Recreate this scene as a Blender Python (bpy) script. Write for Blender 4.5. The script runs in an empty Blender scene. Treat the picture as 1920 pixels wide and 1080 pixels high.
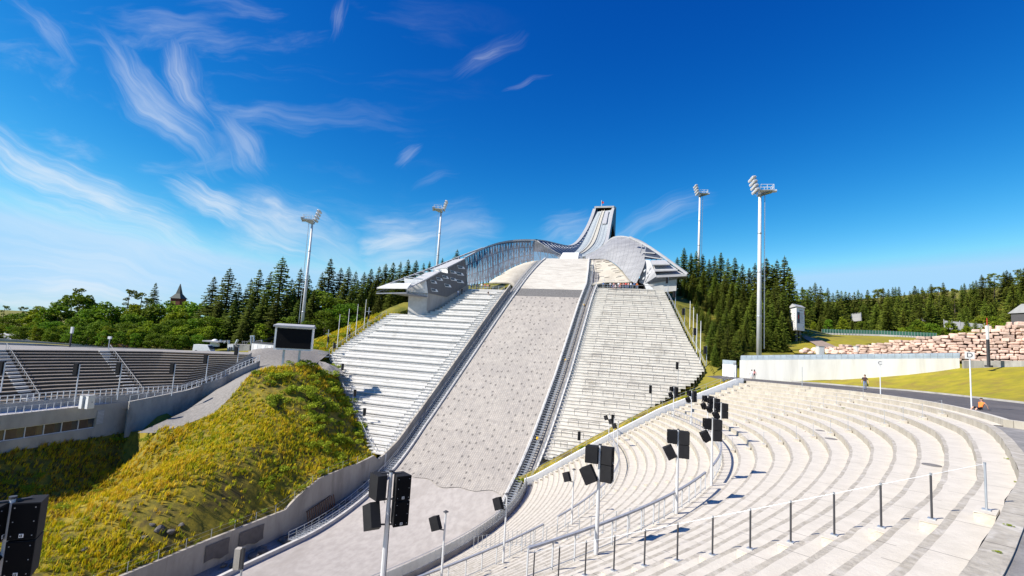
import bpy, math, random
import numpy as np
from mathutils import Matrix, Vector
from mathutils.geometry import delaunay_2d_cdt

scene = bpy.context.scene
COL = scene.collection
R = math.radians
rnd = random.Random(7)
nrs = np.random.RandomState(11)

# ------------------------------------------------------------------ camera
FPX = 905.0                       # focal length in pixels of a 1920 wide frame
_up = np.array([520.0, 9000.0, -FPX]); _up /= np.linalg.norm(_up)
_fh = np.array([0, 0, -1.0]) - _up * np.dot([0, 0, -1.0], _up); _fh /= np.linalg.norm(_fh)
_rt = np.cross(_fh, _up)
CAMR = np.array([_rt, _fh, _up])  # world = CAMR @ camera vector; camera stands at the origin
cam_data = bpy.data.cameras.new("camera")
cam_data.sensor_width = 36.0
cam_data.lens = FPX / 1920.0 * 36.0
cam_data.clip_start = 0.1
cam_data.clip_end = 9000.0
cam = bpy.data.objects.new("camera", cam_data)
cam.matrix_world = Matrix([list(CAMR[0]) + [0], list(CAMR[1]) + [0], list(CAMR[2]) + [0], [0, 0, 0, 1]])
COL.objects.link(cam)
scene.camera = cam

# ------------------------------------------------------------------ world, sun, exposure
SUN_DIR = np.array([-1.0, -0.34, 0.0]); SUN_DIR /= np.linalg.norm(SUN_DIR)   # where the sun stands, in plan
SUN_EL = R(42)
sunv = np.array([SUN_DIR[0] * math.cos(SUN_EL), SUN_DIR[1] * math.cos(SUN_EL), math.sin(SUN_EL)])
SKY_ROT = math.atan2(SUN_DIR[0], SUN_DIR[1])
SKY_STRENGTH = 0.082
SUN_STRENGTH = 4.6
EXPOSURE = 0.75

sun_data = bpy.data.lights.new("sun", 'SUN')
sun_data.energy = SUN_STRENGTH
sun_data.angle = R(0.5)
sun_data.color = (1.0, 0.94, 0.845)
sun = bpy.data.objects.new("sun", sun_data)
sun.rotation_euler = Vector((sunv[0], sunv[1], sunv[2])).to_track_quat('Z', 'Y').to_euler()
COL.objects.link(sun)

scene.view_settings.view_transform = 'Standard'
scene.view_settings.look = 'None'
scene.view_settings.gamma = 1.0
scene.view_settings.exposure = EXPOSURE
scene.view_settings.use_curve_mapping = False


def ray(px, py):
    w = CAMR @ np.array([(px - 960) / FPX, (540 - py) / FPX, -1.0])
    return w / w[1]


class NT:
    """small helper round a node tree"""
    def __init__(self, tree):
        self.t = tree
    def n(self, kind, **kw):
        nd = self.t.nodes.new(kind)
        for k, v in kw.items():
            setattr(nd, k, v)
        return nd
    def put(self, sock, val):
        if hasattr(val, 'links') or isinstance(val, bpy.types.NodeSocket):
            self.t.links.new(val, sock)
        elif val is not None:
            sock.default_value = val
    def math(self, op, a, b=None, clamp=False):
        m = self.n('ShaderNodeMath', operation=op, use_clamp=clamp)
        self.put(m.inputs[0], a)
        if b is not None:
            self.put(m.inputs[1], b)
        return m.outputs[0]
    def mix(self, fac, a, b, blend='MIX'):
        m = self.n('ShaderNodeMix', data_type='RGBA', blend_type=blend)
        self.put(m.inputs[0], fac)
        self.put(m.inputs[6], a if not isinstance(a, tuple) else (*a, 1.0)[:4])
        self.put(m.inputs[7], b if not isinstance(b, tuple) else (*b, 1.0)[:4])
        return m.outputs[2]
    def ramp(self, fac, lo, hi):
        m = self.n('ShaderNodeMapRange', interpolation_type='SMOOTHSTEP')
        self.put(m.inputs[0], fac)
        m.inputs[1].default_value = lo
        m.inputs[2].default_value = hi
        return m.outputs[0]
    def noise(self, vec, scale, detail=4.0, rough=0.55, dist=0.0):
        m = self.n('ShaderNodeTexNoise')
        if vec is not None:
            self.put(m.inputs['Vector'], vec)
        m.inputs['Scale'].default_value = scale
        m.inputs['Detail'].default_value = detail
        m.inputs['Roughness'].default_value = rough
        m.inputs['Distortion'].default_value = dist
        return m.outputs[0]


def build_world():
    w = bpy.data.worlds.new("World")
    scene.world = w
    w.use_nodes = True
    t = w.node_tree
    t.nodes.clear()
    g = NT(t)
    out = g.n('ShaderNodeOutputWorld')
    bg = g.n('ShaderNodeBackground')
    bg.inputs[1].default_value = SKY_STRENGTH
    t.links.new(bg.outputs[0], out.inputs[0])
    sky = g.n('ShaderNodeTexSky', sky_type='NISHITA')
    sky.sun_disc = False
    sky.sun_elevation = SUN_EL
    sky.sun_rotation = SKY_ROT
    sky.altitude = 300
    sky.air_density = 1.0
    sky.dust_density = 0.0
    sky.ozone_density = 2.6
    # a polarised, deep blue late summer sky: steeper falloff per channel, even haze at the horizon
    sc_ = g.n('ShaderNodeSeparateColor'); t.links.new(sky.outputs[0], sc_.inputs[0])
    cc_ = g.n('ShaderNodeCombineColor')
    for k, (ref, top, p, cap) in enumerate(((3.24, 2.1, 3.9, 2.9), (5.0, 5.3, 1.75, 5.1), (7.0, 7.6, .95, 7.2))):
        v_ = g.math('MULTIPLY', g.math('POWER', g.math('DIVIDE', sc_.outputs[k], ref), p), top)
        t.links.new(g.math('MINIMUM', v_, cap), cc_.inputs[k])
    tc = g.n('ShaderNodeTexCoord')
    sep = g.n('ShaderNodeSeparateXYZ')
    t.links.new(tc.outputs['Generated'], sep.inputs[0])
    dx, dy, dz = sep.outputs
    yy = g.math('MAXIMUM', dy, 0.05)
    u = g.math('DIVIDE', dx, yy)
    v = g.math('DIVIDE', dz, yy)
    front = g.ramp(dy, 0.05, 0.3)
    # slow swirls bend the streaks
    uv0 = g.n('ShaderNodeCombineXYZ'); t.links.new(u, uv0.inputs[0]); t.links.new(v, uv0.inputs[1])
    uv1 = g.n('ShaderNodeVectorMath', operation='ADD'); t.links.new(uv0.outputs[0], uv1.inputs[0]); uv1.inputs[1].default_value = (5.2, 1.7, 3.0)
    u = g.math('ADD', u, g.math('MULTIPLY', g.math('SUBTRACT', g.noise(uv0.outputs[0], 3.4, 3.0, .5), 0.5), 0.17))
    v = g.math('ADD', v, g.math('MULTIPLY', g.math('SUBTRACT', g.noise(uv1.outputs[0], 4.2, 3.0, .5), 0.5), 0.11))
    # cirrus: each streak is a soft ellipse on the sky, broken up by noise drawn out along it
    streaks = [
        # x0,y0,x1,y1, half width, strength
        (205, 85, 400, 300, 34, .5), (330, 90, 400, 230, 26, .45), (420, 200, 490, 325, 26, .35),
        (-80, 235, 330, 420, 34, .75), (100, 350, 470, 500, 30, .55), (-60, 350, 450, 530, 60, .42),
        (310, 320, 480, 420, 24, .85), (430, 380, 640, 490, 52, .75), (-80, 540, 340, 570, 46, .75),
        (-80, 470, 460, 560, 50, .45),
        (690, 470, 830, 440, 48, .75), (760, 440, 920, 420, 46, .35), (735, 310, 785, 280, 12, .22),
        (850, 130, 965, 70, 20, .13), (880, 108, 940, 93, 9, .3), (960, 162, 1020, 150, 5, .14),
        (625, 65, 655, 0, 14, .2), (30, 0, 135, 120, 16, .24), (1020, 440, 1120, 405, 30, .3),
        (1150, 440, 1310, 370, 22, .28), (560, 470, 700, 500, 50, .35), (780, 345, 850, 325, 7, .1),
    ]
    total = None
    for i, (x0, y0, x1, y1, hw, st) in enumerate(streaks):
        a, b = ray(x0, y0), ray(x1, y1)
        cx, cz = (a[0] + b[0]) / 2, (a[2] + b[2]) / 2
        ang = math.atan2(b[2] - a[2], b[0] - a[0])
        L = math.hypot(b[0] - a[0], b[2] - a[2]) / 2 * 1.3
        W = hw / FPX * 1.5
        comb = g.n('ShaderNodeCombineXYZ')
        t.links.new(u, comb.inputs[0]); t.links.new(v, comb.inputs[1])
        mp = g.n('ShaderNodeMapping', vector_type='TEXTURE')
        mp.inputs['Location'].default_value = (cx, cz, 0)
        mp.inputs['Rotation'].default_value = (0, 0, ang)
        mp.inputs['Scale'].default_value = (L, W, 1)
        t.links.new(comb.outputs[0], mp.inputs[0])
        off = g.n('ShaderNodeVectorMath', operation='ADD')
        t.links.new(mp.outputs[0], off.inputs[0]); off.inputs[1].default_value = (i * 7.3, i * 3.1, 0)
        st_n = g.n('ShaderNodeMapping')
        st_n.inputs['Scale'].default_value = (max(.55, min(1.3, L / W * .16)), 1.9, 1)
        t.links.new(off.outputs[0], st_n.inputs[0])
        nz = g.noise(st_n.outputs[0], 1.6, 6.0, 0.62, 0.7)
        ln = g.n('ShaderNodeVectorMath', operation='LENGTH')
        t.links.new(mp.outputs[0], ln.inputs[0])
        fall = g.math('SUBTRACT', 1.0, ln.outputs['Value'])
        fall = g.math('ADD', fall, g.math('MULTIPLY', g.math('SUBTRACT', nz, 0.5), 0.9))
        m = g.ramp(fall, -0.05, 0.95)
        m = g.math('MULTIPLY', m, g.math('ADD', g.math('MULTIPLY', g.ramp(nz, 0.25, 0.8), st * .5), st * .42))
        total = m if total is None else g.math('MAXIMUM', total, m)
    wisp_v = g.n('ShaderNodeCombineXYZ')
    t.links.new(u, wisp_v.inputs[0]); t.links.new(v, wisp_v.inputs[1])
    wm = g.n('ShaderNodeMapping')
    wm.inputs['Rotation'].default_value = (0, 0, R(38))
    wm.inputs['Scale'].default_value = (1.0, 4.0, 1)
    t.links.new(wisp_v.outputs[0], wm.inputs[0])
    veil = g.ramp(g.noise(wm.outputs[0], 3.0, 6.0, 0.6, 0.5), 0.48, 0.85)
    left = g.ramp(u, 0.05, -0.9)
    total = g.math('MAXIMUM', total, g.math('MULTIPLY', g.math('MULTIPLY', veil, left), 0.34))
    total = g.math('MULTIPLY', total, front, clamp=True)
    col = g.mix(total, cc_.outputs[0], (6.2, 6.6, 7.0))
    t.links.new(col, bg.inputs[0])


build_world()

# ------------------------------------------------------------------ materials
MATS = {}


def mat(name, c1, c2=None, scale=2.0, rough=0.85, bump=0.0, bscale=None, metal=0.0, stain=None, sscale=0.15,
        stretch=(1, 1, 1), spec=0.3, island=0.0, rnd_obj=0.0, trans=0.0, lo=0.3, hi=0.7, space='Object', slo=0.45, shi=0.75):
    m = bpy.data.materials.new(name)
    m.use_nodes = True
    t = m.node_tree
    g = NT(t)
    bs = t.nodes['Principled BSDF']
    bs.inputs['Roughness'].default_value = rough
    bs.inputs['Metallic'].default_value = metal
    bs.inputs['Specular IOR Level'].default_value = spec
    col = (*c1, 1.0)
    tc = g.n('ShaderNodeTexCoord')
    mp = g.n('ShaderNodeMapping')
    mp.inputs['Scale'].default_value = stretch
    t.links.new(tc.outputs[space], mp.inputs[0])
    if c2 is not None:
        f = g.ramp(g.noise(mp.outputs[0], scale, 6.0, 0.62), lo, hi)
        col = g.mix(f, c1, c2)
    if stain is not None:
        f = g.ramp(g.noise(mp.outputs[0], sscale, 5.0, 0.65, 0.6), slo, shi)
        col = g.mix(f, col if not isinstance(col, tuple) else col[:3], stain)
    if island or rnd_obj:
        hs = g.n('ShaderNodeHueSaturation')
        v = None
        if island:
            ge = g.n('ShaderNodeNewGeometry')
            v = g.math('ADD', g.math('MULTIPLY', ge.outputs['Random Per Island'], island), 1.0 - island / 2)
        if rnd_obj:
            oi = g.n('ShaderNodeObjectInfo')
            w = g.math('ADD', g.math('MULTIPLY', oi.outputs['Random'], rnd_obj), 1.0 - rnd_obj / 2)
            v = w if v is None else g.math('MULTIPLY', v, w)
            hu = g.math('ADD', g.math('MULTIPLY', oi.outputs['Random'], 0.035), 0.4825)
            t.links.new(hu, hs.inputs['Hue'])
        t.links.new(v, hs.inputs['Value'])
        g.put(hs.inputs['Color'], col if not isinstance(col, tuple) else (*col[:3], 1.0))
        col = hs.outputs[0]
    g.put(bs.inputs['Base Color'], col if not isinstance(col, tuple) else (*col[:3], 1.0))
    if bump:
        b = g.n('ShaderNodeBump')
        b.inputs['Strength'].default_value = min(1.0, bump)
        b.inputs['Distance'].default_value = 0.05 if bump <= 1 else 0.05 * bump
        t.links.new(g.noise(mp.outputs[0], bscale or scale * 4, 6.0, 0.65), b.inputs['Height'])
        t.links.new(b.outputs[0], bs.inputs['Normal'])
    if trans:
        tr = g.n('ShaderNodeBsdfTranslucent')
        g.put(tr.inputs[0], col if not isinstance(col, tuple) else (*col[:3], 1.0))
        mx = g.n('ShaderNodeMixShader')
        mx.inputs[0].default_value = trans
        t.links.new(bs.outputs[0], mx.inputs[1]); t.links.new(tr.outputs[0], mx.inputs[2])
        t.links.new(mx.outputs[0], t.nodes['Material Output'].inputs[0])
    MATS[name] = m
    return m


def mat_screen(name, col, rough, metal, alpha_lo, alpha_hi, scale):
    """perforated metal or glass: part of the light goes straight through"""
    m = mat(name, col, tuple(c * 0.75 for c in col), scale=scale, rough=rough, metal=metal)
    t = m.node_tree
    g = NT(t)
    bs = t.nodes['Principled BSDF']
    ge = g.n('ShaderNodeTexCoord')
    f = g.noise(ge.outputs['Object'], 0.35, 3.0)
    mr = g.n('ShaderNodeMapRange')
    t.links.new(f, mr.inputs[0])
    mr.inputs[1].default_value = 0.3; mr.inputs[2].default_value = 0.7
    mr.inputs[3].default_value = alpha_lo; mr.inputs[4].default_value = alpha_hi
    t.links.new(mr.outputs[0], bs.inputs['Alpha'])
    return m


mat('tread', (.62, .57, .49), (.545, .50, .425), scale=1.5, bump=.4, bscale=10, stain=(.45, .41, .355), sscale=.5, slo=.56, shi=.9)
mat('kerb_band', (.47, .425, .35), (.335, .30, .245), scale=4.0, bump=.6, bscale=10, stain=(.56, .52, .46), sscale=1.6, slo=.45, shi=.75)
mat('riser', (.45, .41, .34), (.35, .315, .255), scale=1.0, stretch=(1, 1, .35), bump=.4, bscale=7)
mat('block', (.58, .53, .455), (.45, .41, .345), scale=2.5, bump=.5, bscale=9)
mat('pale_concrete', (.56, .545, .515), (.47, .455, .43), scale=.8, bump=.2, bscale=6, stain=(.38, .36, .33), sscale=.25, slo=.55, shi=.85)
mat('stand_tread', (.62, .61, .585), (.54, .53, .505), scale=.7, stain=(.42, .405, .38), sscale=.22, slo=.55, shi=.85)
mat('stand_riser', (.66, .645, .615), (.58, .565, .535), scale=.6, stain=(.36, .345, .32), sscale=.3, slo=.5, shi=.85)
mat('stand_tread_warm', (.64, .61, .55), (.55, .52, .465), scale=.7, stain=(.35, .32, .28), sscale=.2, slo=.5, shi=.85)
mat('stand_riser_warm', (.70, .66, .59), (.60, .565, .50), scale=.6, stain=(.33, .30, .26), sscale=.3, slo=.45, shi=.85)
mat('wall_concrete', (.42, .385, .335), (.33, .30, .26), scale=.5, stretch=(1, 1, .25), bump=.3, bscale=4, stain=(.24, .215, .185), sscale=.35)
mat('grey_concrete', (.43, .41, .38), (.34, .325, .30), scale=.6, stretch=(1, 1, .4), bump=.25, bscale=5, stain=(.20, .19, .175), sscale=.3)
mat('shaded_riser', (.105, .078, .054), (.072, .054, .038), scale=.8, bump=.2)  # riser shade put into the colour, so darker than the treads
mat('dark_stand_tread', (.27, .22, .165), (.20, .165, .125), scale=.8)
mat('shield', (.53, .485, .40), (.46, .415, .335), scale=.5, stain=(.40, .36, .29), sscale=.2)
mat('metal', (.50, .53, .56), (.42, .45, .48), scale=3, rough=.45, metal=.55)
mat('white_metal', (.72, .74, .76), (.64, .66, .68), scale=2, rough=.5, metal=.1)
mat('galv_dark', (.20, .20, .205), (.15, .15, .155), scale=2, rough=.5, metal=.2)
mat('dark_post', (.055, .055, .06), rough=.5)
mat('rail_post', (.52, .53, .55), (.46, .47, .49), scale=3, rough=.5, metal=.3)
mat('rail_top', (.40, .41, .44), (.33, .34, .37), scale=3, rough=.45, metal=.3)
mat('speaker_side', (.020, .020, .022), (.015, .015, .017), scale=3, rough=.75, spec=.15)
mat('speaker_front', (.004, .004, .005), rough=.8, spec=.1)
mat('white_paint', (.78, .78, .77), (.70, .70, .69), scale=1.5, rough=.6)
mat('screen_black', (.008, .008, .009), rough=.8, spec=.1)
mat('facade_dark', (.16, .155, .15), (.13, .125, .12), scale=.8, stretch=(4, 4, .5), rough=.7)
mat('panel_grey', (.40, .40, .41), (.34, .34, .35), scale=.6, rough=.6)
mat('window_glass', (.05, .06, .08), rough=.15, spec=.6)
mat('brown_pane', (.07, .05, .045), (.10, .075, .065), scale=1.2, rough=.35)
mat('opening_shade', (.02, .02, .02), rough=.9)  # near black that stands in for the shade inside openings
mat('inrun_floor', (.36, .395, .41), (.30, .335, .35), scale=.6, rough=.7)
mat('navy_and_shade', (.035, .06, .11), (.03, .05, .09), scale=.5, rough=.5)  # board print; on the tower, side and underside shade put into the colour
mat('track', (.45, .43, .38), (.38, .36, .31), scale=1.0)
mat_screen('mesh_left', (.27, .275, .29), .45, .3, .48, .70, .5)
mat('mesh_right', (.33, .33, .335), (.25, .25, .255), scale=.35, stretch=(.6, .6, 3), rough=.55, metal=.25)
mat_screen('glass_panel', (.60, .64, .66), .25, .1, .55, .7, .4)
mat('gravel', (.25, .232, .212), (.17, .158, .145), scale=2.2, bump=.6, bscale=12, stain=(.22, .205, .19), sscale=.12)
mat('asphalt', (.115, .105, .105), (.085, .08, .08), scale=1.5, bump=.25, bscale=20, stain=(.15, .135, .13), sscale=.2)
mat('rough_ground', (.27, .255, .24), (.19, .18, .17), scale=1.8, bump=.8, bscale=9, stain=(.36, .34, .32), sscale=.6)
mat('soil_grass', (.32, .24, .02), (.115, .105, .012), scale=1.1, bump=1.0, bscale=5, stain=(.075, .055, .02), sscale=.22, slo=.48, shi=.7)
mat('lawn', (.33, .27, .018), (.23, .21, .016), scale=.9, bump=.7, bscale=6, stain=(.22, .16, .035), sscale=.35, stretch=(.5, 1, 1))
mat('forest_floor', (.20, .18, .02), (.085, .095, .012), scale=.25, bump=1.0, bscale=2, stain=(.25, .20, .025), sscale=.06)
mat('blade_dry', (.64, .43, .03), island=.5, trans=.3)
mat('blade_yellow', (.58, .47, .010), island=.5, trans=.3)
mat('blade_green', (.29, .33, .010), island=.5, trans=.3)
mat('blade_brown', (.19, .115, .03), island=.5, trans=.2)
mat('blade_dark', (.07, .065, .015), island=.5, trans=.2)
mat('bush_leaf', (.31, .37, .018), (.20, .26, .012), scale=.5, island=.6, trans=.25)
mat('needles', (.09, .125, .012), (.135, .165, .013), scale=.4, island=.6, rnd_obj=.6, trans=.25)
mat('needles_light', (.155, .185, .014), (.105, .135, .012), scale=.4, island=.6, rnd_obj=.5, trans=.15)
mat('leaf', (.16, .24, .010), (.10, .175, .008), scale=.3, island=.7, rnd_obj=.5, trans=.35)
mat('leaf_light', (.25, .315, .012), (.17, .24, .010), scale=.3, island=.7, rnd_obj=.5, trans=.35)
mat('bark', (.10, .075, .055), (.06, .045, .035), scale=3, bump=.5)
mat('boulder', (.64, .46, .37), (.50, .35, .28), scale=.6, bump=1.6, bscale=2.2, stain=(.33, .26, .22), sscale=.4, island=.5)
mat('rock', (.12, .11, .10), (.07, .065, .06), scale=1.0, bump=1.0, bscale=3, island=.4)
mat('skin', (.55, .33, .24), rough=.6)
mat('hair', (.05, .035, .025), rough=.7)
mat('shirt_brown', (.055, .030, .032), rough=.8)
mat('jeans', (.13, .19, .33), rough=.85)
mat('orange', (.80, .20, .04), rough=.75)
mat('black_cloth', (.012, .012, .014), rough=.85)
mat('white_cloth', (.75, .76, .78), rough=.85)
mat('red', (.55, .045, .04), rough=.7)
mat('blue_cloth', (.06, .14, .35), rough=.8)
mat('green_cloth', (.06, .20, .10), rough=.8)
mat('pink_cloth', (.60, .25, .25), rough=.8)
mat('yellow', (.75, .45, .03), rough=.6)
mat('tarp', (.14, .125, .12), (.11, .10, .095), scale=1.5, rough=.8)
mat('roof_dark', (.06, .06, .065), (.045, .045, .05), scale=2, rough=.7)
mat('house_wall', (.10, .095, .10), (.08, .078, .082), scale=2, stretch=(.2, .2, 6), rough=.8)
mat('blue_paint', (.05, .10, .28), rough=.5)
mat('rust', (.22, .11, .06), (.15, .08, .05), scale=3, rough=.85)
mat('orange_roof', (.50, .22, .08), rough=.8)


def mat_landing():
    """grey plastic matting: fine weave, rows of small dark arched scuffs (Object X = across, Y = up the hill)"""
    m = bpy.data.materials.new('matting'); m.use_nodes = True
    t = m.node_tree; g = NT(t); bs = t.nodes['Principled BSDF']
    bs.inputs['Roughness'].default_value = .85
    bs.inputs['Specular IOR Level'].default_value = .2
    tc = g.n('ShaderNodeTexCoord')
    co = tc.outputs['Object']
    base = g.mix(g.ramp(g.noise(co, .9, 6, .65), .3, .7), (.45, .41, .36), (.365, .33, .29))
    # broad worn patches and seams that run down the slope
    base = g.mix(g.math('MULTIPLY', g.ramp(g.noise(co, .11, 4, .6, .4), .42, .7), .55), base, (.33, .30, .27))
    st = g.n('ShaderNodeMapping'); st.inputs['Scale'].default_value = (1.4, .16, 1)
    t.links.new(co, st.inputs[0])
    base = g.mix(g.math('MULTIPLY', g.ramp(g.noise(st.outputs[0], 1.2, 5, .6), .42, .72), .6), base, (.26, .24, .225))
    # weave
    sep = g.n('ShaderNodeSeparateXYZ'); t.links.new(co, sep.inputs[0])
    wob = g.math('MULTIPLY', g.noise(co, .35, 3), .9)
    wx = g.math('SINE', g.math('MULTIPLY', g.math('ADD', sep.outputs[0], g.math('MULTIPLY', wob, .6)), 15.0))
    wy = g.math('SINE', g.math('MULTIPLY', g.math('ADD', sep.outputs[1], wob), 17.0))
    weave = g.math('MULTIPLY', g.ramp(g.math('MAXIMUM', wx, wy), .55, 1.0), .45)
    base = g.mix(weave, base, (.20, .185, .175))
    # scuffs
    br = g.n('ShaderNodeMapping'); br.inputs['Scale'].default_value = (.75, .58, 1)
    t.links.new(co, br.inputs[0])
    vo = g.n('ShaderNodeTexVoronoi', feature='F1', voronoi_dimensions='2D')
    vo.inputs['Scale'].default_value = 1.0; vo.inputs['Randomness'].default_value = .6
    t.links.new(br.outputs[0], vo.inputs['Vector'])
    d = g.math('ADD', vo.outputs['Distance'], g.math('MULTIPLY', g.math('SUBTRACT', g.noise(co, 5.5, 5, .75), .5), .75))
    sc = g.math('SUBTRACT', 1.0, g.ramp(d, .08, .20))
    sep2 = g.n('ShaderNodeSeparateColor'); t.links.new(vo.outputs['Color'], sep2.inputs[0])
    keep = g.ramp(sep2.outputs[0], .25, .5)
    base = g.mix(g.math('MULTIPLY', g.math('MULTIPLY', sc, keep), .95), base, (.13, .12, .11))
    t.links.new(base, bs.inputs['Base Color'])
    bp = g.n('ShaderNodeBump'); bp.inputs['Strength'].default_value = .6; bp.inputs['Distance'].default_value = .06
    t.links.new(g.math('ADD', g.math('MULTIPLY', g.math('MAXIMUM', wx, wy), -.5), g.noise(co, 5, 4)), bp.inputs['Height'])
    t.links.new(bp.outputs[0], bs.inputs['Normal'])
    MATS['matting'] = m

    m2 = mat('upper_matting', (.53, .50, .44), (.45, .42, .365), scale=.8, stain=(.36, .33, .285), sscale=.35, stretch=(.5, 1.6, 1), bump=.5, bscale=8)
    m3 = mat('outrun', (.42, .385, .355), (.34, .31, .285), scale=1.2, bump=.5, bscale=10, stain=(.30, .27, .245), sscale=.10, stretch=(1, .55, 1))
    mat('dark_strip', (.17, .165, .16), (.11, .105, .10), scale=3.0, bump=.7, bscale=8)


mat_landing()


def add_joints(name, cx, cy, k, width, dark):
    """cast joints between the concrete slabs, radial to the bowl's centre (object space)"""
    m = MATS[name]; t = m.node_tree; g = NT(t); bs = t.nodes['Principled BSDF']
    src = bs.inputs['Base Color'].links[0].from_socket
    tc = g.n('ShaderNodeTexCoord'); sep = g.n('ShaderNodeSeparateXYZ'); t.links.new(tc.outputs['Object'], sep.inputs[0])
    dx = g.math('SUBTRACT', sep.outputs[0], cx); dy = g.math('SUBTRACT', sep.outputs[1], cy)
    an = g.math('MULTIPLY', g.math('ARCTAN2', dy, dx), k)
    row = g.math('MULTIPLY', g.math('FLOOR', g.math('MULTIPLY', g.math('SQRT', g.math('ADD', g.math('MULTIPLY', dx, dx), g.math('MULTIPLY', dy, dy))), .28)), .37)
    fr = g.math('FRACT', g.math('ADD', an, row))
    ln = g.math('LESS_THAN', fr, width)
    t.links.new(g.mix(g.math('MULTIPLY', ln, .8), src, dark), bs.inputs['Base Color'])


add_joints('tread', -75.0, 48.0, 26.5, .011, (.20, .18, .155))
add_joints('kerb_band', -75.0, 48.0, 26.5, .013, (.15, .135, .115))
add_joints('riser', -75.0, 48.0, 26.5, .013, (.15, .135, .115))


def M(n):
    return MATS[n]


# ------------------------------------------------------------------ mesh builder
class MB:
    def __init__(self):
        self.v = []; self.f = []; self.m = []; self.mats = []
    def mi(self, name):
        if name not in self.mats:
            self.mats.append(name)
        return self.mats.index(name)
    def face(self, pts, m):
        i = len(self.v)
        self.v.extend([tuple(map(float, p)) for p in pts])
        self.f.append(tuple(range(i, i + len(pts)))); self.m.append(self.mi(m))
    def grid(self, rows, m, flip=False):
        """rows: list of equally long lists of points"""
        i = len(self.v); n = len(rows[0]); k = self.mi(m)
        for r in rows:
            self.v.extend([tuple(map(float, p)) for p in r])
        for a in range(len(rows) - 1):
            for b in range(n - 1):
                q = (i + a * n + b, i + a * n + b + 1, i + (a + 1) * n + b + 1, i + (a + 1) * n + b)
                self.f.append(q[::-1] if flip else q); self.m.append(k)
    def hexa(self, p, m):
        """p: 8 points, bottom ring then top ring"""
        i = len(self.v); k = self.mi(m)
        self.v.extend([tuple(map(float, q)) for q in p])
        for q in ((0, 3, 2, 1), (4, 5, 6, 7), (0, 1, 5, 4), (1, 2, 6, 5), (2, 3, 7, 6), (3, 0, 4, 7)):
            self.f.append(tuple(i + a for a in q)); self.m.append(k)
    def box(self, c, size, m, rz=0.0, tilt=None):
        sx, sy, sz = [s / 2 for s in size]
        pts = [(-sx, -sy, -sz), (sx, -sy, -sz), (sx, sy, -sz), (-sx, sy, -sz), (-sx, -sy, sz), (sx, -sy, sz), (sx, sy, sz), (-sx, sy, sz)]
        mt = Matrix.Rotation(rz, 3, 'Z')
        if tilt is not None:
            mt = mt @ Matrix.Rotation(tilt[1], 3, tilt[0])
        self.hexa([np.array(c) + np.array(mt @ Vector(p)) for p in pts], m)
    def tube(self, pts, r, m, n=6, cap=True):
        pts = [np.array(p, float) for p in pts]
        rr = r if isinstance(r, (list, tuple)) else [r] * len(pts)
        i0 = len(self.v); k = self.mi(m)
        for j, p in enumerate(pts):
            d = pts[min(j + 1, len(pts) - 1)] - pts[max(j - 1, 0)]
            d = d / (np.linalg.norm(d) + 1e-9)
            h = np.array([0, 0, 1.0]) if abs(d[2]) < .9 else np.array([1.0, 0, 0])
            a = np.cross(d, h); a /= np.linalg.norm(a); b = np.cross(d, a)
            for q in range(n):
                th = 2 * math.pi * (q + .5) / n
                self.v.append(tuple(p + rr[j] * (math.cos(th) * a + math.sin(th) * b)))
        for j in range(len(pts) - 1):
            for q in range(n):
                a, b = i0 + j * n + q, i0 + j * n + (q + 1) % n
                self.f.append((a, b, b + n, a + n)); self.m.append(k)
        if cap:
            self.f.append(tuple(i0 + q for q in range(n))[::-1]); self.m.append(k)
            e = i0 + (len(pts) - 1) * n
            self.f.append(tuple(e + q for q in range(n))); self.m.append(k)
    def wall(self, line, z0, z1, th, m, side=1):
        """a wall of thickness th along a plan polyline; z0, z1 lists of bottom and top heights"""
        L = [np.array(p[:2], float) for p in line]
        off = []
        for j in range(len(L)):
            d = L[min(j + 1, len(L) - 1)] - L[max(j - 1, 0)]
            d /= np.linalg.norm(d) + 1e-9
            off.append(np.array([d[1], -d[0]]) * side * th)
        A = [(p[0], p[1], z) for p, z in zip(L, z0)]; B = [(p[0], p[1], z) for p, z in zip(L, z1)]
        Cc = [(p[0] + o[0], p[1] + o[1], z) for p, o, z in zip(L, off, z1)]; D = [(p[0] + o[0], p[1] + o[1], z) for p, o, z in zip(L, off, z0)]
        self.grid([A, B, Cc, D], m)
        self.face([A[0], B[0], Cc[0], D[0]], m); self.face([A[-1], D[-1], Cc[-1], B[-1]], m)
    def build(self, name, parent=None, origin=None, smooth=False, rotz=None):
        me = bpy.data.meshes.new(name)
        v = np.array(self.v, float).reshape(-1, 3)
        o = np.zeros(3) if origin is None else np.array(origin, float)
        v = v - o
        me.from_pydata(v.tolist(), [], self.f)
        for n in self.mats:
            me.materials.append(M(n))
        me.polygons.foreach_set('material_index', np.array(self.m, dtype=np.int32))
        if smooth:
            me.polygons.foreach_set('use_smooth', np.ones(len(self.f), dtype=bool))
        me.update()
        ob = bpy.data.objects.new(name, me)
        COL.objects.link(ob)
        if parent is not None:
            ob.parent = parent
        else:
            ob.location = o
        return ob


def tag(o, label=None, cat=None, group=None, kind=None):
    if label: o['label'] = label
    if cat: o['category'] = cat
    if group: o['group'] = group
    if kind: o['kind'] = kind
    return o


def thing(name, loc, label, cat, group=None):
    o = bpy.data.objects.new(name, None)
    o.empty_display_size = .3
    COL.objects.link(o)
    o.location = tuple(map(float, loc))
    return tag(o, label, cat, group)


def copy_tree(o, parent=None):
    c = o.copy(); COL.objects.link(c)
    if parent is not None:
        c.parent = parent
    for ch in list(o.children):
        copy_tree(ch, c)
    return c


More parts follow.
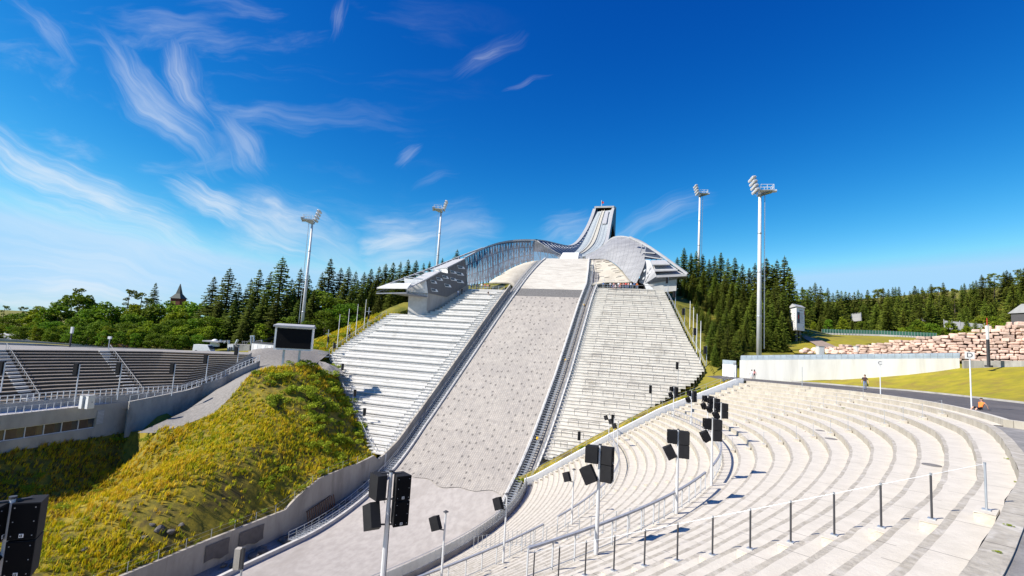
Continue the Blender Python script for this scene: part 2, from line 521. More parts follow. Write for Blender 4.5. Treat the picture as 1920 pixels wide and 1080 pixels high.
# ------------------------------------------------------------------ site survey: pixel bearings to metres
def at(px, py, Y):
    return ray(px, py) * Y
def atz(px, py, z):
    r = ray(px, py); return r * (z / r[2])
def attilt(px, py, b, m=-.031, y0=10):
    r = ray(px, py); return r * ((b - m * y0) / (r[2] - m))
def on_plane(px, py, p0, n):
    r = ray(px, py); n = np.array(n, float); return r * (np.dot(p0, n) / np.dot(r, n))
def proj(p):
    c = CAMR.T @ np.array(p, float); return np.array([960 + FPX * c[0] / -c[2], 540 - FPX * c[1] / -c[2]])
def z_on_line(x, y, poly, zs=np.arange(-40, 60, .05)):
    pts = np.array([proj((x, y, z)) for z in zs]); best = None
    for (x0, y0), (x1, y1) in zip(poly[:-1], poly[1:]):
        dx, dy = x1 - x0, y1 - y0
        f = (pts[:, 0] - x0) * dy - (pts[:, 1] - y0) * dx
        for i in np.where(f[:-1] * f[1:] <= 0)[0]:
            u = ((pts[i, 0] - x0) * dx + (pts[i, 1] - y0) * dy) / (dx * dx + dy * dy)
            if -.001 <= u <= 1.001: best = zs[i]
    return best


# the hill's own frame: s up the hill, t across it
HA = R(18)
AX = np.array([math.sin(HA), math.cos(HA), 0]); LT = np.array([AX[1], -AX[0], 0])
_S = np.arange(0, 182, .5)
_SL = np.interp(_S, [0, 58, 94, 128, 152, 180], [0, 0, .74, .74, .5, .17])
_Z = np.concatenate([[0], np.cumsum((_SL[1:] + _SL[:-1]) / 2 * .5)]) - 30.0
def prof(s): return float(np.interp(s, _S, _Z))
def P(s, t, z=0.0): return AX * s + LT * t + np.array([0, 0, z])
def lt_(s): return float(np.interp(s, [30, 48, 66, 80, 90, 104, 122, 134, 150, 160], [-49, -48.4, -47, -46, -46, -44.7, -43.1, -41.9, -41, -40.6]))
def rt_(s): return float(np.interp(s, [30, 79, 98, 106, 116, 130, 139, 148, 161], [-24.5, -24.5, -23.7, -23.4, -23.3, -23.2, -22.9, -24, -25.9]))


# ------------------------------------------------------------------ terrain
class TPS:
    def __init__(self, pts, lam=0.0):
        p = np.array(pts, float); self.xy = p[:, :2]; n = len(p)
        d = np.linalg.norm(self.xy[:, None] - self.xy[None], axis=2)
        K = np.where(d > 0, d * d * np.log(d + 1e-12), 0) + lam * np.eye(n)
        Pm = np.c_[np.ones(n), self.xy]
        A = np.block([[K, Pm], [Pm.T, np.zeros((3, 3))]])
        s = np.linalg.lstsq(A, np.r_[p[:, 2], 0, 0, 0], rcond=None)[0]
        self.w, self.a = s[:n], s[n:]
    def __call__(self, xy):
        xy = np.atleast_2d(np.array(xy, float))[:, :2]
        d = np.linalg.norm(xy[:, None] - self.xy[None], axis=2)
        K = np.where(d > 0, d * d * np.log(d + 1e-12), 0)
        return K @ self.w + self.a[0] + xy @ self.a[1:]


def inside(poly, pts):
    poly = np.array(poly, float)[:, :2]; pts = np.atleast_2d(pts)[:, :2]
    x, y = pts[:, 0], pts[:, 1]; c = np.zeros(len(pts), bool); j = len(poly) - 1
    for i in range(len(poly)):
        xi, yi = poly[i]; xj, yj = poly[j]
        k = ((yi > y) != (yj > y)) & (x < (xj - xi) * (y - yi) / (yj - yi + 1e-12) + xi)
        c ^= k; j = i
    return c


def patch(name, boundary, interior, step, m, kind='structure', rough=0.0, seed=1, label=None):
    """a ground sheet with an exact outline and a smooth surface through the given heights"""
    b = np.array(boundary, float)
    tps = TPS(np.vstack([b, np.array(interior, float).reshape(-1, 3)]) if len(interior) else b, .01)
    lo, hi = b[:, :2].min(0), b[:, :2].max(0)
    gx, gy = np.meshgrid(np.arange(lo[0], hi[0], step), np.arange(lo[1], hi[1], step))
    rs = np.random.RandomState(seed)
    g = np.c_[gx.ravel(), gy.ravel()] + rs.uniform(-.2, .2, (gx.size, 2)) * step
    g = g[inside(b, g)]
    # densify the outline
    bb = []
    for i in range(len(b)):
        p, q = b[i], b[(i + 1) % len(b)]
        k = max(1, int(np.linalg.norm(q[:2] - p[:2]) / (step * 1.2)))
        for j in range(k): bb.append(p + (q - p) * j / k)
    bb = np.array(bb)
    dmin = np.min(np.linalg.norm(g[:, None] - bb[None, :, :2], axis=2), axis=1) if len(g) else np.zeros(0)
    g = g[dmin > step * .4]; dmin = dmin[dmin > step * .4]
    z = tps(g) + rs.normal(0, 1, len(g)) * rough * np.clip(dmin / (step * 2), 0, 1)
    allp = [Vector(p[:2]) for p in bb] + [Vector(p) for p in g]
    nb = len(bb)
    res = delaunay_2d_cdt(allp, [(i, (i + 1) % nb) for i in range(nb)], [], 1, 1e-4)
    vs, fs, orig = res[0], res[2], res[3]
    zz = np.r_[bb[:, 2], z]
    verts = []
    for v, o in zip(vs, orig):
        verts.append((v[0], v[1], zz[o[0]] if o else float(tps([v])[0])))
    me = bpy.data.meshes.new(name); me.from_pydata(verts, [], [tuple(f) for f in fs])
    me.materials.append(M(m)); me.polygons.foreach_set('use_smooth', np.ones(len(me.polygons), bool)); me.update()
    o = bpy.data.objects.new(name, me); COL.objects.link(o)
    tag(o, label, None, None, kind)
    return o, tps, b


GP = [(-30, 40, -34), (-20, 60, -34), (-2, 62, -34), (-12, 32, -33), (8, 52, -27), (10, 30, -20), (25, 42, -17), (30, 60, -17),
      (28, 78, -18), (15, 74, -24), (44, 76, -9), (52, 55, -8), (46, 20, -7), (0, 0, -8), (-20, 4, -16), (0, -40, -8), (-45, 20, -36), (-60, 40, -31), (-37, 60, -36), (-41, 48, -36),
      (-70, 66, -24), (-58, 88, -18), (-78, 100, -14), (-95, 80, -13), (-60, 116, -9.2), (-90, 130, -9), (-140, 120, -9), (-48, 104, -13),
      (-120, 60, -13), (-75, 76, -26), (-70, 86, -24), (-79, 66, -26), (-84, 62, -22), (-64, 72, -30), (-58, 80, -30), (-60, 60, -31), (-56, 90, -26), (-68, 62, -31), (-40, 150, 1), (-60, 160, -3), (-32, 172, 12), (-16, 195, 20), (15, 240, 26), (-100, 200, -5), (-200, 200, -10), (-150, 90, -9),
      (54, 112, .2), (46, 122, 6), (54, 134, 11), (60, 160, 18), (40, 200, 26), (80, 122, 2), (78, 108, 1.0), (60, 100, -1.5), (65, 72, -7), (75, 76, -4), (88, 88, 5.5), (104, 84, 8), (60, 50, -8), (92, 60, -2.5), (110, 150, 5),
      (150, 200, 8), (120, 250, 10), (220, 250, 25), (285, 250, 42), (200, 150, 12), (150, 100, 10), (130, 70, 9), (60, 20, -8),
      (-600, 600, -15), (600, 600, 70), (0, 800, 30), (-600, -600, -20), (600, -600, -10), (-400, 200, -14), (420, 260, 60)]
for s in (70, 85, 100, 115, 130, 145, 160):
    GP += [tuple(P(s, -34, prof(s) - 3.5))]
for s, t in ((88, -56), (96, -62), (104, -72), (112, -74), (120, -70), (128, -62)):
    GP += [tuple(P(s, t, prof(s) - 3.0))]
for s, t in ((106, -84.5), (112, -82.5), (119, -79.5), (126, -76)):
    GP += [tuple(P(s, t, prof(s) + 1.0))]
for s, t in ((90, -18), (98, -12), (106, -6), (114, -8), (124, -10), (132, -8)):
    GP += [tuple(P(s, t, prof(s) - 3.5))]
for s in (104, 112, 120, 128, 136):
    GP += [tuple(P(s, float(np.interp(s, [101.8, 105.8, 109.5, 113, 118.4, 125.6, 132.8, 138.5], [.3, 5.3, 7.8, 6.7, 4.6, 2.3, 0, -1.7])) - 1.0, prof(s) - 2.6))]
for s, t in ((112, 11.0), (120, 8.5), (130, 5.5)):
    GP += [tuple(P(s, t, prof(s) - 1.2))]
for s, t in ((172, -33), (185, -33), (150, -62), (150, -10), (165, -10)):
    GP += [tuple(P(s, t, {172: 22, 185: 23, 150: 13, 165: 17}[s]))]
GTPS = TPS(GP, 1.0)


def ground_z(x, y):
    return float(GTPS([[x, y]])[0])


def build_ground():
    def axis(a, b, st, far):
        v = list(np.arange(a, b + .1, st)); d = st
        lo, hi = v[0], v[-1]; left, right = [], []
        while lo > -far or hi < far:
            d *= 1.35; lo -= d; hi += d; left.append(lo); right.append(hi)
        return np.array(left[::-1] + v + right)
    xs, ys = axis(-180, 320, 4, 3200), axis(-20, 300, 4, 3200)
    X, Y = np.meshgrid(xs, ys)
    Z = GTPS(np.c_[X.ravel(), Y.ravel()])
    rr = np.hypot(X.ravel(), Y.ravel())
    Z = np.clip(Z, -40, 140)
    Z = np.where(rr > 900, np.clip(Z, -40, 60) * np.clip(1.6 - rr / 1500, 0, 1) - 20 * np.clip((rr - 900) / 900, 0, 1), Z)
    n = len(xs)
    f = [(j * n + i, j * n + i + 1, (j + 1) * n + i + 1, (j + 1) * n + i) for j in range(len(ys) - 1) for i in range(n - 1)]
    me = bpy.data.meshes.new('ground'); me.from_pydata(np.c_[X.ravel(), Y.ravel(), Z].tolist(), [], f)
    me.materials.append(M('forest_floor')); me.polygons.foreach_set('use_smooth', np.ones(len(f), bool))
    o = bpy.data.objects.new('ground', me); COL.objects.link(o)
    tag(o, None, None, None, 'structure')


build_ground()

# ------------------------------------------------------------------ the landing slope and outrun
def to_local(mb_pts):
    return mb_pts


def hill_obj(mb, name, parent=None):
    """mesh written in the hill's frame (t, s, z)"""
    o = mb.build(name, parent)
    if parent is None:
        o.rotation_euler = (0, 0, -HA)
    return o


def H(s, t, z): return (t, s, z)


def build_landing():
    root = thing('landing_slope', (0, 0, 0), 'steep pale matted landing slope running down the middle between the two stands', 'ski jump')
    root.rotation_euler = (0, 0, -HA)
    nt = 14
    def strip(name, s0, s1, m, dz=0.0, wavy=False):
        mb = MB(); rows = []
        k = max(2, int((s1 - s0) / 1.2))
        for i in range(k + 1):
            s = s0 + (s1 - s0) * i / k; row = []
            for j in range(nt * 2 + 1):
                u = j / (nt * 2)
                ss = s + ((math.sin(u * 9) * .5 - u * 1.2 + .35 * math.sin(u * 23)) * (1 - i / k) ** 6 if wavy else 0)
                t = lt_(ss) + (rt_(ss) - lt_(ss)) * u
                row.append(H(ss, t, prof(ss) + dz))
            rows.append(row)
        mb.grid(rows, m)
        ob = mb.build(name, root, smooth=True)
        return ob
    strip('matting', 78.8, 132.4, 'matting', .12, True)
    tag(strip('gravel_band', 132.4, 136.2, 'dark_strip', .10), 'dark grey band across the slope below the knoll')
    strip('upper_matting', 136.2, 161.5, 'upper_matting', .12)
    for side in (0, 1):
        mb = MB(); rows = []
        for s in np.arange(20 if side == 0 else 76, 161.6, 1.5):
            t = lt_(s) if side == 0 else rt_(s); sg = -1 if side == 0 else 1
            z = prof(s)
            rows.append([H(s, t, z - .1), H(s, t, z + .5), H(s, t + sg * .45, z + .5), H(s, t + sg * .45, z - 1.2)])
        mb.grid(rows, 'pale_concrete', flip=(side == 1))
        mb.build('edge_kerb', root)
    # outrun
    mb = MB(); rows = []
    for s in np.arange(10, 82, 1.5):
        right = -21.0 if s < 62 else np.interp(s, [62, 72], [-22.0, -24.0])
        rows.append([H(s, lt_(s) + (right - lt_(s)) * j / 20, prof(s)) for j in range(21)])
    mb.grid(rows, 'outrun')
    o = hill_obj(mb, 'outrun'); tag(o, None, None, None, 'structure')
    for p in o.data.polygons: p.use_smooth = True
    # ribbed seams at the toe of the matting: a row of cut ends
    return root


build_landing()


def build_side_stairs():
    # left and right service stairways beside the landing, with rails
    for side, nm in ((0, 'left'), (1, 'right')):
        sg = -1 if side == 0 else 1
        ed = lt_ if side == 0 else rt_
        lab = ('long grey steel stairway climbing the shaded left edge of the landing slope' if side == 0 else
               'long grey steel stairway climbing the right edge of the landing slope')
        root = thing('service_stairway', (0, 0, 0), lab, 'stairway', 'stairways beside the landing slope')
        root.rotation_euler = (0, 0, -HA)
        s0, s1 = (58, 158) if side == 0 else (72, 160)
        mb = MB(); w0, w1 = .5, 1.75
        for s in np.arange(s0, s1, .55):
            t = ed(s); z = prof(s) + .15
            a, b = t + sg * w0, t + sg * w1
            if a > b: a, b = b, a
            mb.hexa([(a, s, z), (b, s, z), (b, s + .34, z), (a, s + .34, z), (a, s, z + .06), (b, s, z + .06), (b, s + .34, z + .06), (a, s + .34, z + .06)], 'metal')
        tag(mb.build('treads', root), None)
        for off in (w0 - .03, w1 + .03):
            st = MB(); rows = []
            for s in np.arange(s0, s1 + .1, 1.5):
                t = ed(s) + sg * off; z = prof(s)
                rows.append([(t - .03, s, z - .05), (t - .03, s, z + .28), (t + .03, s, z + .28), (t + .03, s, z - .05)])
            st.grid(rows, 'metal'); st.build('stringer', root)
        for off in (w0 + .02, w1):
            rb = MB()
            ss = np.arange(s0, s1, 1.4)
            rb.tube([(ed(s) + sg * off, s, prof(s) + 1.2) for s in ss], .035, 'metal', 5)
            rb.tube([(ed(s) + sg * off, s, prof(s) + .75) for s in ss], .025, 'metal', 4)
            for s in ss[::1]:
                rb.tube([(ed(s) + sg * off, s, prof(s) + .1), (ed(s) + sg * off, s, prof(s) + 1.2)], .028, 'metal', 4, cap=False)
            rb.build('handrail', root)
        # ground strip under the stairs
        gb = MB(); rows = []
        for s in np.arange(40, 162, 1.5):
            t = ed(s) + sg * .4; e = ed(s) + sg * (5.2 if s < 84 and side == 0 else (3.6 if side == 1 else 2.8))
            rows.append([(t, s, prof(s) - .55), (e, s, prof(s) - .55)])
        gb.grid(rows, 'rough_ground', flip=(side == 1))
        o = hill_obj(gb, 'gravel_strip'); tag(o, None, None, None, 'structure')


build_side_stairs()

# retaining wall on the left of the outrun, rising to carry the left stand
WT = [(180, 1104), (230, 1080), (362, 1028), (430, 996), (545, 955), (592, 900), (632, 885), (665, 875), (700, 853), (727, 836), (784, 777), (837, 700), (890, 629), (929, 570), (948, 545)]
def wall_d(s): return float(np.interp(s, [60, 72, 84], [4.6, 4.2, 2.5]))
def wall_top_left(s):
    if s < 79:
        return float(np.interp(s, [20, 48, 60, 62, 66, 70, 74, 79], [-27.2, -27.0, -26.9, -25.6, -23.9, -23.6, -23.4, -22.5]))
    return prof(s) + 1.9


def build_left_wall():
    root = thing('retaining_wall', P(60, lt_(60) - 4.6, -30), 'long weathered concrete retaining wall below the wild grass bank, in shade', 'wall')
    ss = np.r_[np.arange(18, 60, 2), np.arange(60, 82, 1.0), np.arange(82, 135, 2), [135]]
    line = [P(s, lt_(s) - wall_d(s)) for s in ss]
    o0 = np.array(root.location)
    mb = MB()
    mb.wall([p - o0 for p in line], [prof(s) - 1.5 - o0[2] for s in ss], [wall_top_left(s) - o0[2] for s in ss], .4, 'wall_concrete', side=-1)
    mb.build('wall_body', root)
    # wire fence on the wall
    f = MB(); prev = None
    for s in np.arange(20, 81, 3.2):
        p = P(s, lt_(s) - wall_d(s) - .2) - o0; z = wall_top_left(s) - o0[2]
        f.tube([(p[0], p[1], z), (p[0], p[1], z + 1.15)], .035, 'metal', 5)
        if prev is not None:
            for h in (1.1, .6):
                f.tube([(prev[0], prev[1], prev[2] + h), (p[0], p[1], z + h)], .012, 'metal', 3, cap=False)
        prev = (p[0], p[1], z)
    f.build('wire_fence', root)
    # hanging tarpaulin sheets and a leaning grate below it
    for k, (sa, sb) in enumerate(((48.0, 51.2), (52.6, 56.4))):
        tb = MB(); rows = []
        for i in range(9):
            s = sa + (sb - sa) * i / 8
            row = []
            for j in range(7):
                z = -27.6 - 2.0 * j / 6 + .35 * math.sin(i * .8) * (j / 6) ** 2 * .6
                q = P(s, lt_(s) - wall_d(s) + .12 + .10 * math.sin(i * 1.9 + j * .7) * (j / 6), z)
                row.append(q)
            rows.append(row)
        tb.grid(rows, 'tarp')
        tag(tb.build('tarpaulin', None, origin=P((sa + sb) / 2, lt_(50) - 4.3, -28.6), smooth=True),
            'grey tarpaulin hanging on the shaded retaining wall, ' + ('the lower left one of the pair' if k == 0 else 'the upper right one of the pair'), 'tarpaulin', 'tarpaulins on the retaining wall')
    gb = MB()
    for i in range(14):
        s = 63.5 + i * .42
        gb.tube([P(s, lt_(s) - 3.4, prof(s) - .3), P(s, lt_(s) - 3.95, prof(s) + 1.7)], .09, 'rust', 4)
    for h in (0, 1):
        gb.tube([P(63.3 + .2 * k, lt_(64) - 3.4 - .55 * h, prof(63.3 + .2 * k) - .25 + 1.9 * h) for k in range(0, 30, 3)], .07, 'bark', 4)
    tag(gb.build('grate', None, origin=P(66, lt_(66) - 3.6, -30)), 'brown slatted rack leaning against the foot of the retaining wall', 'rack')
    # boulders in the dark gutter
    for i in range(26):
        s = rnd.uniform(48, 80); t = lt_(s) - rnd.uniform(2.4, 3.9)
        add_rock('gutter_rock', P(s, t, prof(s) - .35), rnd.uniform(.35, .8), 'rock', 'grey broken rock lying in the shaded gutter under the retaining wall', 'rocks in the gutter below the wall')


def rock_mesh(seed, n=1):
    rs = np.random.RandomState(seed)
    import bmesh
    bm = bmesh.new(); bmesh.ops.create_icosphere(bm, subdivisions=2, radius=1)
    cuts = [rs.normal(0, 1, 3) for _ in range(9)]
    for v in bm.verts:
        p = np.array(v.co)
        for c in cuts:
            c = c / np.linalg.norm(c); d = p @ c
            if d > .72: p = p - c * (d - .72)
        p *= np.array([1.25, .95, .72]); v.co = p
    me = bpy.data.meshes.new('rock'); bm.to_mesh(me); bm.free()
    return me


ROCKS = {}
def add_rock(name, loc, size, m, label, group):
    key = (m, rnd.randrange(4))
    if key not in ROCKS:
        me = rock_mesh(key[1] + 3); me.materials.append(M(m)); ROCKS[key] = me
    o = bpy.data.objects.new(name, ROCKS[key]); COL.objects.link(o)
    o.location = tuple(map(float, loc)); o.scale = (size * rnd.uniform(.8, 1.25), size, size * rnd.uniform(.7, 1.1)); o.rotation_euler = (rnd.uniform(-.3, .3), 0, rnd.uniform(0, 6.28))
    tag(o, label, 'rock', group)
    return o


build_left_wall()

# right hand wall carrying the right stand
def build_right_wall():
    ss = np.arange(79, 138, 1.5)
    line = [P(s, rt_(s) + 3.4) for s in ss]
    mb = MB()
    mb.wall(line, [prof(s) - 2 for s in ss], [prof(s) + 1.25 for s in ss], .35, 'pale_concrete', side=1)
    o = mb.build('stand_wall', None, origin=P(82, rt_(82) + 3.4, prof(82)))
    tag(o, 'pale concrete edge wall running up the left side of the right stand', 'wall')


build_right_wall()

# ------------------------------------------------------------------ spectator stands beside the hill
LS = [80.3, 82.6, 87.2, 91.7, 95.8, 100.3, 104.6, 106.9, 109.8, 116.1, 121.0, 121.1, 123.8, 129, 133.5, 136]
LTT = [-51.2, -54.1, -59.7, -65.6, -71.1, -76.8, -82, -81.1, -80.2, -77.5, -75, -64.2, -60.9, -58.4, -56, -55]
def tl_stand(s): return float(np.interp(s, LS, LTT))
RS_ = [85.5, 87.9, 89.8, 94, 97.7, 101.8, 105.8, 109.5, 113, 118.4, 125.6, 132.8, 138.5]
RTT = [-20, -16.8, -14.3, -9.1, -4.5, .3, 5.3, 7.8, 6.7, 4.6, 2.3, 0, -1.7]
def tr_stand(s): return float(np.interp(s, RS_, RTT))


def build_stand(side):
    STEP = .79
    if side == 0:
        root = thing('spectator_stand', (0, 0, 0), 'big pale stepped stand left of the landing slope, wild grass along its foot', 'stand', 'stands beside the landing slope')
        s_list = np.arange(80.6, 131.4, STEP); off = 1.9; tm, rm = 'stand_tread', 'stand_riser'
    else:
        root = thing('spectator_stand', (0, 0, 0), 'big pale stepped stand right of the landing slope, crossed by rows of rails', 'stand', 'stands beside the landing slope')
        s_list = np.arange(86.2, 136.2, STEP); off = 1.0; tm, rm = 'stand_tread_warm', 'stand_riser_warm'
    root.rotation_euler = (0, 0, -HA)
    tread, body, rails = MB(), MB(), []
    shift = (lambda s, t: 0.0) if side == 0 else (lambda s, t: .085 * (t + 19) * min(1, max(0, (s - 94) / 12)))
    g = lambda s: prof(s) + off
    n = len(s_list)
    for i, s in enumerate(s_list):
        s1 = s + STEP
        if side == 0:
            a, b = tl_stand(s + .3), lt_(s) - 2.9
        else:
            a, b = rt_(s) + 3.75, tr_stand(s + .3)
        if b - a < .4: continue
        z, zl = g(s), g(s - STEP)
        ws = min(3.4, (b - a) * .22)
        segs = [(a, a + ws, 'stair'), (a + ws, b - ws * .75, 'main'), (b - ws * .75, b, 'stair')]
        for (ta, tb, kd) in segs:
            q0a, q0b = s + shift(s, ta), s + shift(s, tb)
            q1a, q1b = q0a + STEP, q0b + STEP
            lip, th, rec = 0.0, .2, 0.0
            if kd == 'main' and side == 1:
                lip, rec, th = (.05, .03, .12) if i % 3 == 0 else (0, 0, .2)
            elif kd == 'main' and i % 3 == 0:
                lip, rec, th = .17, .16, .2
            elif kd == 'main' and side == 0 and i % 3 == 1:
                lip, th = .06, .12
            elif kd == 'stair':
                lip, rec, th = (.09, .11, .13) if side == 0 else (.03, .05, .12)
            # tread slab with its front lip, and the riser set back under it
            tread.face([(ta, q0a - lip, z), (tb, q0b - lip, z), (tb, q1b + rec + .02, z), (ta, q1a + rec + .02, z)], tm)
            tread.face([(ta, q0a - lip, z - th), (tb, q0b - lip, z - th), (tb, q0b - lip, z), (ta, q0a - lip, z)], tm)
            if lip:
                tread.face([(ta, q0a - lip, z - th), (ta, q0a + rec, z - th), (tb, q0b + rec, z - th), (tb, q0b - lip, z - th)], tm)
                for te, qe in ((ta, q0a), (tb, q0b)):
                    tread.face([(te, qe - lip, z - th), (te, qe - lip, z), (te, qe + rec, z), (te, qe + rec, z - th)], tm)
            body.face([(ta, q0a + rec, zl - .01), (tb, q0b + rec, zl - .01), (tb, q0b + rec, z - (th if lip else 0)), (ta, q0a + rec, z - (th if lip else 0))], rm)
            if kd == 'main' and i % 3 == 0:
                rails.append((s, ta, tb, q0a - lip + .08, q0b - lip + .08, z))
        # closing side faces
        for te, kk in ((a, 0), (b, 1)):
            body.face([(te, s + shift(s, te), z), (te, s1 + shift(s, te), z), (te, s1 + shift(s, te), z - 3), (te, s + shift(s, te), z - 3)], rm)
    tread.build('treads', root); body.build('risers', root)
    # seam lines: expansion joints running up the stand
    return root, rails


stand_left, rails_left = build_stand(0)
stand_right, rails_right = build_stand(1)


def build_crush_rails():
    for k, (s, ta, tb, qa, qb, z) in enumerate(rails_right):
        if tb - ta < 2: continue
        mb = MB()
        mb.tube([(ta + .3, qa, z + 1.0), (tb - .3, qb, z + 1.0)], .05, 'galv_dark', 5)
        m = max(2, int((tb - ta) / 2.1))
        for j in range(m + 1):
            t = ta + .3 + (tb - ta - .6) * j / m; q = qa + (qb - qa) * (t - ta) / (tb - ta)
            mb.tube([(t, q, z), (t, q, z + 1.0)], .045, 'galv_dark', 5, cap=False)
        o = hill_obj(mb, 'crush_rail')
        tag(o, 'grey steel crush rail on posts along a row of the right hand stand', 'railing', 'crush rails on the right hand stand')
    for k, (s, ta, tb, qa, qb, z) in enumerate(rails_left):
        if tb - ta < 2: continue
        mb = MB()
        mb.tube([(ta + .2, qa, z + .95), (tb - .2, qb, z + .95)], .025, 'white_metal', 4)
        m = max(2, int((tb - ta) / 2.4))
        for j in range(m + 1):
            t = ta + .2 + (tb - ta - .4) * j / m; q = qa + (qb - qa) * (t - ta) / (tb - ta)
            mb.tube([(t, q, z), (t, q, z + .95)], .022, 'white_metal', 4, cap=False)
        o = hill_obj(mb, 'crush_rail')
        tag(o, 'thin pale steel crush rail along a row of the left hand stand', 'railing', 'crush rails on the left hand stand')
    # rail down the inner edge of the left stand and the outer edges of both
    def edge(name, fs, ss, offz, label, h=1.05, m='metal', stepn=1):
        mb = MB(); pts = [(fs(s), s, prof(s) + offz) for s in ss]
        mb.tube([(p[0], p[1], p[2] + h) for p in pts], .045, m, 5)
        mb.tube([(p[0], p[1], p[2] + h * .55) for p in pts], .028, m, 4)
        for p in pts[::stepn]:
            mb.tube([p, (p[0], p[1], p[2] + h)], .04, m, 4, cap=False)
        tag(hill_obj(mb, name), label, 'railing')
    edge('side_railing', lambda s: lt_(s) - 2.75, np.arange(81, 132, 1.5), 1.9, 'grey steel railing on the wall between the left stand and the landing slope')
    edge('side_railing', lambda s: tl_stand(s) + .1, np.arange(80.6, 104, 1.5), 1.9, 'steel railing along the lower left edge of the left stand, beside the grass bank')
    edge('side_railing', lambda s: tl_stand(s) - .1, np.arange(104.6, 121, 1.5), 1.9, 'steel railing along the upper left edge of the left stand, below the flagpoles')
    edge('side_railing', lambda s: tr_stand(s), np.arange(109.5, 136, 1.5), 1.0, 'steel railing up the outer edge of the right stand, beside the spruces')
    edge('wall_railing', lambda s: rt_(s) + 3.6, np.arange(80, 138, 1.5), 1.25, 'thin steel railing on the edge wall of the right stand', 1.0)


build_crush_rails()

# ------------------------------------------------------------------ the curved amphitheatre in front
C0 = np.array([-45.0, 78.0])
def tilt(Y): return -.031 * (Y - 10)
def circ_r(th, c, rad):
    d = np.array([math.cos(th), math.sin(th)]); w = C0 - np.array(c)
    b = d @ w; q = w @ w - rad * rad
    return -b + math.sqrt(max(0, b * b - q))
RIMP = [(-14, -9.5), (-6, -3.2), (1.5, 3.0), (7.1, 7.8), (10.1, 10.3), (13.3, 13.1), (17, 16.3), (20.4, 19.8), (24, 23.6), (28.0, 28.0), (32.6, 33.4), (36.2, 38.8), (39.6, 44.6), (43, 52), (45.0, 60),
        (45.2, 67), (43.6, 74.5), (41, 80), (38.8, 83.5)]
_rt = sorted([(math.atan2(y - C0[1], x - C0[0]), math.hypot(x - C0[0], y - C0[1])) for x, y in RIMP])
_rta = np.array([a for a, _ in _rt]); _rtr = np.array([b for _, b in _rt])
def rim_r(th): return float(np.interp(th, _rta, _rtr))
def r1_r(th): return circ_r(th, (-47.53, 75.08), 73.88)
def r2_r(th): return circ_r(th, (-61.23, 81.24), 78.3)
def b0_r(th): return circ_r(th, (-64.4, 85.9), 68.95)
TH0, TH1 = R(-72), R(3.2)
N1, N2, N3 = 13, 10, 16
Z0, ZR1, ZR2, ZB = -3.35, -9.0, -13.9, -21.4


def bowl_edges(th):
    """radii of the front edge of each tread with the tread's height (before the tilt), from rim to bottom"""
    a, b, c, d = rim_r(th), r1_r(th), r2_r(th), b0_r(th)
    out = [(a, Z0)]
    for k in range(1, N1 + 1):
        out.append((a + (b - a) * k / N1, Z0 + (ZR1 - Z0) * k / N1))
    for k in range(1, N2 + 1):
        out.append((b + (c - b) * k / N2, ZR1 + (ZR2 - ZR1) * k / N2))
    for k in range(1, N3 + 1):
        out.append((c + (d - c) * k / N3, ZR2 + (ZB - ZR2) * k / N3))
    return out


def bp(th, r, z):
    x, y = C0[0] + r * math.cos(th), C0[1] + r * math.sin(th)
    return np.array([x, y, z + tilt(y)])


def bowl_at(x, y):
    th = math.atan2(y - C0[1], x - C0[0]); r = math.hypot(x - C0[0], y - C0[1])
    E = bowl_edges(th)
    if r > E[0][0]: return Z0 + tilt(y), -1
    for k in range(1, len(E)):
        if r >= E[k][0]: return E[k][1] + tilt(y), k
    return E[-1][1] + tilt(y), len(E)


def bowl_hit(px, py):
    rr = ray(px, py); prev = None
    for Y in np.arange(4, 100, .05):
        p = rr * Y; z, k = bowl_at(p[0], p[1])
        if p[2] <= z: return np.array([p[0], p[1], z]), k
    return rr * 50, 0


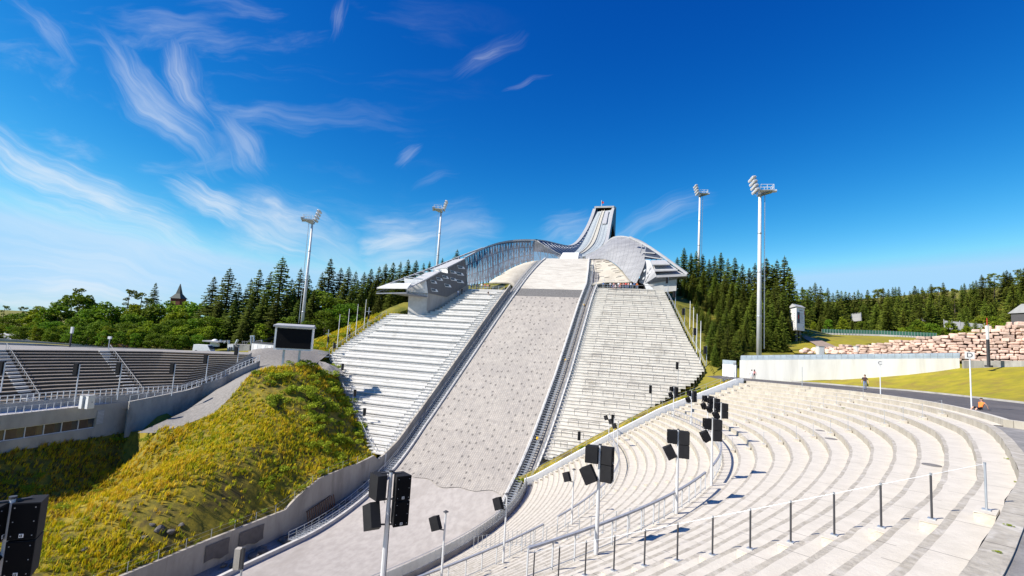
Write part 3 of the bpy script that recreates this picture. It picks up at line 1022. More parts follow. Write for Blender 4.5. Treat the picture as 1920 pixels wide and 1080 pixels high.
def build_bowl():
    root = thing('amphitheatre', (30, 30, -12), 'curved sunlit concrete amphitheatre of many worn steps sweeping round the foreground', 'grandstand')
    o0 = np.array(root.location)
    ths = np.r_[np.arange(TH0, R(-30), R(.55)), np.arange(R(-30), TH1 + .001, R(.9))]
    ths[-1] = TH1
    tread, band, riser = MB(), MB(), MB()
    E = [bowl_edges(t) for t in ths]
    nk = len(E[0])
    rs = np.random.RandomState(5)
    jit = rs.normal(0, .010, (len(ths), nk)); wv = np.clip(1 + np.cumsum(rs.normal(0, .09, (len(ths), nk)), axis=0) * .45 + rs.normal(0, .10, (len(ths), nk)), .45, 1.5)
    for _k in range(nk): wv[:, _k] = np.clip(wv[:, _k] - np.convolve(np.pad(wv[:, _k], 12, mode='edge'), np.ones(25) / 25, 'valid') + 1, .5, 1.5)
    for k in range(1, nk):
        drop = E[0][k - 1][1] - E[0][k][1]
        rowA, rowB, rowC, rowD, rowE = [], [], [], [], []
        for i, t in enumerate(ths):
            r_out, r_in = E[i][k - 1][0] + jit[i, k - 1], E[i][k][0] + jit[i, k]
            zt, zu = E[i][k][1], E[i][k - 1][1]
            w = min(.14, (r_out - r_in) * .17) * (.55 + .75 * (wv[i, k] - .5)) * 1.3
            rowA.append(bp(t, r_out, zu) - o0); rowB.append(bp(t, r_out - .015, zt) - o0)     # riser from the tread above
            rowC.append(bp(t, r_in + w, zt) - o0); rowD.append(bp(t, r_in, zt) - o0)
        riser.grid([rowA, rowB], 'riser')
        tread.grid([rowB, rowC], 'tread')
        band.grid([rowC, rowD], 'kerb_band')
    # top band of the rim, and the last drop into the outrun
    rowA = [bp(t, E[i][0][0] + .42, Z0) - o0 for i, t in enumerate(ths)]
    rowB = [bp(t, E[i][0][0], Z0) - o0 for i, t in enumerate(ths)]
    band.grid([rowA, rowB], 'kerb_band'); band.grid([[p - (0, 0, .4) for p in rowA], rowA], 'kerb_band')
    tread.build('treads', root); band.build('step_edges', root); riser.build('risers', root)
    # half steps: concrete blocks on the stair lines
    for (pts, wid) in STAIRS:
        for (x, y) in pts:
            z, k = bowl_at(x, y)
            th = math.atan2(y - C0[1], x - C0[0])
            mb = MB()
            mb.box((0, 0, .10), (.40, wid * .85, .30), 'block'); mb.box((0, 0, .255), (.41, wid * .85 + .01, .02), 'tread')
            # uneven corners
            mb.v = [(a + rnd.uniform(-.015, .015), b + rnd.uniform(-.015, .015), c) for a, b, c in mb.v]
            o = mb.build('step_block', root)
            o.location = (x - o0[0], y - o0[1], z - o0[2]); o.rotation_euler = (0, 0, th)
    return root


def stair_line(th0, k0, k1, th1=None):
    """points at the back of each tread k along a bearing"""
    pts = []
    for k in range(k0, k1 + 1):
        th = th0 if th1 is None else th0 + (th1 - th0) * (k - k0) / max(1, k1 - k0)
        E = bowl_edges(th); r = E[k - 1][0] - .30
        p = bp(th, r, E[k][1]); pts.append((p[0], p[1]))
    return pts


STAIRS = [(stair_line(R(-49.0), 1, N1, R(-51.9)), .95), (stair_line(R(-22.6), 1, N1), .95), (stair_line(R(-10.5), 1, N1), .95),
          (stair_line(R(-43), N1 + 1, N1 + N2, R(-41)), .8), (stair_line(R(-30), N1 + 1, N1 + N2, R(-25)), .8),
          (stair_line(R(-55), N1 + 1, N1 + N2, R(-54)), .8), (stair_line(R(2.2), 1, N1 + N2 + N3, R(2.4)), .7)]
bowl = build_bowl()


def cable_fence(name, th0, k0, k1, m, label, th1=None, wid=.0, h=1.1, lift=.265, top_w=.007, pr=.027):
    pts = stair_line(th0, k0, k1, th1)
    P3 = [np.array([x, y, bowl_at(x, y)[0] + lift]) for x, y in pts]
    root = thing(name, P3[0], label, 'railing', 'post and cable railings on the amphitheatre stairs')
    for n_, p in enumerate(P3):
        q = p - P3[0]; mb = MB()
        mb.tube([q, q + (0, 0, h)], pr, 'metal' if n_ == 0 else m, 8); mb.box(q + (0, 0, .012), (.17, .17, .024), 'metal', rz=th0)
        mb.box(q + (0, 0, h + .02), (.03, .05, .06), 'metal')
        mb.build('post', root)
    mb = MB()
    mb.tube([p - P3[0] + (0, 0, h + .01) for p in P3], top_w, 'metal', 5)
    mb.build('cable', root)
    return root


cable_fence('cable_railing', R(-49.0), 1, N1, 'dark_post', 'nearest cable railing, on dark posts, running down the foreground steps', R(-51.9), top_w=.005)
cable_fence('cable_railing', R(-22.6), 1, N1, 'metal', 'thin pale cable railing running down the steps from the sign with letter D', wid=1, pr=.018, top_w=.006)
cable_fence('cable_railing', R(-10.5), 1, N1, 'metal', 'thin pale cable railing running down the steps from the sign with letter C', pr=.018, top_w=.006)
cable_fence('cable_railing', R(-43), N1 + 1, N1 + N2, 'metal', 'cable railing on slim grey posts between the two curved walkway railings', R(-41))
cable_fence('cable_railing', R(-41), N1 + N2 + 1, N1 + N2 + N3 - 1, 'metal', 'cable railing on slim grey posts below the lower walkway railing', R(-31))
cable_fence('cable_railing', R(-53), N1 + N2 + 1, N1 + N2 + N3 - 1, 'metal', 'cable railing on slim grey posts lowest on the left, near the glass fence', R(-46))


def bowl_litter():
    for k, (px, py, rr_, lab) in enumerate(((1552, 809, .42, 'upper of the two round manhole covers close together on the steps'), (1566, 824, .5, 'lower of the two round manhole covers close together on the steps'), (1735, 871, .5, 'round manhole cover on the step nearest the dark railing posts'))):
        p, kk = bowl_hit(px, py); th_ = math.atan2(p[1] - C0[1], p[0] - C0[0]); E_ = bowl_edges(th_); kk = max(1, kk); p = bp(th_, (E_[kk - 1][0] + E_[kk][0]) / 2 + .06, E_[kk][1]); rr_ = min(rr_, (E_[kk - 1][0] - E_[kk][0]) * .36); mb = MB()
        mb.tube([(0, 0, -.02), (0, 0, .018)], [rr_, rr_], 'cover', 20); mb.tube([(0, 0, .018), (0, 0, .026)], [rr_ * .86, rr_ * .84], 'cover', 20)
        o = mb.build('manhole_cover'); o.location = tuple(p + np.array([0, 0, .012])); tag(o, lab, 'manhole cover', 'manhole covers on the steps')
    rs = np.random.RandomState(77)
    for px, py, r_ in ((1893, 987, .06), (1869, 1037, .06), (1890, 862, .08), (1905, 905, .06), (1582, 770, .12)):
        p, kk = bowl_hit(px, py); bush('weed', p, r_, 'small green weed growing from a joint of the concrete steps', 'weeds in the concrete steps')
    for k in range(26):
        th = R(rs.uniform(-55, 0)); E = bowl_edges(th); q = rs.randint(2, N1 + N2); r_ = E[q - 1][0] - rs.uniform(.06, .35); p = bp(th, r_, E[q][1])
        mb = MB(); sz = rs.uniform(.03, .09); a_ = rs.uniform(0, 6.28)
        pts = [np.array([math.cos(a_ + i * 1.26) * sz * rs.uniform(.6, 1.2), math.sin(a_ + i * 1.26) * sz * rs.uniform(.6, 1.2), 0]) for i in range(5)]
        mb.face([x + (0, 0, .03) for x in pts], 'rust'); mb.face([x + (0, 0, .004) for x in pts][::-1], 'rust')
        for i in range(5): mb.face([pts[i] + (0, 0, .004), pts[(i + 1) % 5] + (0, 0, .004), pts[(i + 1) % 5] + (0, 0, .03), pts[i] + (0, 0, .03)], 'rust')
        o = mb.build('stone_chip'); o.location = tuple(p); tag(o, 'small brown chip of stone or dead leaf lying on the concrete steps', 'chip', 'brown chips on the steps')


mat('cover', (.20, .19, .18), (.15, .14, .135), scale=4, rough=.8)


def walkway_rail(pieces, rfun, zb, label, grp):
    for (ta, tb, lab) in pieces:
        ths = np.arange(ta, tb + 1e-6, R(1.1 if rfun is r1_r else 1.25))
        pts = [bp(t, rfun(t) - .10, zb) for t in ths]
        root = thing('walkway_railing', pts[0], lab, 'railing', grp)
        o0 = pts[0]
        mb = MB(); rows = []
        for p, t in zip(pts, ths):
            n = np.array([math.cos(t), math.sin(t), 0]); q = p - o0 + np.array([0, 0, 1.1])
            rows.append([q - n * .07, q - n * .07 + (0, 0, .09), q + n * .07 + (0, 0, .09), q + n * .07, q - n * .07])
        mb.grid(rows, 'rail_top')
        mb.face(rows[0][:4], 'rail_top'); mb.face(rows[-1][:4][::-1], 'rail_top')
        mb.build('top_rail', root)
        lo = MB(); lo.tube([p - o0 + (0, 0, .12) for p in pts], .02, 'metal', 4); lo.build('low_rail', root)
        for p, t in zip(pts, ths):
            pm = MB(); pm.box(p - o0 + (0, 0, .55), (.075, .03, 1.1), 'rail_post', rz=t); pm.build('post', root)


walkway_rail([(R(-70), R(-56.4), 'heavy grey railing lowest in the foreground, cut by the frame beside the black speakers'),
              (R(-51.6), R(-36.2), 'heavy grey railing curving across the foreground steps, longest and nearest of the walkway rails'),
              (R(-34.6), R(2.5), 'tall grey railing bending round the right end of the upper walkway under the far speakers')],
             r1_r, ZR1, '', 'railings along the upper walkway')
walkway_rail([(R(-64), R(-40.0), 'grey railing on the lower walkway, its left piece ending before a gap'),
              (R(-38.2), R(-26.5), 'grey railing on the lower walkway, middle piece right of the gap'),
              (R(-24.5), R(2.5), 'grey railing on the lower walkway, far piece curving up to the diagonal wall')],
             r2_r, ZR2, '', 'railings along the lower walkway')


def build_bowl_walls():
    # parapet with a glass fence round the bottom
    ths = np.arange(R(-68), R(3.0), R(1.0))
    line = [bp(t, b0_r(t) - .05, 0) for t in ths]
    o0 = np.array([line[30][0], line[30][1], -24])
    mb = MB()
    zb = [ZB + tilt(p[1]) for p in line]
    mb.wall([p - o0 for p in line], [prof(float(p @ AX)) - 3 - o0[2] for p in line], [z + .50 - o0[2] for z in zb], .25, 'grey_concrete', side=-1)
    tag(mb.build('bottom_parapet', None, origin=np.zeros(3)), None)
    ob = bpy.data.objects['bottom_parapet']; ob.location = tuple(o0)
    tag(ob, 'low curved concrete parapet at the foot of the amphitheatre, shaded on its near side', 'wall')
    root = thing('glass_fence', line[40] + np.array([0, 0, zb[40] + .50]), 'clear glass fence on grey posts standing along the curved bottom parapet', 'fence')
    r0 = np.array(root.location)
    gl, po = MB(), MB()
    for a, b, za, zb_ in zip(line[:-1], line[1:], zb[:-1], zb[1:]):
        A, B = np.array([a[0], a[1], za + .52]) - r0, np.array([b[0], b[1], zb_ + .52]) - r0
        off = np.array([-.15, .1, 0]); A, B = A + off, B + off
        gl.hexa([A, B, B + (.02, -.02, 0), A + (.02, -.02, 0), A + (0, 0, .85), B + (0, 0, .85), B + (.02, -.02, .85), A + (.02, -.02, .85)], 'glass_panel')
        po.tube([A, A + (0, 0, .92)], .03, 'metal', 5)
    rl = MB(); rl.tube([np.array([p[0] - .15, p[1] + .1, z + 1.55]) - r0 for p, z in zip(line, zb)], .03, 'metal', 5)
    gl.build('glass_panes', root); po.build('posts', root); rl.build('top_rail', root)
    # diagonal boundary wall between amphitheatre and right stand
    E = bowl_edges(TH1)
    rr = np.linspace(E[-1][0] - .5, E[0][0] + 1.0, 30)
    pts = [bp(TH1 + R(.25), r, 0) for r in rr]
    zt = [float(np.interp(r, [e[0] for e in E[::-1]], [e[1] for e in E[::-1]])) + tilt(p[1]) + .75 for r, p in zip(rr, pts)]
    o0 = np.array([pts[0][0], pts[0][1], -24])
    mb = MB(); mb.wall([p - o0 for p in pts], [z - 3.5 - o0[2] for z in zt], [z - o0[2] for z in zt], .45, 'white_paint', side=-1)
    ob = mb.build('boundary_wall', None, origin=np.zeros(3)); ob.location = tuple(o0)
    tag(ob, 'straight white sloping wall between the amphitheatre and the right stand', 'wall')
    mb = MB(); prev = None
    for p, z in zip(pts[::2], zt[::2]):
        q = np.array([p[0] - .1, p[1] + .3, z])
        mb.tube([q, q + (0, 0, 1.0)], .03, 'metal', 4)
        if prev is not None:
            for h in (.55, 1.0): mb.tube([prev + (0, 0, h), q + (0, 0, h)], .022, 'metal', 4)
        prev = q
    tag(mb.build('wall_railing', None, origin=pts[0] + np.array([0, 0, zt[0]])), 'thin steel railing on top of the straight white sloping wall', 'railing')
    return pts, zt


diag_pts, diag_z = build_bowl_walls()


def build_right_rim():
    # higher row behind the rim on the far right, the road, the rough ground near the camera
    A = [(1905, 788), (1855, 773.7), (1817, 764.6), (1752, 756), (1704, 746), (1649, 738), (1565, 730), (1494, 722), (1429, 715.5), (1355, 710.7)]
    ths = [t for t in np.arange(R(-30), TH1 + .001, R(1.0))]
    rowA, rowR, inner = [], [], []
    for t in ths:
        r = rim_r(t) + .92
        p = bp(t, r, -2.9); q = bp(t, r, Z0); i = bp(t, rim_r(t) + .40, Z0)
        rowA.append(p); rowR.append(q); inner.append(i)
    # the top wall swings away to the right of the camera
    first = rowA[0]
    ext = [np.array([33.5, 27.5, 0]), np.array([32.8, 20, 0]), np.array([31.8, 10, 0]), np.array([31, -6, 0])]
    for e in ext: e[2] = -2.9 + tilt(e[1])
    rowA2 = ext[::-1] + rowA
    mb = MB(); o0 = np.array([first[0], first[1], -3.6])
    top = []
    for j, p in enumerate(rowA2):
        d = rowA2[min(j + 1, len(rowA2) - 1)] - rowA2[max(j - 1, 0)]; d[2] = 0; d /= np.linalg.norm(d)
        top.append(p + np.array([d[1], -d[0], 0]) * .4)
    mb.grid([[p - o0 for p in rowA2], [p - o0 - (0, 0, .9) for p in rowA2]], 'riser')
    mb.grid([[p - o0 for p in top], [p - o0 for p in rowA2]], 'tread')
    mb.grid([[p - o0 - (0, 0, .9) for p in top], [p - o0 for p in top]], 'riser')
    ob = mb.build('top_kerb_wall', None, origin=np.zeros(3)); ob.location = tuple(o0)
    tag(ob, 'curved concrete kerb wall along the road at the top of the amphitheatre', 'wall')
    mb = MB(); mb.grid([[np.array(p) + (0, 0, -.42) for p in rowA], inner], 'tread')
    o = mb.build('top_step'); tag(o, None, None, None, 'structure')
    # rough ground near the camera between the rim and the top wall
    nb = [bp(t, rim_r(t) + .25, Z0 - .035) for t in np.arange(R(-72), R(-28), R(.6))]
    bnd = [p for p in nb] + [np.array([p[0], p[1], Z0 + tilt(p[1]) - .035]) for p in (rowA[1], rowA[0], *ext)] + [np.array([31, -14, -3.1]), np.array([-14, -22, -3.1])]
    patch('rough_ground', bnd, [], 1.2, 'rough_ground')
    return rowA, top, ext


rowA, road_edge, road_ext = build_right_rim()

# kerb on the far side of the road, the lawn, wall and boulders
KERB = [attilt(px, py, -2.85) for px, py in ((2300, 812), (2050, 775), (1920, 757), (1850, 749), (1780, 741), (1700, 733), (1620, 727), (1550, 721), (1484, 716))]
WL0 = np.array([45.0, 94.5]); WL1 = np.array([74.4, 80.0])        # ends of the white wall in plan


def build_right_side():
    farend = attilt(1390, 709, -2.85); pathl = attilt(1352, 703, -2.6)
    b = [np.array([p[0], p[1], p[2] - .02]) for p in road_edge[4:]][::-1]
    bnd = b + [np.array([e[0] + .3, e[1], e[2] - .02]) for e in road_ext]
    bnd += [np.array([60, -6, -2.6])] + [p - (0, 0, .0) for p in KERB] + [np.array([WL0[0] + 1.0, WL0[1] - .4, -5.4]), np.array([42.5, 98, -5.4]), np.array([38.6, 95, -5.5]), np.array([37.6, 88, -5.4])]
    patch('road', bnd, [], 2.0, 'asphalt')
    # kerb
    mb = MB(); mb.wall(KERB, [p[2] - .4 for p in KERB], [p[2] + .22 for p in KERB], .28, 'grey_concrete', side=1)
    ob = mb.build('road_kerb', None, origin=KERB[3]); tag(ob, 'grey granite kerb between the road and the bright lawn', 'kerb')
    # lawn
    top = [(1500, 714.5), (1560, 713), (1640, 708), (1700, 703), (1760, 696), (1800, 690)]
    tp = []
    d = (WL1 - WL0) / np.linalg.norm(WL1 - WL0); nn = np.array([d[1], -d[0], 0])
    for px, py in top:
        tp.append(on_plane(px, py, np.array([WL0[0], WL0[1], 0]), nn) + np.array([nn[0], nn[1], 0]) * .0)
    gb = [np.array([76.5, 79.0, -.7]), np.array([80, 75.5, -.1]), np.array([92, 70, .5]), np.array([116, 62, 1.3])]
    lawn = tp + gb + [np.array([116, 20, -1]), np.array([70, 20, -3.0])] + [p + np.array([.25, .1, .16]) for p in KERB]
    global LAWN_B
    LAWN_B = np.array(lawn)
    patch('lawn', lawn, [np.array([72, 58, -2.2])], 1.6, 'lawn', rough=.05)
    # white wall with parapet
    root = thing('retaining_wall', (WL0[0], WL0[1], -5.5), 'long white concrete wall behind the road, topped with a glazed parapet', 'wall')
    o0 = np.array(root.location)
    L = [WL0 + (WL1 - WL0) * u for u in np.linspace(0, 1, 9)]
    ztop = [on_plane(1397 + (1800 - 1397) * 0, 676, np.array([*WL0, 0]), nn)[2], on_plane(1800, 672, np.array([*WL0, 0]), nn)[2]]
    zt = np.interp(np.linspace(0, 1, 9), [0, 1], ztop)
    mb = MB(); mb.wall([np.array([*p, 0]) - o0 for p in L], [-7 - o0[2]] * 9, [z - o0[2] for z in zt], .5, 'white_wall', side=-1)
    mb.build('wall_body', root)
    n = 34; gl, po = MB(), MB()
    for i in range(n):
        u0, u1 = i / n, (i + 1) / n
        a, c = WL0 + (WL1 - WL0) * u0, WL0 + (WL1 - WL0) * u1
        za, zc = np.interp([u0, u1], [0, 1], ztop)
        A = np.array([a[0] + .2, a[1] + .1, za + .03]) - o0; B = np.array([c[0] + .2, c[1] + .1, zc + .03]) - o0
        e = (B - A) * .03
        bend = np.array([.14, .09, 0])
        h = .85
        for (z0, z1, s0, s1) in ((0, .42, 0, .0), (.42, .75, 0, .3), (.75, h, .3, 1.0)):
            gl.face([A + e + bend * s0 + (0, 0, z0), B - e + bend * s0 + (0, 0, z0), B - e + bend * s1 + (0, 0, z1), A + e + bend * s1 + (0, 0, z1)], 'parapet_glass')
        po.tube([A, A + (0, 0, .75), A + bend + (0, 0, h)], .03, 'metal', 4)
    po.tube([np.array([*WL0, ztop[0] + .9]) + (.34, .19, 0) - o0, np.array([*WL1, ztop[1] + .9]) + (.34, .19, 0) - o0], .045, 'metal', 5)
    gl.build('parapet_panels', root); po.build('parapet_posts', root)
    # return wall at the far end with a poster panel
    mb = MB()
    A = np.array([43.2, 98.0]); B = np.array([44.8, 95.6])
    mb.wall([np.array([*A, 0]), np.array([*B, 0])], [-6.5] * 2, [-3.0] * 2, .4, 'white_paint', side=-1)
    mb.wall([np.array([A[0], A[1], 0]), np.array([B[0], B[1], 0])], [-2.97] * 2, [-2.2] * 2, .05, 'parapet_glass', side=-1)
    ob = mb.build('end_wall', None, origin=(43.2, 98, -6)); tag(ob, 'short white return wall with a glass panel at the far end of the long white wall', 'wall')
    return tp


mat('white_wall', (.74, .72, .66), (.66, .64, .585), scale=.35, stretch=(1, 1, .15), bump=.12, bscale=5, stain=(.52, .50, .45), sscale=.2)
mat('parapet_glass', (.38, .44, .48), (.30, .35, .39), scale=1.2, rough=.25, spec=.6)
build_right_side()


def build_boulders():
    """dry stone wall of big blocks: rises to the right behind the lawn"""
    path = [(69.5, 112), (72.2, 102), (73.3, 96), (74.6, 91), (76.2, 86), (77.7, 83.5), (80.3, 80.5), (83.7, 78.3), (100, 72), (120, 64)]
    base = [-.8, -.6, -.5, -.3, 0, .1, .3, .5, 1.0, 1.6]
    hts = [1.1, 2.0, 2.9, 3.7, 4.5, 5.0, 6.1, 7.1, 9.0, 11.0]
    hts = [h - b for h, b in zip(hts, base)]
    P_ = np.array(path); seg = np.r_[0, np.cumsum(np.linalg.norm(np.diff(P_, axis=0), axis=1))]
    mb = MB(); rs = np.random.RandomState(21)
    import bmesh
    root = thing('boulder_wall', (84, 78, 0), 'tall rough wall of big pinkish granite blocks rising to the right behind the lawn', 'stone wall')
    o0 = np.array(root.location)
    course = 0; z_in = 0.0
    while z_in < 9.2:
        hcourse = rs.uniform(.45, .75); u = rs.uniform(0, .8)
        while u < seg[-1]:
            wdt = rs.uniform(.5, 1.75)
            x, y = np.interp(u + wdt / 2, seg, P_[:, 0]), np.interp(u + wdt / 2, seg, P_[:, 1])
            top = np.interp(u + wdt / 2, seg, hts) + rs.uniform(-.2, .25); b0 = np.interp(u, seg, base)
            if z_in + hcourse * .35 < top:
                x2, y2 = np.interp(u + wdt / 2 + .3, seg, P_[:, 0]), np.interp(u + wdt / 2 + .3, seg, P_[:, 1])
                d = np.array([x2 - x, y2 - y]); d /= np.linalg.norm(d); nrm = np.array([-d[1], d[0]])
                if nrm @ np.array([1, 1]) < 0: nrm = -nrm
                back = z_in * .28 + rs.uniform(-.16, .16)
                c = np.array([x + nrm[0] * back, y + nrm[1] * back, b0 + z_in + hcourse / 2])
                # a block: box with bumped, chipped corners
                pts = []
                for sz in (-1, 1):
                    for sx, sy in ((-1, -1), (1, -1), (1, 1), (-1, 1)):
                        pts.append([sx * wdt / 2 * rs.uniform(.68, 1.04), sy * .65 * rs.uniform(.6, 1.1), sz * hcourse / 2 * rs.uniform(.66, 1.12)])
                pts = np.array(pts); ra = rs.normal(0, .07); pts = pts @ np.array([[math.cos(ra), 0, math.sin(ra)], [0, 1, 0], [-math.sin(ra), 0, math.cos(ra)]]); pts[:, 2] += rs.uniform(-.1, .1)
                w3 = [c + np.array([d[0] * p[0] + nrm[0] * p[1], d[1] * p[0] + nrm[1] * p[1], p[2]]) - o0 for p in pts]
                mb.hexa(w3, 'boulder')
            u += wdt * .97
        z_in += hcourse * .92; course += 1
    ob = mb.build('stone_blocks', root)
    me = ob.data
    bm = bmesh.new(); bm.from_mesh(me)
    bmesh.ops.bevel(bm, geom=list(bm.edges), offset=.10, segments=1, affect='EDGES', profile=.6)
    bm.to_mesh(me); bm.free()
    # dark earth right behind the blocks, and the footing kerb in front
    bk = MB(); rows = []
    for x, y, h, b in zip(P_[:, 0], P_[:, 1], hts, base):
        rows.append([np.array([x + .5, y + .5, b - 1]) - o0, np.array([x + .5 + h * .25, y + .5 + h * .25, b + h * .93]) - o0, np.array([x + 2.5 + h * .25, y + 2.5, b + h * .95]) - o0])
    bk.grid(rows, 'rock'); bk.build('backfill', root)
    kb = MB(); kp = [(74.6, 79.8, 0), (77.3, 79.0, 0), (80.3, 76.0, 0), (84, 74.2, 0), (98, 68.6, 0), (118, 60.4, 0)]
    kb.wall([np.array(p, float) for p in kp], [-2] * 6, [.35, .5, .8, 1.0, 1.5, 2.2], .4, 'grey_concrete', side=1)
    ob = kb.build('footing_kerb', None, origin=kp[1]); tag(ob, 'pale grey concrete footing strip between the lawn and the granite block wall', 'kerb')


build_boulders()

# ------------------------------------------------------------------ left side: dark stand, commentary building, path, grass bank
ZT, ZW = -7.5, -14.0
BL = [np.array([-80.0, 58.0, ZW])] + [atz(px, py, ZW) for px, py in ((8, 757), (103, 748), (175, 744), (233, 740), (333, 734))] + [at(403, 711, 97)]
TLp = [np.array([-104.0, 62.0, ZT])] + [atz(px, py, ZT) for px, py in ((0, 655), (150, 656.5), (300, 658.5))] + [at(472, 664.5, 107)]


def resample(line, n):
    L = np.array(line); d = np.r_[0, np.cumsum(np.linalg.norm(np.diff(L[:, :2], axis=0), axis=1))]; u = np.linspace(0, d[-1], n)
    return np.array([[np.interp(x, d, L[:, k]) for k in range(3)] for x in u])


def build_dark_stand():
    n, rows_n = 40, 15
    B, T = resample(BL, n), resample(TLp, n)
    root = thing('spectator_stand', B[n // 2], 'dark shaded stepped stand on the far left, curving above the low concrete building', 'stand')
    o0 = np.array(root.location)
    tread, ris = MB(), MB()
    def pt(v, j):
        p = B[j] + (T[j] - B[j]) * v; return p
    for k in range(rows_n):
        v0, v1 = k / rows_n, (k + 1) / rows_n
        a, b, c = [], [], []
        for j in range(n):
            lo, hi = pt(v0, j), pt(v1, j)
            z1 = hi[2]
            a.append(np.array([lo[0], lo[1], lo[2]]) - o0); b.append(np.array([lo[0], lo[1], z1]) - o0); c.append(np.array([hi[0], hi[1], z1]) - o0)
        ris.grid([b, a], 'shaded_riser'); tread.grid([c, b], 'dark_stand_tread')
        # pale nosing on every step
        nb = []
        for p in b: nb.append(p + np.array([.06, -.03, 0]))
        tread.grid([b, [p + np.array([0, 0, .015]) for p in nb], [p - np.array([0, 0, .07]) for p in nb]], 'nosing')
    tread.build('treads', root); ris.build('risers', root)
    # stairs with sloping handrails
    for k, (jf, lab) in enumerate((((5, 103), 'a'), ((272, 722), 'b'))):
        pass
    def nearest_j(px):
        return int(np.argmin([abs(proj(p)[0] - px) for p in B]))
    for (pxb, pxt, lab) in ((272, 207, 'sloping handrail of the stairs in the middle of the dark left stand'), (78, 2, 'sloping handrail of the stairs near the left end of the dark left stand')):
        jb = nearest_j(pxb); jt = int(np.argmin([abs(proj(p)[0] - pxt) for p in T]))
        pb, ptp = B[jb], T[jt]
        rr = thing('stair_railing', pb, lab, 'railing', 'stair railings on the dark left stand')
        tb, pb_ = MB(), MB(); blocks = MB()
        tb.tube([(0, 0, 1.15), tuple(ptp - pb + (0, 0, 1.15))], .045, 'galv_dark', 5)
        dirn = (B[min(jb + 1, n - 1)] - B[jb]); dirn /= np.linalg.norm(dirn)
        for k in range(rows_n + 1):
            q = (ptp - pb) * k / rows_n
            pb_.tube([q, q + (0, 0, 1.15)], .035, 'metal', 4)
        tb.build('handrail', rr); pb_.build('posts', rr)
        for k in range(rows_n):
            q = pb + (ptp - pb) * (k + .15) / rows_n - dirn * 1.2 - o0
            blocks.box(q + (0, 0, .26), (.55, 1.7, .32), 'pale_concrete', rz=math.atan2(dirn[1], dirn[0]) + math.pi / 2)
        blocks.build('step_blocks', root)
    # low wall and railing along the foot, up the end ramp
    line = [p for p in BL] + [at(440, 693, 100), at(477, 677.5, 104)]
    L = resample(line, 70)
    off = np.array([1.3, -.6, 0])
    fl = [p + off for p in L]
    wl = MB(); o1 = fl[30]
    wl.wall([p - o1 for p in fl], [p[2] - 2.2 - o1[2] for p in fl], [p[2] + .25 - o1[2] for p in fl], .3, 'grey_concrete', side=1)
    ob = wl.build('parapet_wall', None, origin=np.zeros(3)); ob.location = tuple(o1)
    tag(ob, 'grey concrete parapet wall along the foot of the dark left stand', 'wall')
    rl = thing('parapet_railing', o1 + (0, 0, .25), 'steel railing on the grey parapet at the foot of the dark left stand', 'railing')
    r0 = np.array(rl.location); m1, m2 = MB(), MB()
    for h in (1.1, .62, .12): m1.tube([p - r0 + (0, 0, .25 + h) for p in fl], .045 if h > 1 else .03, 'white_metal', 4)
    m1.build('rails', rl)
    for p in fl:
        m2 = MB(); m2.tube([p - r0 + (0, 0, .2), p - r0 + (0, 0, 1.4)], .06, 'white_metal', 4, cap=False); m2.build('post', rl)
    # end wall of the stand
    ew = MB(); e0 = B[-1]
    rowt, rowb = [], []
    for k in range(rows_n + 1):
        p = B[-1] + (T[-1] - B[-1]) * k / rows_n
        rowt.append(p - e0 + (0, 0, .45)); rowb.append(p - e0 - (0, 0, 2.5))
    ew.grid([rowb, rowt], 'grey_concrete'); ew.build('end_wall', root).location = tuple(e0 - o0)
    return B, T, fl


mat('nosing', (.52, .50, .47), (.40, .385, .36), scale=2)
DB, DT, DFL = build_dark_stand()


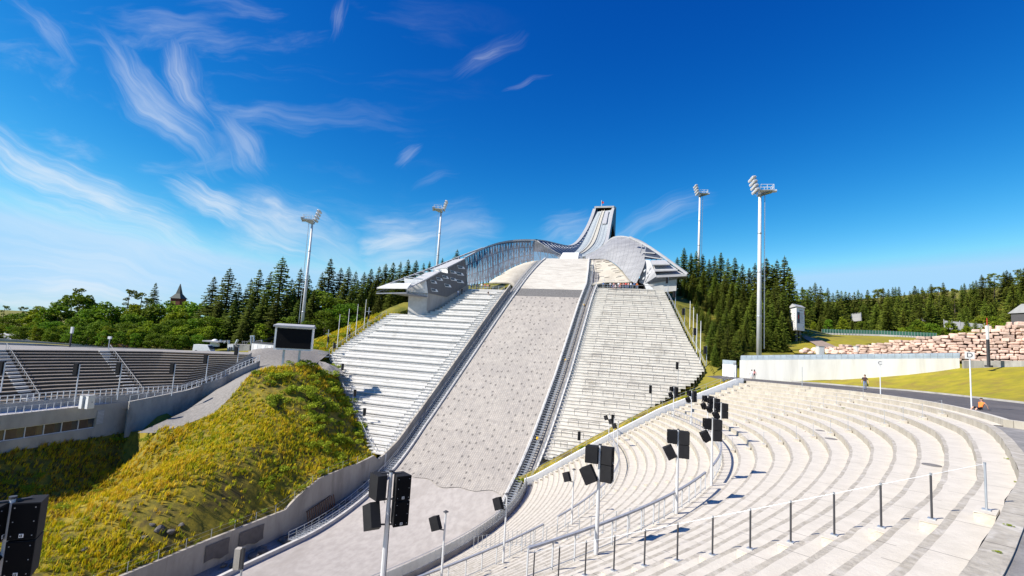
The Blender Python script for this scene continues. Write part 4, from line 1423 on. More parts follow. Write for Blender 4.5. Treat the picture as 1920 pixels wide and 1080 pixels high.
def build_commentary():
    z_t, z_b = -15.0, -19.6
    a, b = atz(-40, 783.5, z_t), atz(242, 752.5, z_t)
    mid = atz(120, 766, z_t)
    line = [np.array([a[0] - 3.5, a[1] - 10, 0]), a, mid, b]
    L = resample(line, 13) * np.array([1, 1, 0])
    root = thing('commentary_building', (b[0], b[1], z_b), 'low concrete building with a long window strip, set in the grass below the dark stand', 'building')
    o0 = np.array(root.location)
    # wall with the window strip left open
    zs = (z_b - 5.5, z_b + .95, z_b + 2.55, z_t)
    wl = MB()
    wl.wall([p - o0 for p in L], [zs[0] - o0[2]] * 13, [zs[1] - o0[2]] * 13, .35, 'grey_concrete', side=-1)
    wl.wall([p - o0 for p in L], [zs[2] - o0[2]] * 13, [zs[3] - o0[2]] * 13, .35, 'grey_concrete', side=-1)
    # solid end piece
    k = 10
    wl.wall([p - o0 for p in L[k:]], [zs[1] - .002 - o0[2]] * (13 - k), [zs[2] + .002 - o0[2]] * (13 - k), .35, 'grey_concrete', side=-1)
    wl.build('wall', root)
    W = resample(L[:k + 1], 12)
    inn = np.array([-.28, .08, 0])
    for i in range(11):
        p, q = W[i] + inn, W[i + 1] + inn; e = (q - p) * .02
        fr = MB()
        for (z0, z1) in ((zs[1], zs[1] + .08), (zs[2] - .08, zs[2])):
            fr.hexa([p + (0, 0, z0) - o0, q + (0, 0, z0) - o0, q + (.12, -.03, z0) - o0, p + (.12, -.03, z0) - o0, p + (0, 0, z1) - o0, q + (0, 0, z1) - o0, q + (.12, -.03, z1) - o0, p + (.12, -.03, z1) - o0], 'white_paint')
        fr.tube([p + (.06, 0, zs[1]) - o0, p + (.06, 0, zs[2]) - o0], .07, 'white_paint', 4)
        f = fr.build('window', root)
        pn = MB()
        c1, c2 = p + e, p + (q - p) * .62
        pn.face([c1 + (0, 0, zs[1] + .05) - o0, c2 + (0, 0, zs[1] + .05) - o0, c2 + (0, 0, zs[2] - .05) - o0, c1 + (0, 0, zs[2] - .05) - o0], 'brown_pane')
        pn.face([c2 + (0, 0, zs[1] + .05) - o0, q + (0, 0, zs[1] + .05) - o0, q + (0, 0, zs[2] - .05) - o0, c2 + (0, 0, zs[2] - .05) - o0], 'window_glass')
        pn.build('pane', f)
    vp = MB(); c = (L[k] * .75 + L[k + 1] * .25); vp.box(c - o0 + (.06, -.02, zs[1] + .95 + .6), (.08, 1.1, 2.3), 'panel_grey', rz=math.atan2(L[k + 1][1] - L[k][1], L[k + 1][0] - L[k][0]) - math.pi / 2)
    for j in range(9): vp.box(c - o0 + (.11, -.02, zs[1] + .65 + .22 * j), (.04, .95, .05), 'white_metal', rz=math.atan2(L[k + 1][1] - L[k][1], L[k + 1][0] - L[k][0]) - math.pi / 2)
    vp.build('vent', root)
    # deck on the roof between the facade and the parapet
    dk = MB(); F = resample([p + (0, 0, 0) for p in DFL[:46]], 13)
    dk.grid([[np.array([p[0] - .3, p[1], z_t - .02]) - o0 for p in L], [np.array([p[0], p[1], z_t + .1]) - o0 for p in F]], 'deck')
    dk.build('roof_deck', root)
    # end face
    ef = MB(); q = b
    back = np.array([F[-1][0], F[-1][1], 0])
    ef.wall([np.array([q[0], q[1], 0]) - o0, np.array([q[0] - 4, q[1] + 2.5, 0]) - o0], [z_b - 1.5 - o0[2]] * 2, [z_t - .01 - o0[2]] * 2, .3, 'grey_concrete', side=1)
    ef.build('end_wall', root)
    # short pole railing along the deck edge
    pr = MB()
    for p in resample(L, 34): pr.tube([np.array([p[0] - .2, p[1], z_t]), np.array([p[0] - .2, p[1], z_t + 1.0])], .045, 'white_metal', 4)
    pr.tube([np.array([p[0] - .2, p[1], z_t + .98]) for p in L], .02, 'white_metal', 4)
    tag(pr.build('deck_railing', None, origin=np.array([L[6][0], L[6][1], z_t])), 'thin rope railing on short posts along the edge of the sunlit roof deck', 'railing')
    # stacked crowd barriers at the deck end
    cb = MB(); c = b + np.array([-1.2, -2.2, 0]); dr = (L[-1] - L[-2]) / np.linalg.norm(L[-1] - L[-2])
    for k2 in range(4):
        for z in (.15, 1.1): cb.tube([c + dr * -3.2 + np.array([-.25 * k2, 0, z]), c + np.array([-.25 * k2, 0, z])], .035, 'white_metal', 4)
        for j in range(15): cb.tube([c + dr * -3.2 * j / 14 + np.array([-.25 * k2, 0, .15]), c + dr * -3.2 * j / 14 + np.array([-.25 * k2, 0, 1.1])], .022, 'white_metal', 3, cap=False)
    tag(cb.build('barrier_stack', None, origin=c), 'stack of pale steel crowd barriers at the right end of the roof deck', 'barrier')
    # electrical cabinets against the parapet
    for k2, px in enumerate((157, 168)):
        c = at(px, 746, 77.5)
        mb = MB(); rz = math.atan2(dr[1], dr[0]) - math.pi / 2
        mb.box((0, 0, 1.0), (.6, 1.0, 2.0), 'white_paint', rz=rz); mb.box((.0, 0, 2.03), (.7, 1.08, .06), 'panel_grey', rz=rz)
        mb.box(np.array([math.cos(rz) * .31, math.sin(rz) * .31, 1.0]), (.03, .9, 1.8), 'white_metal', rz=rz); mb.box(np.array([math.cos(rz) * .34 + .1, math.sin(rz) * .34, 1.0]), (.04, .05, .2), 'dark_post', rz=rz)
        ob = mb.build('electric_cabinet'); ob.location = (c[0] + .4, c[1] - .3, z_t + .05)
        tag(ob, 'pale electric cabinet on the roof deck by the parapet, ' + ('the left one of two' if k2 == 0 else 'the right one of two'), 'cabinet', 'electric cabinets on the deck')
    # curved wall from the building to the path ramp
    tops = [(243, 753), (300, 742), (350, 732), (398, 717)]; Ys = [84, 88, 92, 96]
    pl = [at(px, py, Y) for (px, py), Y in zip(tops, Ys)]
    cw = MB(); cw.wall([p - pl[0] for p in pl], [-6.0, -5.5, -4.5, -2.0], [0, pl[1][2] - pl[0][2], pl[2][2] - pl[0][2], pl[3][2] - pl[0][2]], .4, 'grey_concrete', side=-1)
    ob = cw.build('ramp_wall', None, origin=np.zeros(3)); ob.location = tuple(pl[0]); tag(ob, 'shaded curved concrete wall running from the low building up beside the gravel path', 'wall')
    # lit deck behind that wall
    rd = MB(); F2 = resample(DFL[44:60], 4)
    rd.grid([[p - (0, 0, .35) for p in pl], [np.array([p[0], p[1], q[2] - .3]) for p, q in zip(F2, pl)]], 'deck')
    o = rd.build('ramp_deck'); tag(o, None, None, None, 'structure')
    rr = MB(); q = resample(pl, 12)
    for p in q: rr.tube([p, p + (0, 0, 1.0)], .045, 'white_metal', 4)
    rr.tube([p + (0, 0, .98) for p in q], .035, 'white_metal', 4)
    tag(rr.build('ramp_railing', None, origin=q[0]), 'pale post railing on the curved wall right of the low building', 'railing')
    return L, pl


mat('yard', (.30, .28, .26), (.24, .225, .21), scale=1.5, bump=.3)
mat('deck', (.62, .60, .57), (.52, .50, .475), scale=1, stain=(.42, .40, .38), sscale=.3)
CL, RAMPW = build_commentary()


def bank_edge():
    e = []
    for px, py, Y in ((330, 803, 81), (400, 776, 85), (430, 748, 88), (468, 704, 93), (500, 691, 97), (545, 686, 102), (585, 688, 108)):
        e.append(at(px, py, Y))
    return e


def build_left_ground():
    pe = bank_edge()
    stand_edge = [P(s, tl_stand(s) + .25, prof(s) + 1.2) for s in (102.5, 99, 96, 92.5, 89, 86, 83, 81)]
    wall = [P(s, lt_(s) - wall_d(s) - .3, wall_top_left(s) - .12) for s in (79, 74, 70, 66, 62, 60, 54, 48, 40, 32, 20)]
    facade = [np.array([p[0] - .1, p[1], -20.2]) for p in CL][::-1]
    bnd = stand_edge + wall + [np.array([-62, 22, -25]), np.array([-86, 36, -22])] + facade[::-1][:] + [at(300, 806, 80)] + pe
    inter = []
    for px, py, Y in ((400, 830, 77), (480, 760, 87), (560, 760, 90), (620, 780, 94), (500, 850, 77), (300, 880, 70), (360, 950, 64), (560, 880, 79)):
        p = at(px, py, Y); inter.append(p)
    for i_ in range(1, 13, 2):
        a_, b_ = CL[max(i_ - 1, 0)], CL[min(i_ + 1, 12)]; d_ = (b_ - a_)[:2] / np.linalg.norm((b_ - a_)[:2]); n_ = np.array([d_[1], -d_[0]]); p_ = CL[i_][:2]
        q_ = p_ + n_ * 6.5; inter.append(np.array([q_[0], q_[1], -25.0]))
        if i_ < 10: q_ = p_ + n_ * 15; inter.append(np.array([q_[0], q_[1], -25.2]))
    o, tps, b = patch('grass_bank', bnd, inter, 1.1, 'soil_grass', rough=.16, seed=4)
    # gravel path and yard
    left = [at(258, 812, 79), at(300, 793, 83), at(350, 770, 88), at(396, 738, 94), at(415, 724, 97), at(450, 700, 101), at(480, 682, 105)]
    top = [np.array([DT[-1][0], DT[-1][1], -7.55])] + [np.array([p[0] - .4, p[1] + .2, -7.55]) for p in DT[::-1][1::4]]
    outer = [np.array([-130, 60, -7.6]), np.array([-130, 135, -7.8]), np.array([-84, 140, -7.8]), np.array([-60, 142, -7.4]), np.array([-47, 131, -7.0])]
    right = [P(104.5, tl_stand(104.5) - .1, -6.9), P(103, tl_stand(103) + .2, -8.0)]
    path_b = [at(290, 812, 79.6)] + pe + right + [np.array([-47, 131, -7.0]), np.array([-66, 124, -7.55]), np.array([DT[-1][0] - .6, DT[-1][1] + .3, -7.56])] + left[::-1]
    patch('gravel_path', [p + np.array([0, 0, .03]) for p in path_b], [at(520, 672, 108), at(560, 668, 112)], 2.2, 'gravel', rough=.03, seed=8)
    mb = MB(); inner = [np.array([p[0] - .5, p[1] + .3, -7.58]) for p in DT]; outer_ = []
    for k, p in enumerate(inner):
        u = k / (len(inner) - 1); outer_.append(np.array([-136 + 90 * u, 84 + 50 * u, -7.75]))
    mb.grid([inner, outer_], 'yard'); o = mb.build('yard'); tag(o, None, None, None, 'structure')
    return tps, b


BANK_TPS, BANK_B = build_left_ground()


def grass_mesh(name, pts, normals_z, hmin, hmax, mats_w, blades=6, seed=1, label=None, lean=(.25, .1)):
    """tufts of blades at the given ground points, as one ground cover"""
    rs = np.random.RandomState(seed)
    V, F, MI = [], [], []
    mats_ = [m for m, _ in mats_w]; w = np.array([x for _, x in mats_w]); w = w / w.sum()
    for p in pts:
        mi = rs.choice(len(mats_), p=w); h0 = rs.uniform(hmin, hmax)
        for b in range(blades):
            a = rs.uniform(0, 6.283); r = rs.uniform(.02, .25); x, y = p[0] + r * math.cos(a), p[1] + r * math.sin(a)
            h = h0 * rs.uniform(.5, 1.1); wd = rs.uniform(.03, .07)
            a2 = rs.uniform(0, 6.283); c, s = math.cos(a2) * wd, math.sin(a2) * wd
            lx, ly = rs.normal(lean[0], .22) * h, rs.normal(lean[1], .22) * h
            i = len(V)
            V += [(x - c, y - s, p[2] - .05), (x + c, y + s, p[2] - .05), (x + lx * .45 + c * .7, y + ly * .45 + s * .7, p[2] + h * .6), (x + lx * .45 - c * .7, y + ly * .45 - s * .7, p[2] + h * .6), (x + lx, y + ly, p[2] + h)]
            F += [(i, i + 1, i + 2, i + 3), (i + 3, i + 2, i + 4)]; MI += [mi, mi]
    me = bpy.data.meshes.new(name); me.from_pydata(V, [], F)
    for m in mats_: me.materials.append(M(m))
    me.polygons.foreach_set('material_index', np.array(MI, dtype=np.int32)); me.update()
    o = bpy.data.objects.new(name, me); COL.objects.link(o)
    tag(o, label, None, None, 'stuff')
    return o


def fbm(x, y, sc, seed):
    rs = np.random.RandomState(seed); v = 0; a = 1.0
    for k in range(4):
        ph = rs.uniform(0, 6.28, 6); an = rs.uniform(0, 6.28, 3)
        for j in range(3): v = v + a * np.sin((x * np.cos(an[j]) + y * np.sin(an[j])) * sc * (2 ** k) + ph[j])
        a *= .6
    return v / 4.0


def build_bank_cover():
    rs = np.random.RandomState(3)
    lo, hi = BANK_B[:, :2].min(0), BANK_B[:, :2].max(0)
    q = rs.uniform(lo, hi, (64000, 2)); q = q[inside(BANK_B, q)]
    f = fbm(q[:, 0], q[:, 1], .22, 5)
    keep = rs.uniform(0, 1, len(q)) < np.clip(.6 + f * .8, .03, 1); q, f = q[keep], f[keep]
    z = BANK_TPS(q); p = np.c_[q, z]
    g = fbm(q[:, 0], q[:, 1], .16, 9)
    up = q[:, 1] > 78
    dry = p[(g > .05)]; gre = p[(g <= .05)]
    grass_mesh('dry_grass', dry, None, .35, .95, [('blade_dry', 3), ('blade_yellow', 4), ('blade_green', .8)], 6, 1, 'tall dry yellow grass growing over the bank')
    grass_mesh('green_grass', gre, None, .3, .75, [('blade_yellow', 3), ('blade_green', 2), ('blade_dry', .6)], 6, 2, 'short yellow green grass growing over the bank')
    h_ = fbm(p[:, 0], p[:, 1], .13, 31) - .012 * (p[:, 0] + 52) - .01 * (p[:, 1] - 62)
    br = p[(h_ > .12) & (rs.uniform(0, 1, len(p)) < .8)]
    grass_mesh('brown_brush', br, None, .25, .7, [('blade_brown', 3), ('blade_dark', 2), ('blade_dry', .5)], 7, 12, 'patches of dark brown scrub in the grass of the bank')
    # leafy bushes on the upper bank
    k = 0
    for i in range(900):
        c = rs.uniform(lo, hi)
        if not inside(BANK_B, c)[0]: continue
        if fbm(c[0], c[1], .2, 14) < (-.25 if c[1] > 82 else .3): continue
        r = rs.uniform(.7, 1.5) * (1.25 if c[1] > 84 else .8)
        zc = float(BANK_TPS([c])[0])
        bush('bush', (c[0], c[1], zc), r, 'leafy green bush growing in the tall grass of the bank', 'bushes on the grass bank'); k += 1
        if k > 130: break
    for i in range(60):
        c = rs.uniform(lo, hi)
        if inside(BANK_B, c)[0] and fbm(c[0], c[1], .3, 22) > .25:
            add_rock('bank_rock', (c[0], c[1], float(BANK_TPS([c])[0]) + .05), rs.uniform(.2, .6), 'rock', 'grey rock showing through the grass of the bank', 'rocks in the grass bank')
    def bank_hit(px, py):
        r_ = ray(px, py)
        for Y_ in np.arange(30, 110, .15):
            q_ = r_ * Y_
            if q_[2] <= float(BANK_TPS([q_[:2]])[0]): return q_
        return r_ * 60
    for (px, py, Y, s) in ((270, 1008, 55, 1.0), (300, 992, 57, 1.5), (320, 998, 56.5, 1.2), (285, 985, 57.5, 1.0), (160, 1032, 50, .9), (185, 1036, 50, .8), (340, 985, 58, .9)):
        p = bank_hit(px, py); z = p[2]
        add_rock('bank_rock', (p[0], p[1], z + .05), s * .42, 'rock', 'grey rock showing through the grass of the bank', 'rocks in the grass bank')


BUSH = []
def leaf_blob(rs, n, rad, size, V, F, c=(0, 0, 0), flat=.75, shell=.55):
    for _ in range(n):
        d = rs.normal(0, 1, 3); d /= np.linalg.norm(d); d[2] = d[2] * flat
        rr = rad * (shell + (1 - shell) * rs.uniform(0, 1) ** .5)
        p = np.array(c) + d * rr
        u = rs.normal(0, 1, 3); u /= np.linalg.norm(u); w = np.cross(u, d + rs.normal(0, .5, 3)); w /= np.linalg.norm(w) + 1e-9
        s = size * rs.uniform(.6, 1.3); i = len(V)
        V += [tuple(p - u * s * .5), tuple(p + w * s * .35), tuple(p + u * s * .5), tuple(p - w * s * .35)]; F.append((i, i + 1, i + 2, i + 3))


def bush(name, loc, r, label, group):
    if not BUSH:
        for s in range(4):
            rs = np.random.RandomState(60 + s); V, F = [], []
            for _ in range(9):
                c = (rs.normal(0, .45), rs.normal(0, .45), rs.uniform(.25, .75)); leaf_blob(rs, 75, rs.uniform(.28, .48), .17, V, F, c)
            me = bpy.data.meshes.new('bush'); me.from_pydata(V, [], F); me.materials.append(M('bush_leaf')); BUSH.append(me)
    o = bpy.data.objects.new(name, BUSH[rnd.randrange(4)]); COL.objects.link(o)
    o.location = tuple(map(float, loc)); o.scale = (r * rnd.uniform(.9, 1.3), r * rnd.uniform(.9, 1.3), r * rnd.uniform(.7, 1.0)); o.rotation_euler = (0, 0, rnd.uniform(0, 6.28))
    tag(o, label, 'bush', group)
    return o


build_bank_cover()
bowl_litter()


def build_lawn_cover():
    rs = np.random.RandomState(8)
    # green strip between right stand and the sloping white wall
    pts = []
    for k in range(1100):
        u = rs.uniform(0.02, .98); i = u * (len(diag_pts) - 1); j = int(i); f = i - j
        p = diag_pts[j] + (diag_pts[j + 1] - diag_pts[j]) * f; z = diag_z[j] + (diag_z[j + 1] - diag_z[j]) * f
        d = rs.uniform(.4, 1.0 + 2.4 * max(0, u - .35))
        pts.append((p[0] - .25 * d, p[1] + d, z - .78 - .05 * d))
    grass_mesh('verge_grass', pts, None, .25, .7, [('blade_yellow', 2), ('blade_green', 2), ('blade_dry', 1)], 6, 4, 'strip of yellow green weeds between the right stand and the white sloping wall')
    mb = MB(); a, b = [], []
    for p, z in zip(diag_pts, diag_z): a.append((p[0], p[1] + .3, z - .75)); b.append((p[0] - 1.0, p[1] + 4.6, z - .95))
    mb.grid([b, a], 'soil_grass'); o = mb.build('verge'); tag(o, None, None, None, 'structure')
    for k in range(9):
        u = (.03, .3, .52, .55, .72, .76, .80, .83, .87)[k]; i = u * (len(diag_pts) - 1); j = int(i)
        p = diag_pts[j]; bush('bush', (p[0] - .4, p[1] + rs.uniform(1.2, 2.6), diag_z[j] - .9), rs.uniform(.6, 1.1) * (1.25 if k > 4 else .8), 'leafy bush on the weedy strip beside the white sloping wall', 'bushes beside the sloping wall')
    # tussocks of the bright lawn
    lo, hi = LAWN_B[:, :2].min(0), LAWN_B[:, :2].max(0)


build_lawn_cover()

# ------------------------------------------------------------------ inrun tower, wings, pavilions
def on_t(px, py, t):
    p = on_plane(px, py, LT * t, LT); return float(p @ AX), float(p[2])
def on_s(px, py, s):
    p = on_plane(px, py, AX * s, AX); return float(p @ LT), float(p[2])
def hs(p): return (float(np.dot(p, LT)), float(np.dot(p, AX)), float(p[2]))


def build_inrun():
    root = thing('inrun_tower', (0, 0, 0), 'tall pale ski jump inrun tower curving up to a square top with a pennant', 'ski jump tower')
    root.rotation_euler = (0, 0, -HA)
    RIM = [(168, 1003, 450), (178, 1025, 452.5), (190, 1050, 459), (199, 1066, 462.3), (205, 1076, 461.5), (210, 1083, 457.5), (217, 1092, 447), (225, 1100, 434.5), (233, 1106.5, 421.5), (241, 1112, 408.5), (251, 1117, 392.5)]
    FLL = [(168, 1046, 484), (178, 1062, 481), (189, 1075, 476), (200, 1084.5, 467.5), (209, 1092, 458), (222, 1101.8, 439), (234, 1110, 419.5), (247, 1118, 402), (251, 1120, 397)]
    FLR = [(168, 1088, 482), (178, 1098, 479.5), (186, 1106, 476), (196, 1118, 469), (206, 1128, 460), (214, 1133.5, 449.5), (223, 1136.8, 434), (233, 1139.5, 418), (243, 1142.3, 402), (251, 1144.3, 394)]
    RIR = [(204, 1131, 462), (214, 1135.8, 450.5), (223, 1138.8, 433), (233, 1142, 416), (243, 1145, 400), (251, 1147.5, 391)]
    def curve(L, s_arr):
        L = np.array(L, float); out = []
        for s in s_arr:
            x = float(np.interp(s, L[:, 0], L[:, 1])); y = float(np.interp(s, L[:, 0], L[:, 2])); t, z = on_s(x, y, s); out.append([t, s, z])
        out = np.array(out)
        for c in (0, 2):
            v = out[:, c]; out[:, c] = np.convolve(np.r_[2 * v[0] - v[3:0:-1], v, 2 * v[-1] - v[-2:-5:-1]], np.ones(7) / 7, 'valid')
        return out
    ss = np.linspace(170, 251, 55)
    fl_, fr_ = curve(FLL, ss), curve(FLR, ss)
    zf = lambda s: float(np.interp(s, ss, (fl_[:, 2] + fr_[:, 2]) / 2))
    fl = MB()
    for (u0, u1) in ((-.03, .34), (.58, 1.03)): fl.grid([[a + (b - a) * u0, a + (b - a) * u1] for a, b in zip(fl_, fr_)], 'inrun_floor', flip=True)
    fl.build('inrun_floor', root, smooth=True)
    tk = MB()
    def tp(a, b, u, dz): return a + (b - a) * u + np.array([0, 0, dz])
    tk.grid([[tp(a, b, .34, 0), tp(a, b, .34, .45), tp(a, b, .385, .45), tp(a, b, .385, .12), tp(a, b, .535, .12), tp(a, b, .535, .45), tp(a, b, .58, .45), tp(a, b, .58, 0)] for a, b in zip(fl_, fr_)], 'track', flip=True)
    tk.build('track', root)
    sl = MB()
    for u in (.2, .66, .84): sl.tube([tp(a, b, u, .5) for a, b in zip(fl_[6:-2:2], fr_[6:-2:2])], .055, 'metal', 4)
    sl.build('floor_rails', root)
    s2 = np.linspace(170, 251, 48); rim, flo = curve(RIM, s2), curve(FLL, s2)
    lw = MB(); lw.grid([[f - (0, 0, .3), r] for f, r in zip(flo, rim)], 'navy_and_shade')  # inner face coloured as if in shade
    for f, r in list(zip(flo, rim))[::2]: lw.tube([f + (.06, 0, 0), r + (.06, 0, -.1)], .07, 'metal', 4)
    lw.grid([[r + (-1.3, 0, -4.2), r + (-1.3, 0, .1)] for r in rim], 'panel_grey', flip=True)
    lw.build('left_side_wall', root, smooth=True)
    s3 = np.linspace(204, 251, 30); rir, flr = curve(RIR, s3), curve(FLR, s3)
    rw = MB(); rw.grid([[f - (0, 0, .3), r] for f, r in zip(flr, rir)], 'panel_grey', flip=True)
    rw.grid([[r + (1.1, 0, -6.5), r + (1.1, 0, .1)] for r in rir], 'navy_and_shade')  # outer right face, its shade painted on
    rw.build('right_side_wall', root, smooth=True)
    cap = MB()
    cap.grid([[r + (-1.5, 0, -.1), r + (-1.5, 0, .4), r + (.05, 0, .35), r + (.05, 0, -.15)] for r in rim], 'rim_cap')
    cap.grid([[r + (-.05, 0, -.15), r + (-.05, 0, .35), r + (1.25, 0, .4), r + (1.25, 0, -.1)] for r in rir], 'rim_cap')
    cap.build('rim_caps', root, smooth=False)
    und = MB(); und.grid([[a + (-1.6, 0, -3.5), b + (1.0, 0, -3.5)] for a, b in zip(fl_[18:], fr_[18:])], 'navy_and_shade'); und.build('underside', root)
    # top house: frame round a dark opening, start gate, lift panel
    hd = MB(); zt = 70.2
    hd.hexa([(-38.1, 250.5, zt), (-27.9, 250.5, zt), (-27.9, 262, zt + 2.2), (-38.1, 262, zt + 2.2), (-38.1, 250.5, zt + .9), (-27.9, 250.5, zt + .9), (-27.9, 262, zt + 3.1), (-38.1, 262, zt + 3.1)], 'rim_cap')
    hd.build('roof', root)
    bx = MB()
    bx.face([(-27.95, 250.4, 61), (-27.95, 262, 55), (-27.95, 262, zt + 2.3), (-27.95, 250.4, zt + .1)], 'navy_and_shade')
    bx.face([(-38.05, 250.4, 61), (-38.05, 250.4, zt + .1), (-38.05, 262, zt + 2.3), (-38.05, 262, 55)], 'panel_grey')
    bx.face([(-38, 261.9, 50), (-28, 261.9, 50), (-28, 261.9, zt + 2.2), (-38, 261.9, zt + 2.2)], 'opening_shade')  # room's inner shade painted on its back and floor
    bx.face([(-38, 250.6, 66.2), (-28, 250.6, 66.2), (-28, 262, 66.2), (-38, 262, 66.2)], 'opening_shade')
    bx.build('top_room', root)
    fr = MB()
    for t0 in (-37.7, -28.35): fr.box((t0, 250.7, 68.3), (.7, .8, 4.0), 'rim_cap')
    fr.build('opening_frame', root)
    gt = MB(); gt.box((-33.4, 249.6, 67.4), (2.6, .5, .9), 'white_paint'); gt.box((-33.0, 249.4, 66.7), (7.0, .6, .35), 'white_paint')
    for k in range(5): gt.box((-35 + k * 1.1, 249.3, 67.9), (.12, .12, .5), 'white_paint')
    gt.build('start_gate', root)
    pn = MB(); s_a, s_b = 231, 247
    q_ = [(lambda a, b: a + (b - a) * u)(np.array([np.interp(s_, ss, fl_[:, c]) for c in range(3)]), np.array([np.interp(s_, ss, fr_[:, c]) for c in range(3)])) for s_, u in ((s_a, .68), (s_a, .93), (s_b, .93), (s_b, .68))]
    pn.hexa([p + (0, 0, .35) for p in q_] + [p + (0, 0, .9) for p in q_], 'panel_grey')
    pn.build('lift_cover', root)
    # take-off table with white boards, and the support leg
    tb = MB(); tb.hexa([(-36.0, 161.3, 27.3), (-29.5, 161.3, 27.3), (-29.5, 171.5, 29), (-36.0, 171.5, 29), (-35.6, 165.5, 30.5), (-30, 165.5, 30.5), (-30, 171.5, 31.2), (-35.6, 171.5, 31.2)], 'white_paint')
    tb.build('takeoff_table', root)
    lg = MB(); lg.hexa([(-37, 205, 10), (-29, 205, 10), (-29, 250, 10), (-37, 250, 10), (-37, 214, 38.5), (-29, 214, 38.5), (-29, 246, 58.5), (-37, 246, 58.5)], 'panel_grey'); lg.build('tower_leg', root)
    # pennant
    fp = thing('flagpole', P(251.5, -34.6, zt + .9), 'short white pole with a small red pennant on top of the inrun tower', 'flagpole')
    mb = MB(); mb.tube([(0, 0, 0), (0, 0, 3.4)], .09, 'white_paint', 6); mb.build('pole', fp)
    mb = MB(); mb.grid([[(.05 + 1.3 * u, .15 * math.sin(u * 6), 3.3 - .95 * u), (.05 + 1.3 * u, .15 * math.sin(u * 6), 1.45 + .55 * u)] for u in np.linspace(0, 1, 7)], 'red'); mb.build('pennant', fp)
    return root


mat('rim_cap', (.42, .42, .425), (.35, .35, .355), scale=1, rough=.5)
build_inrun()


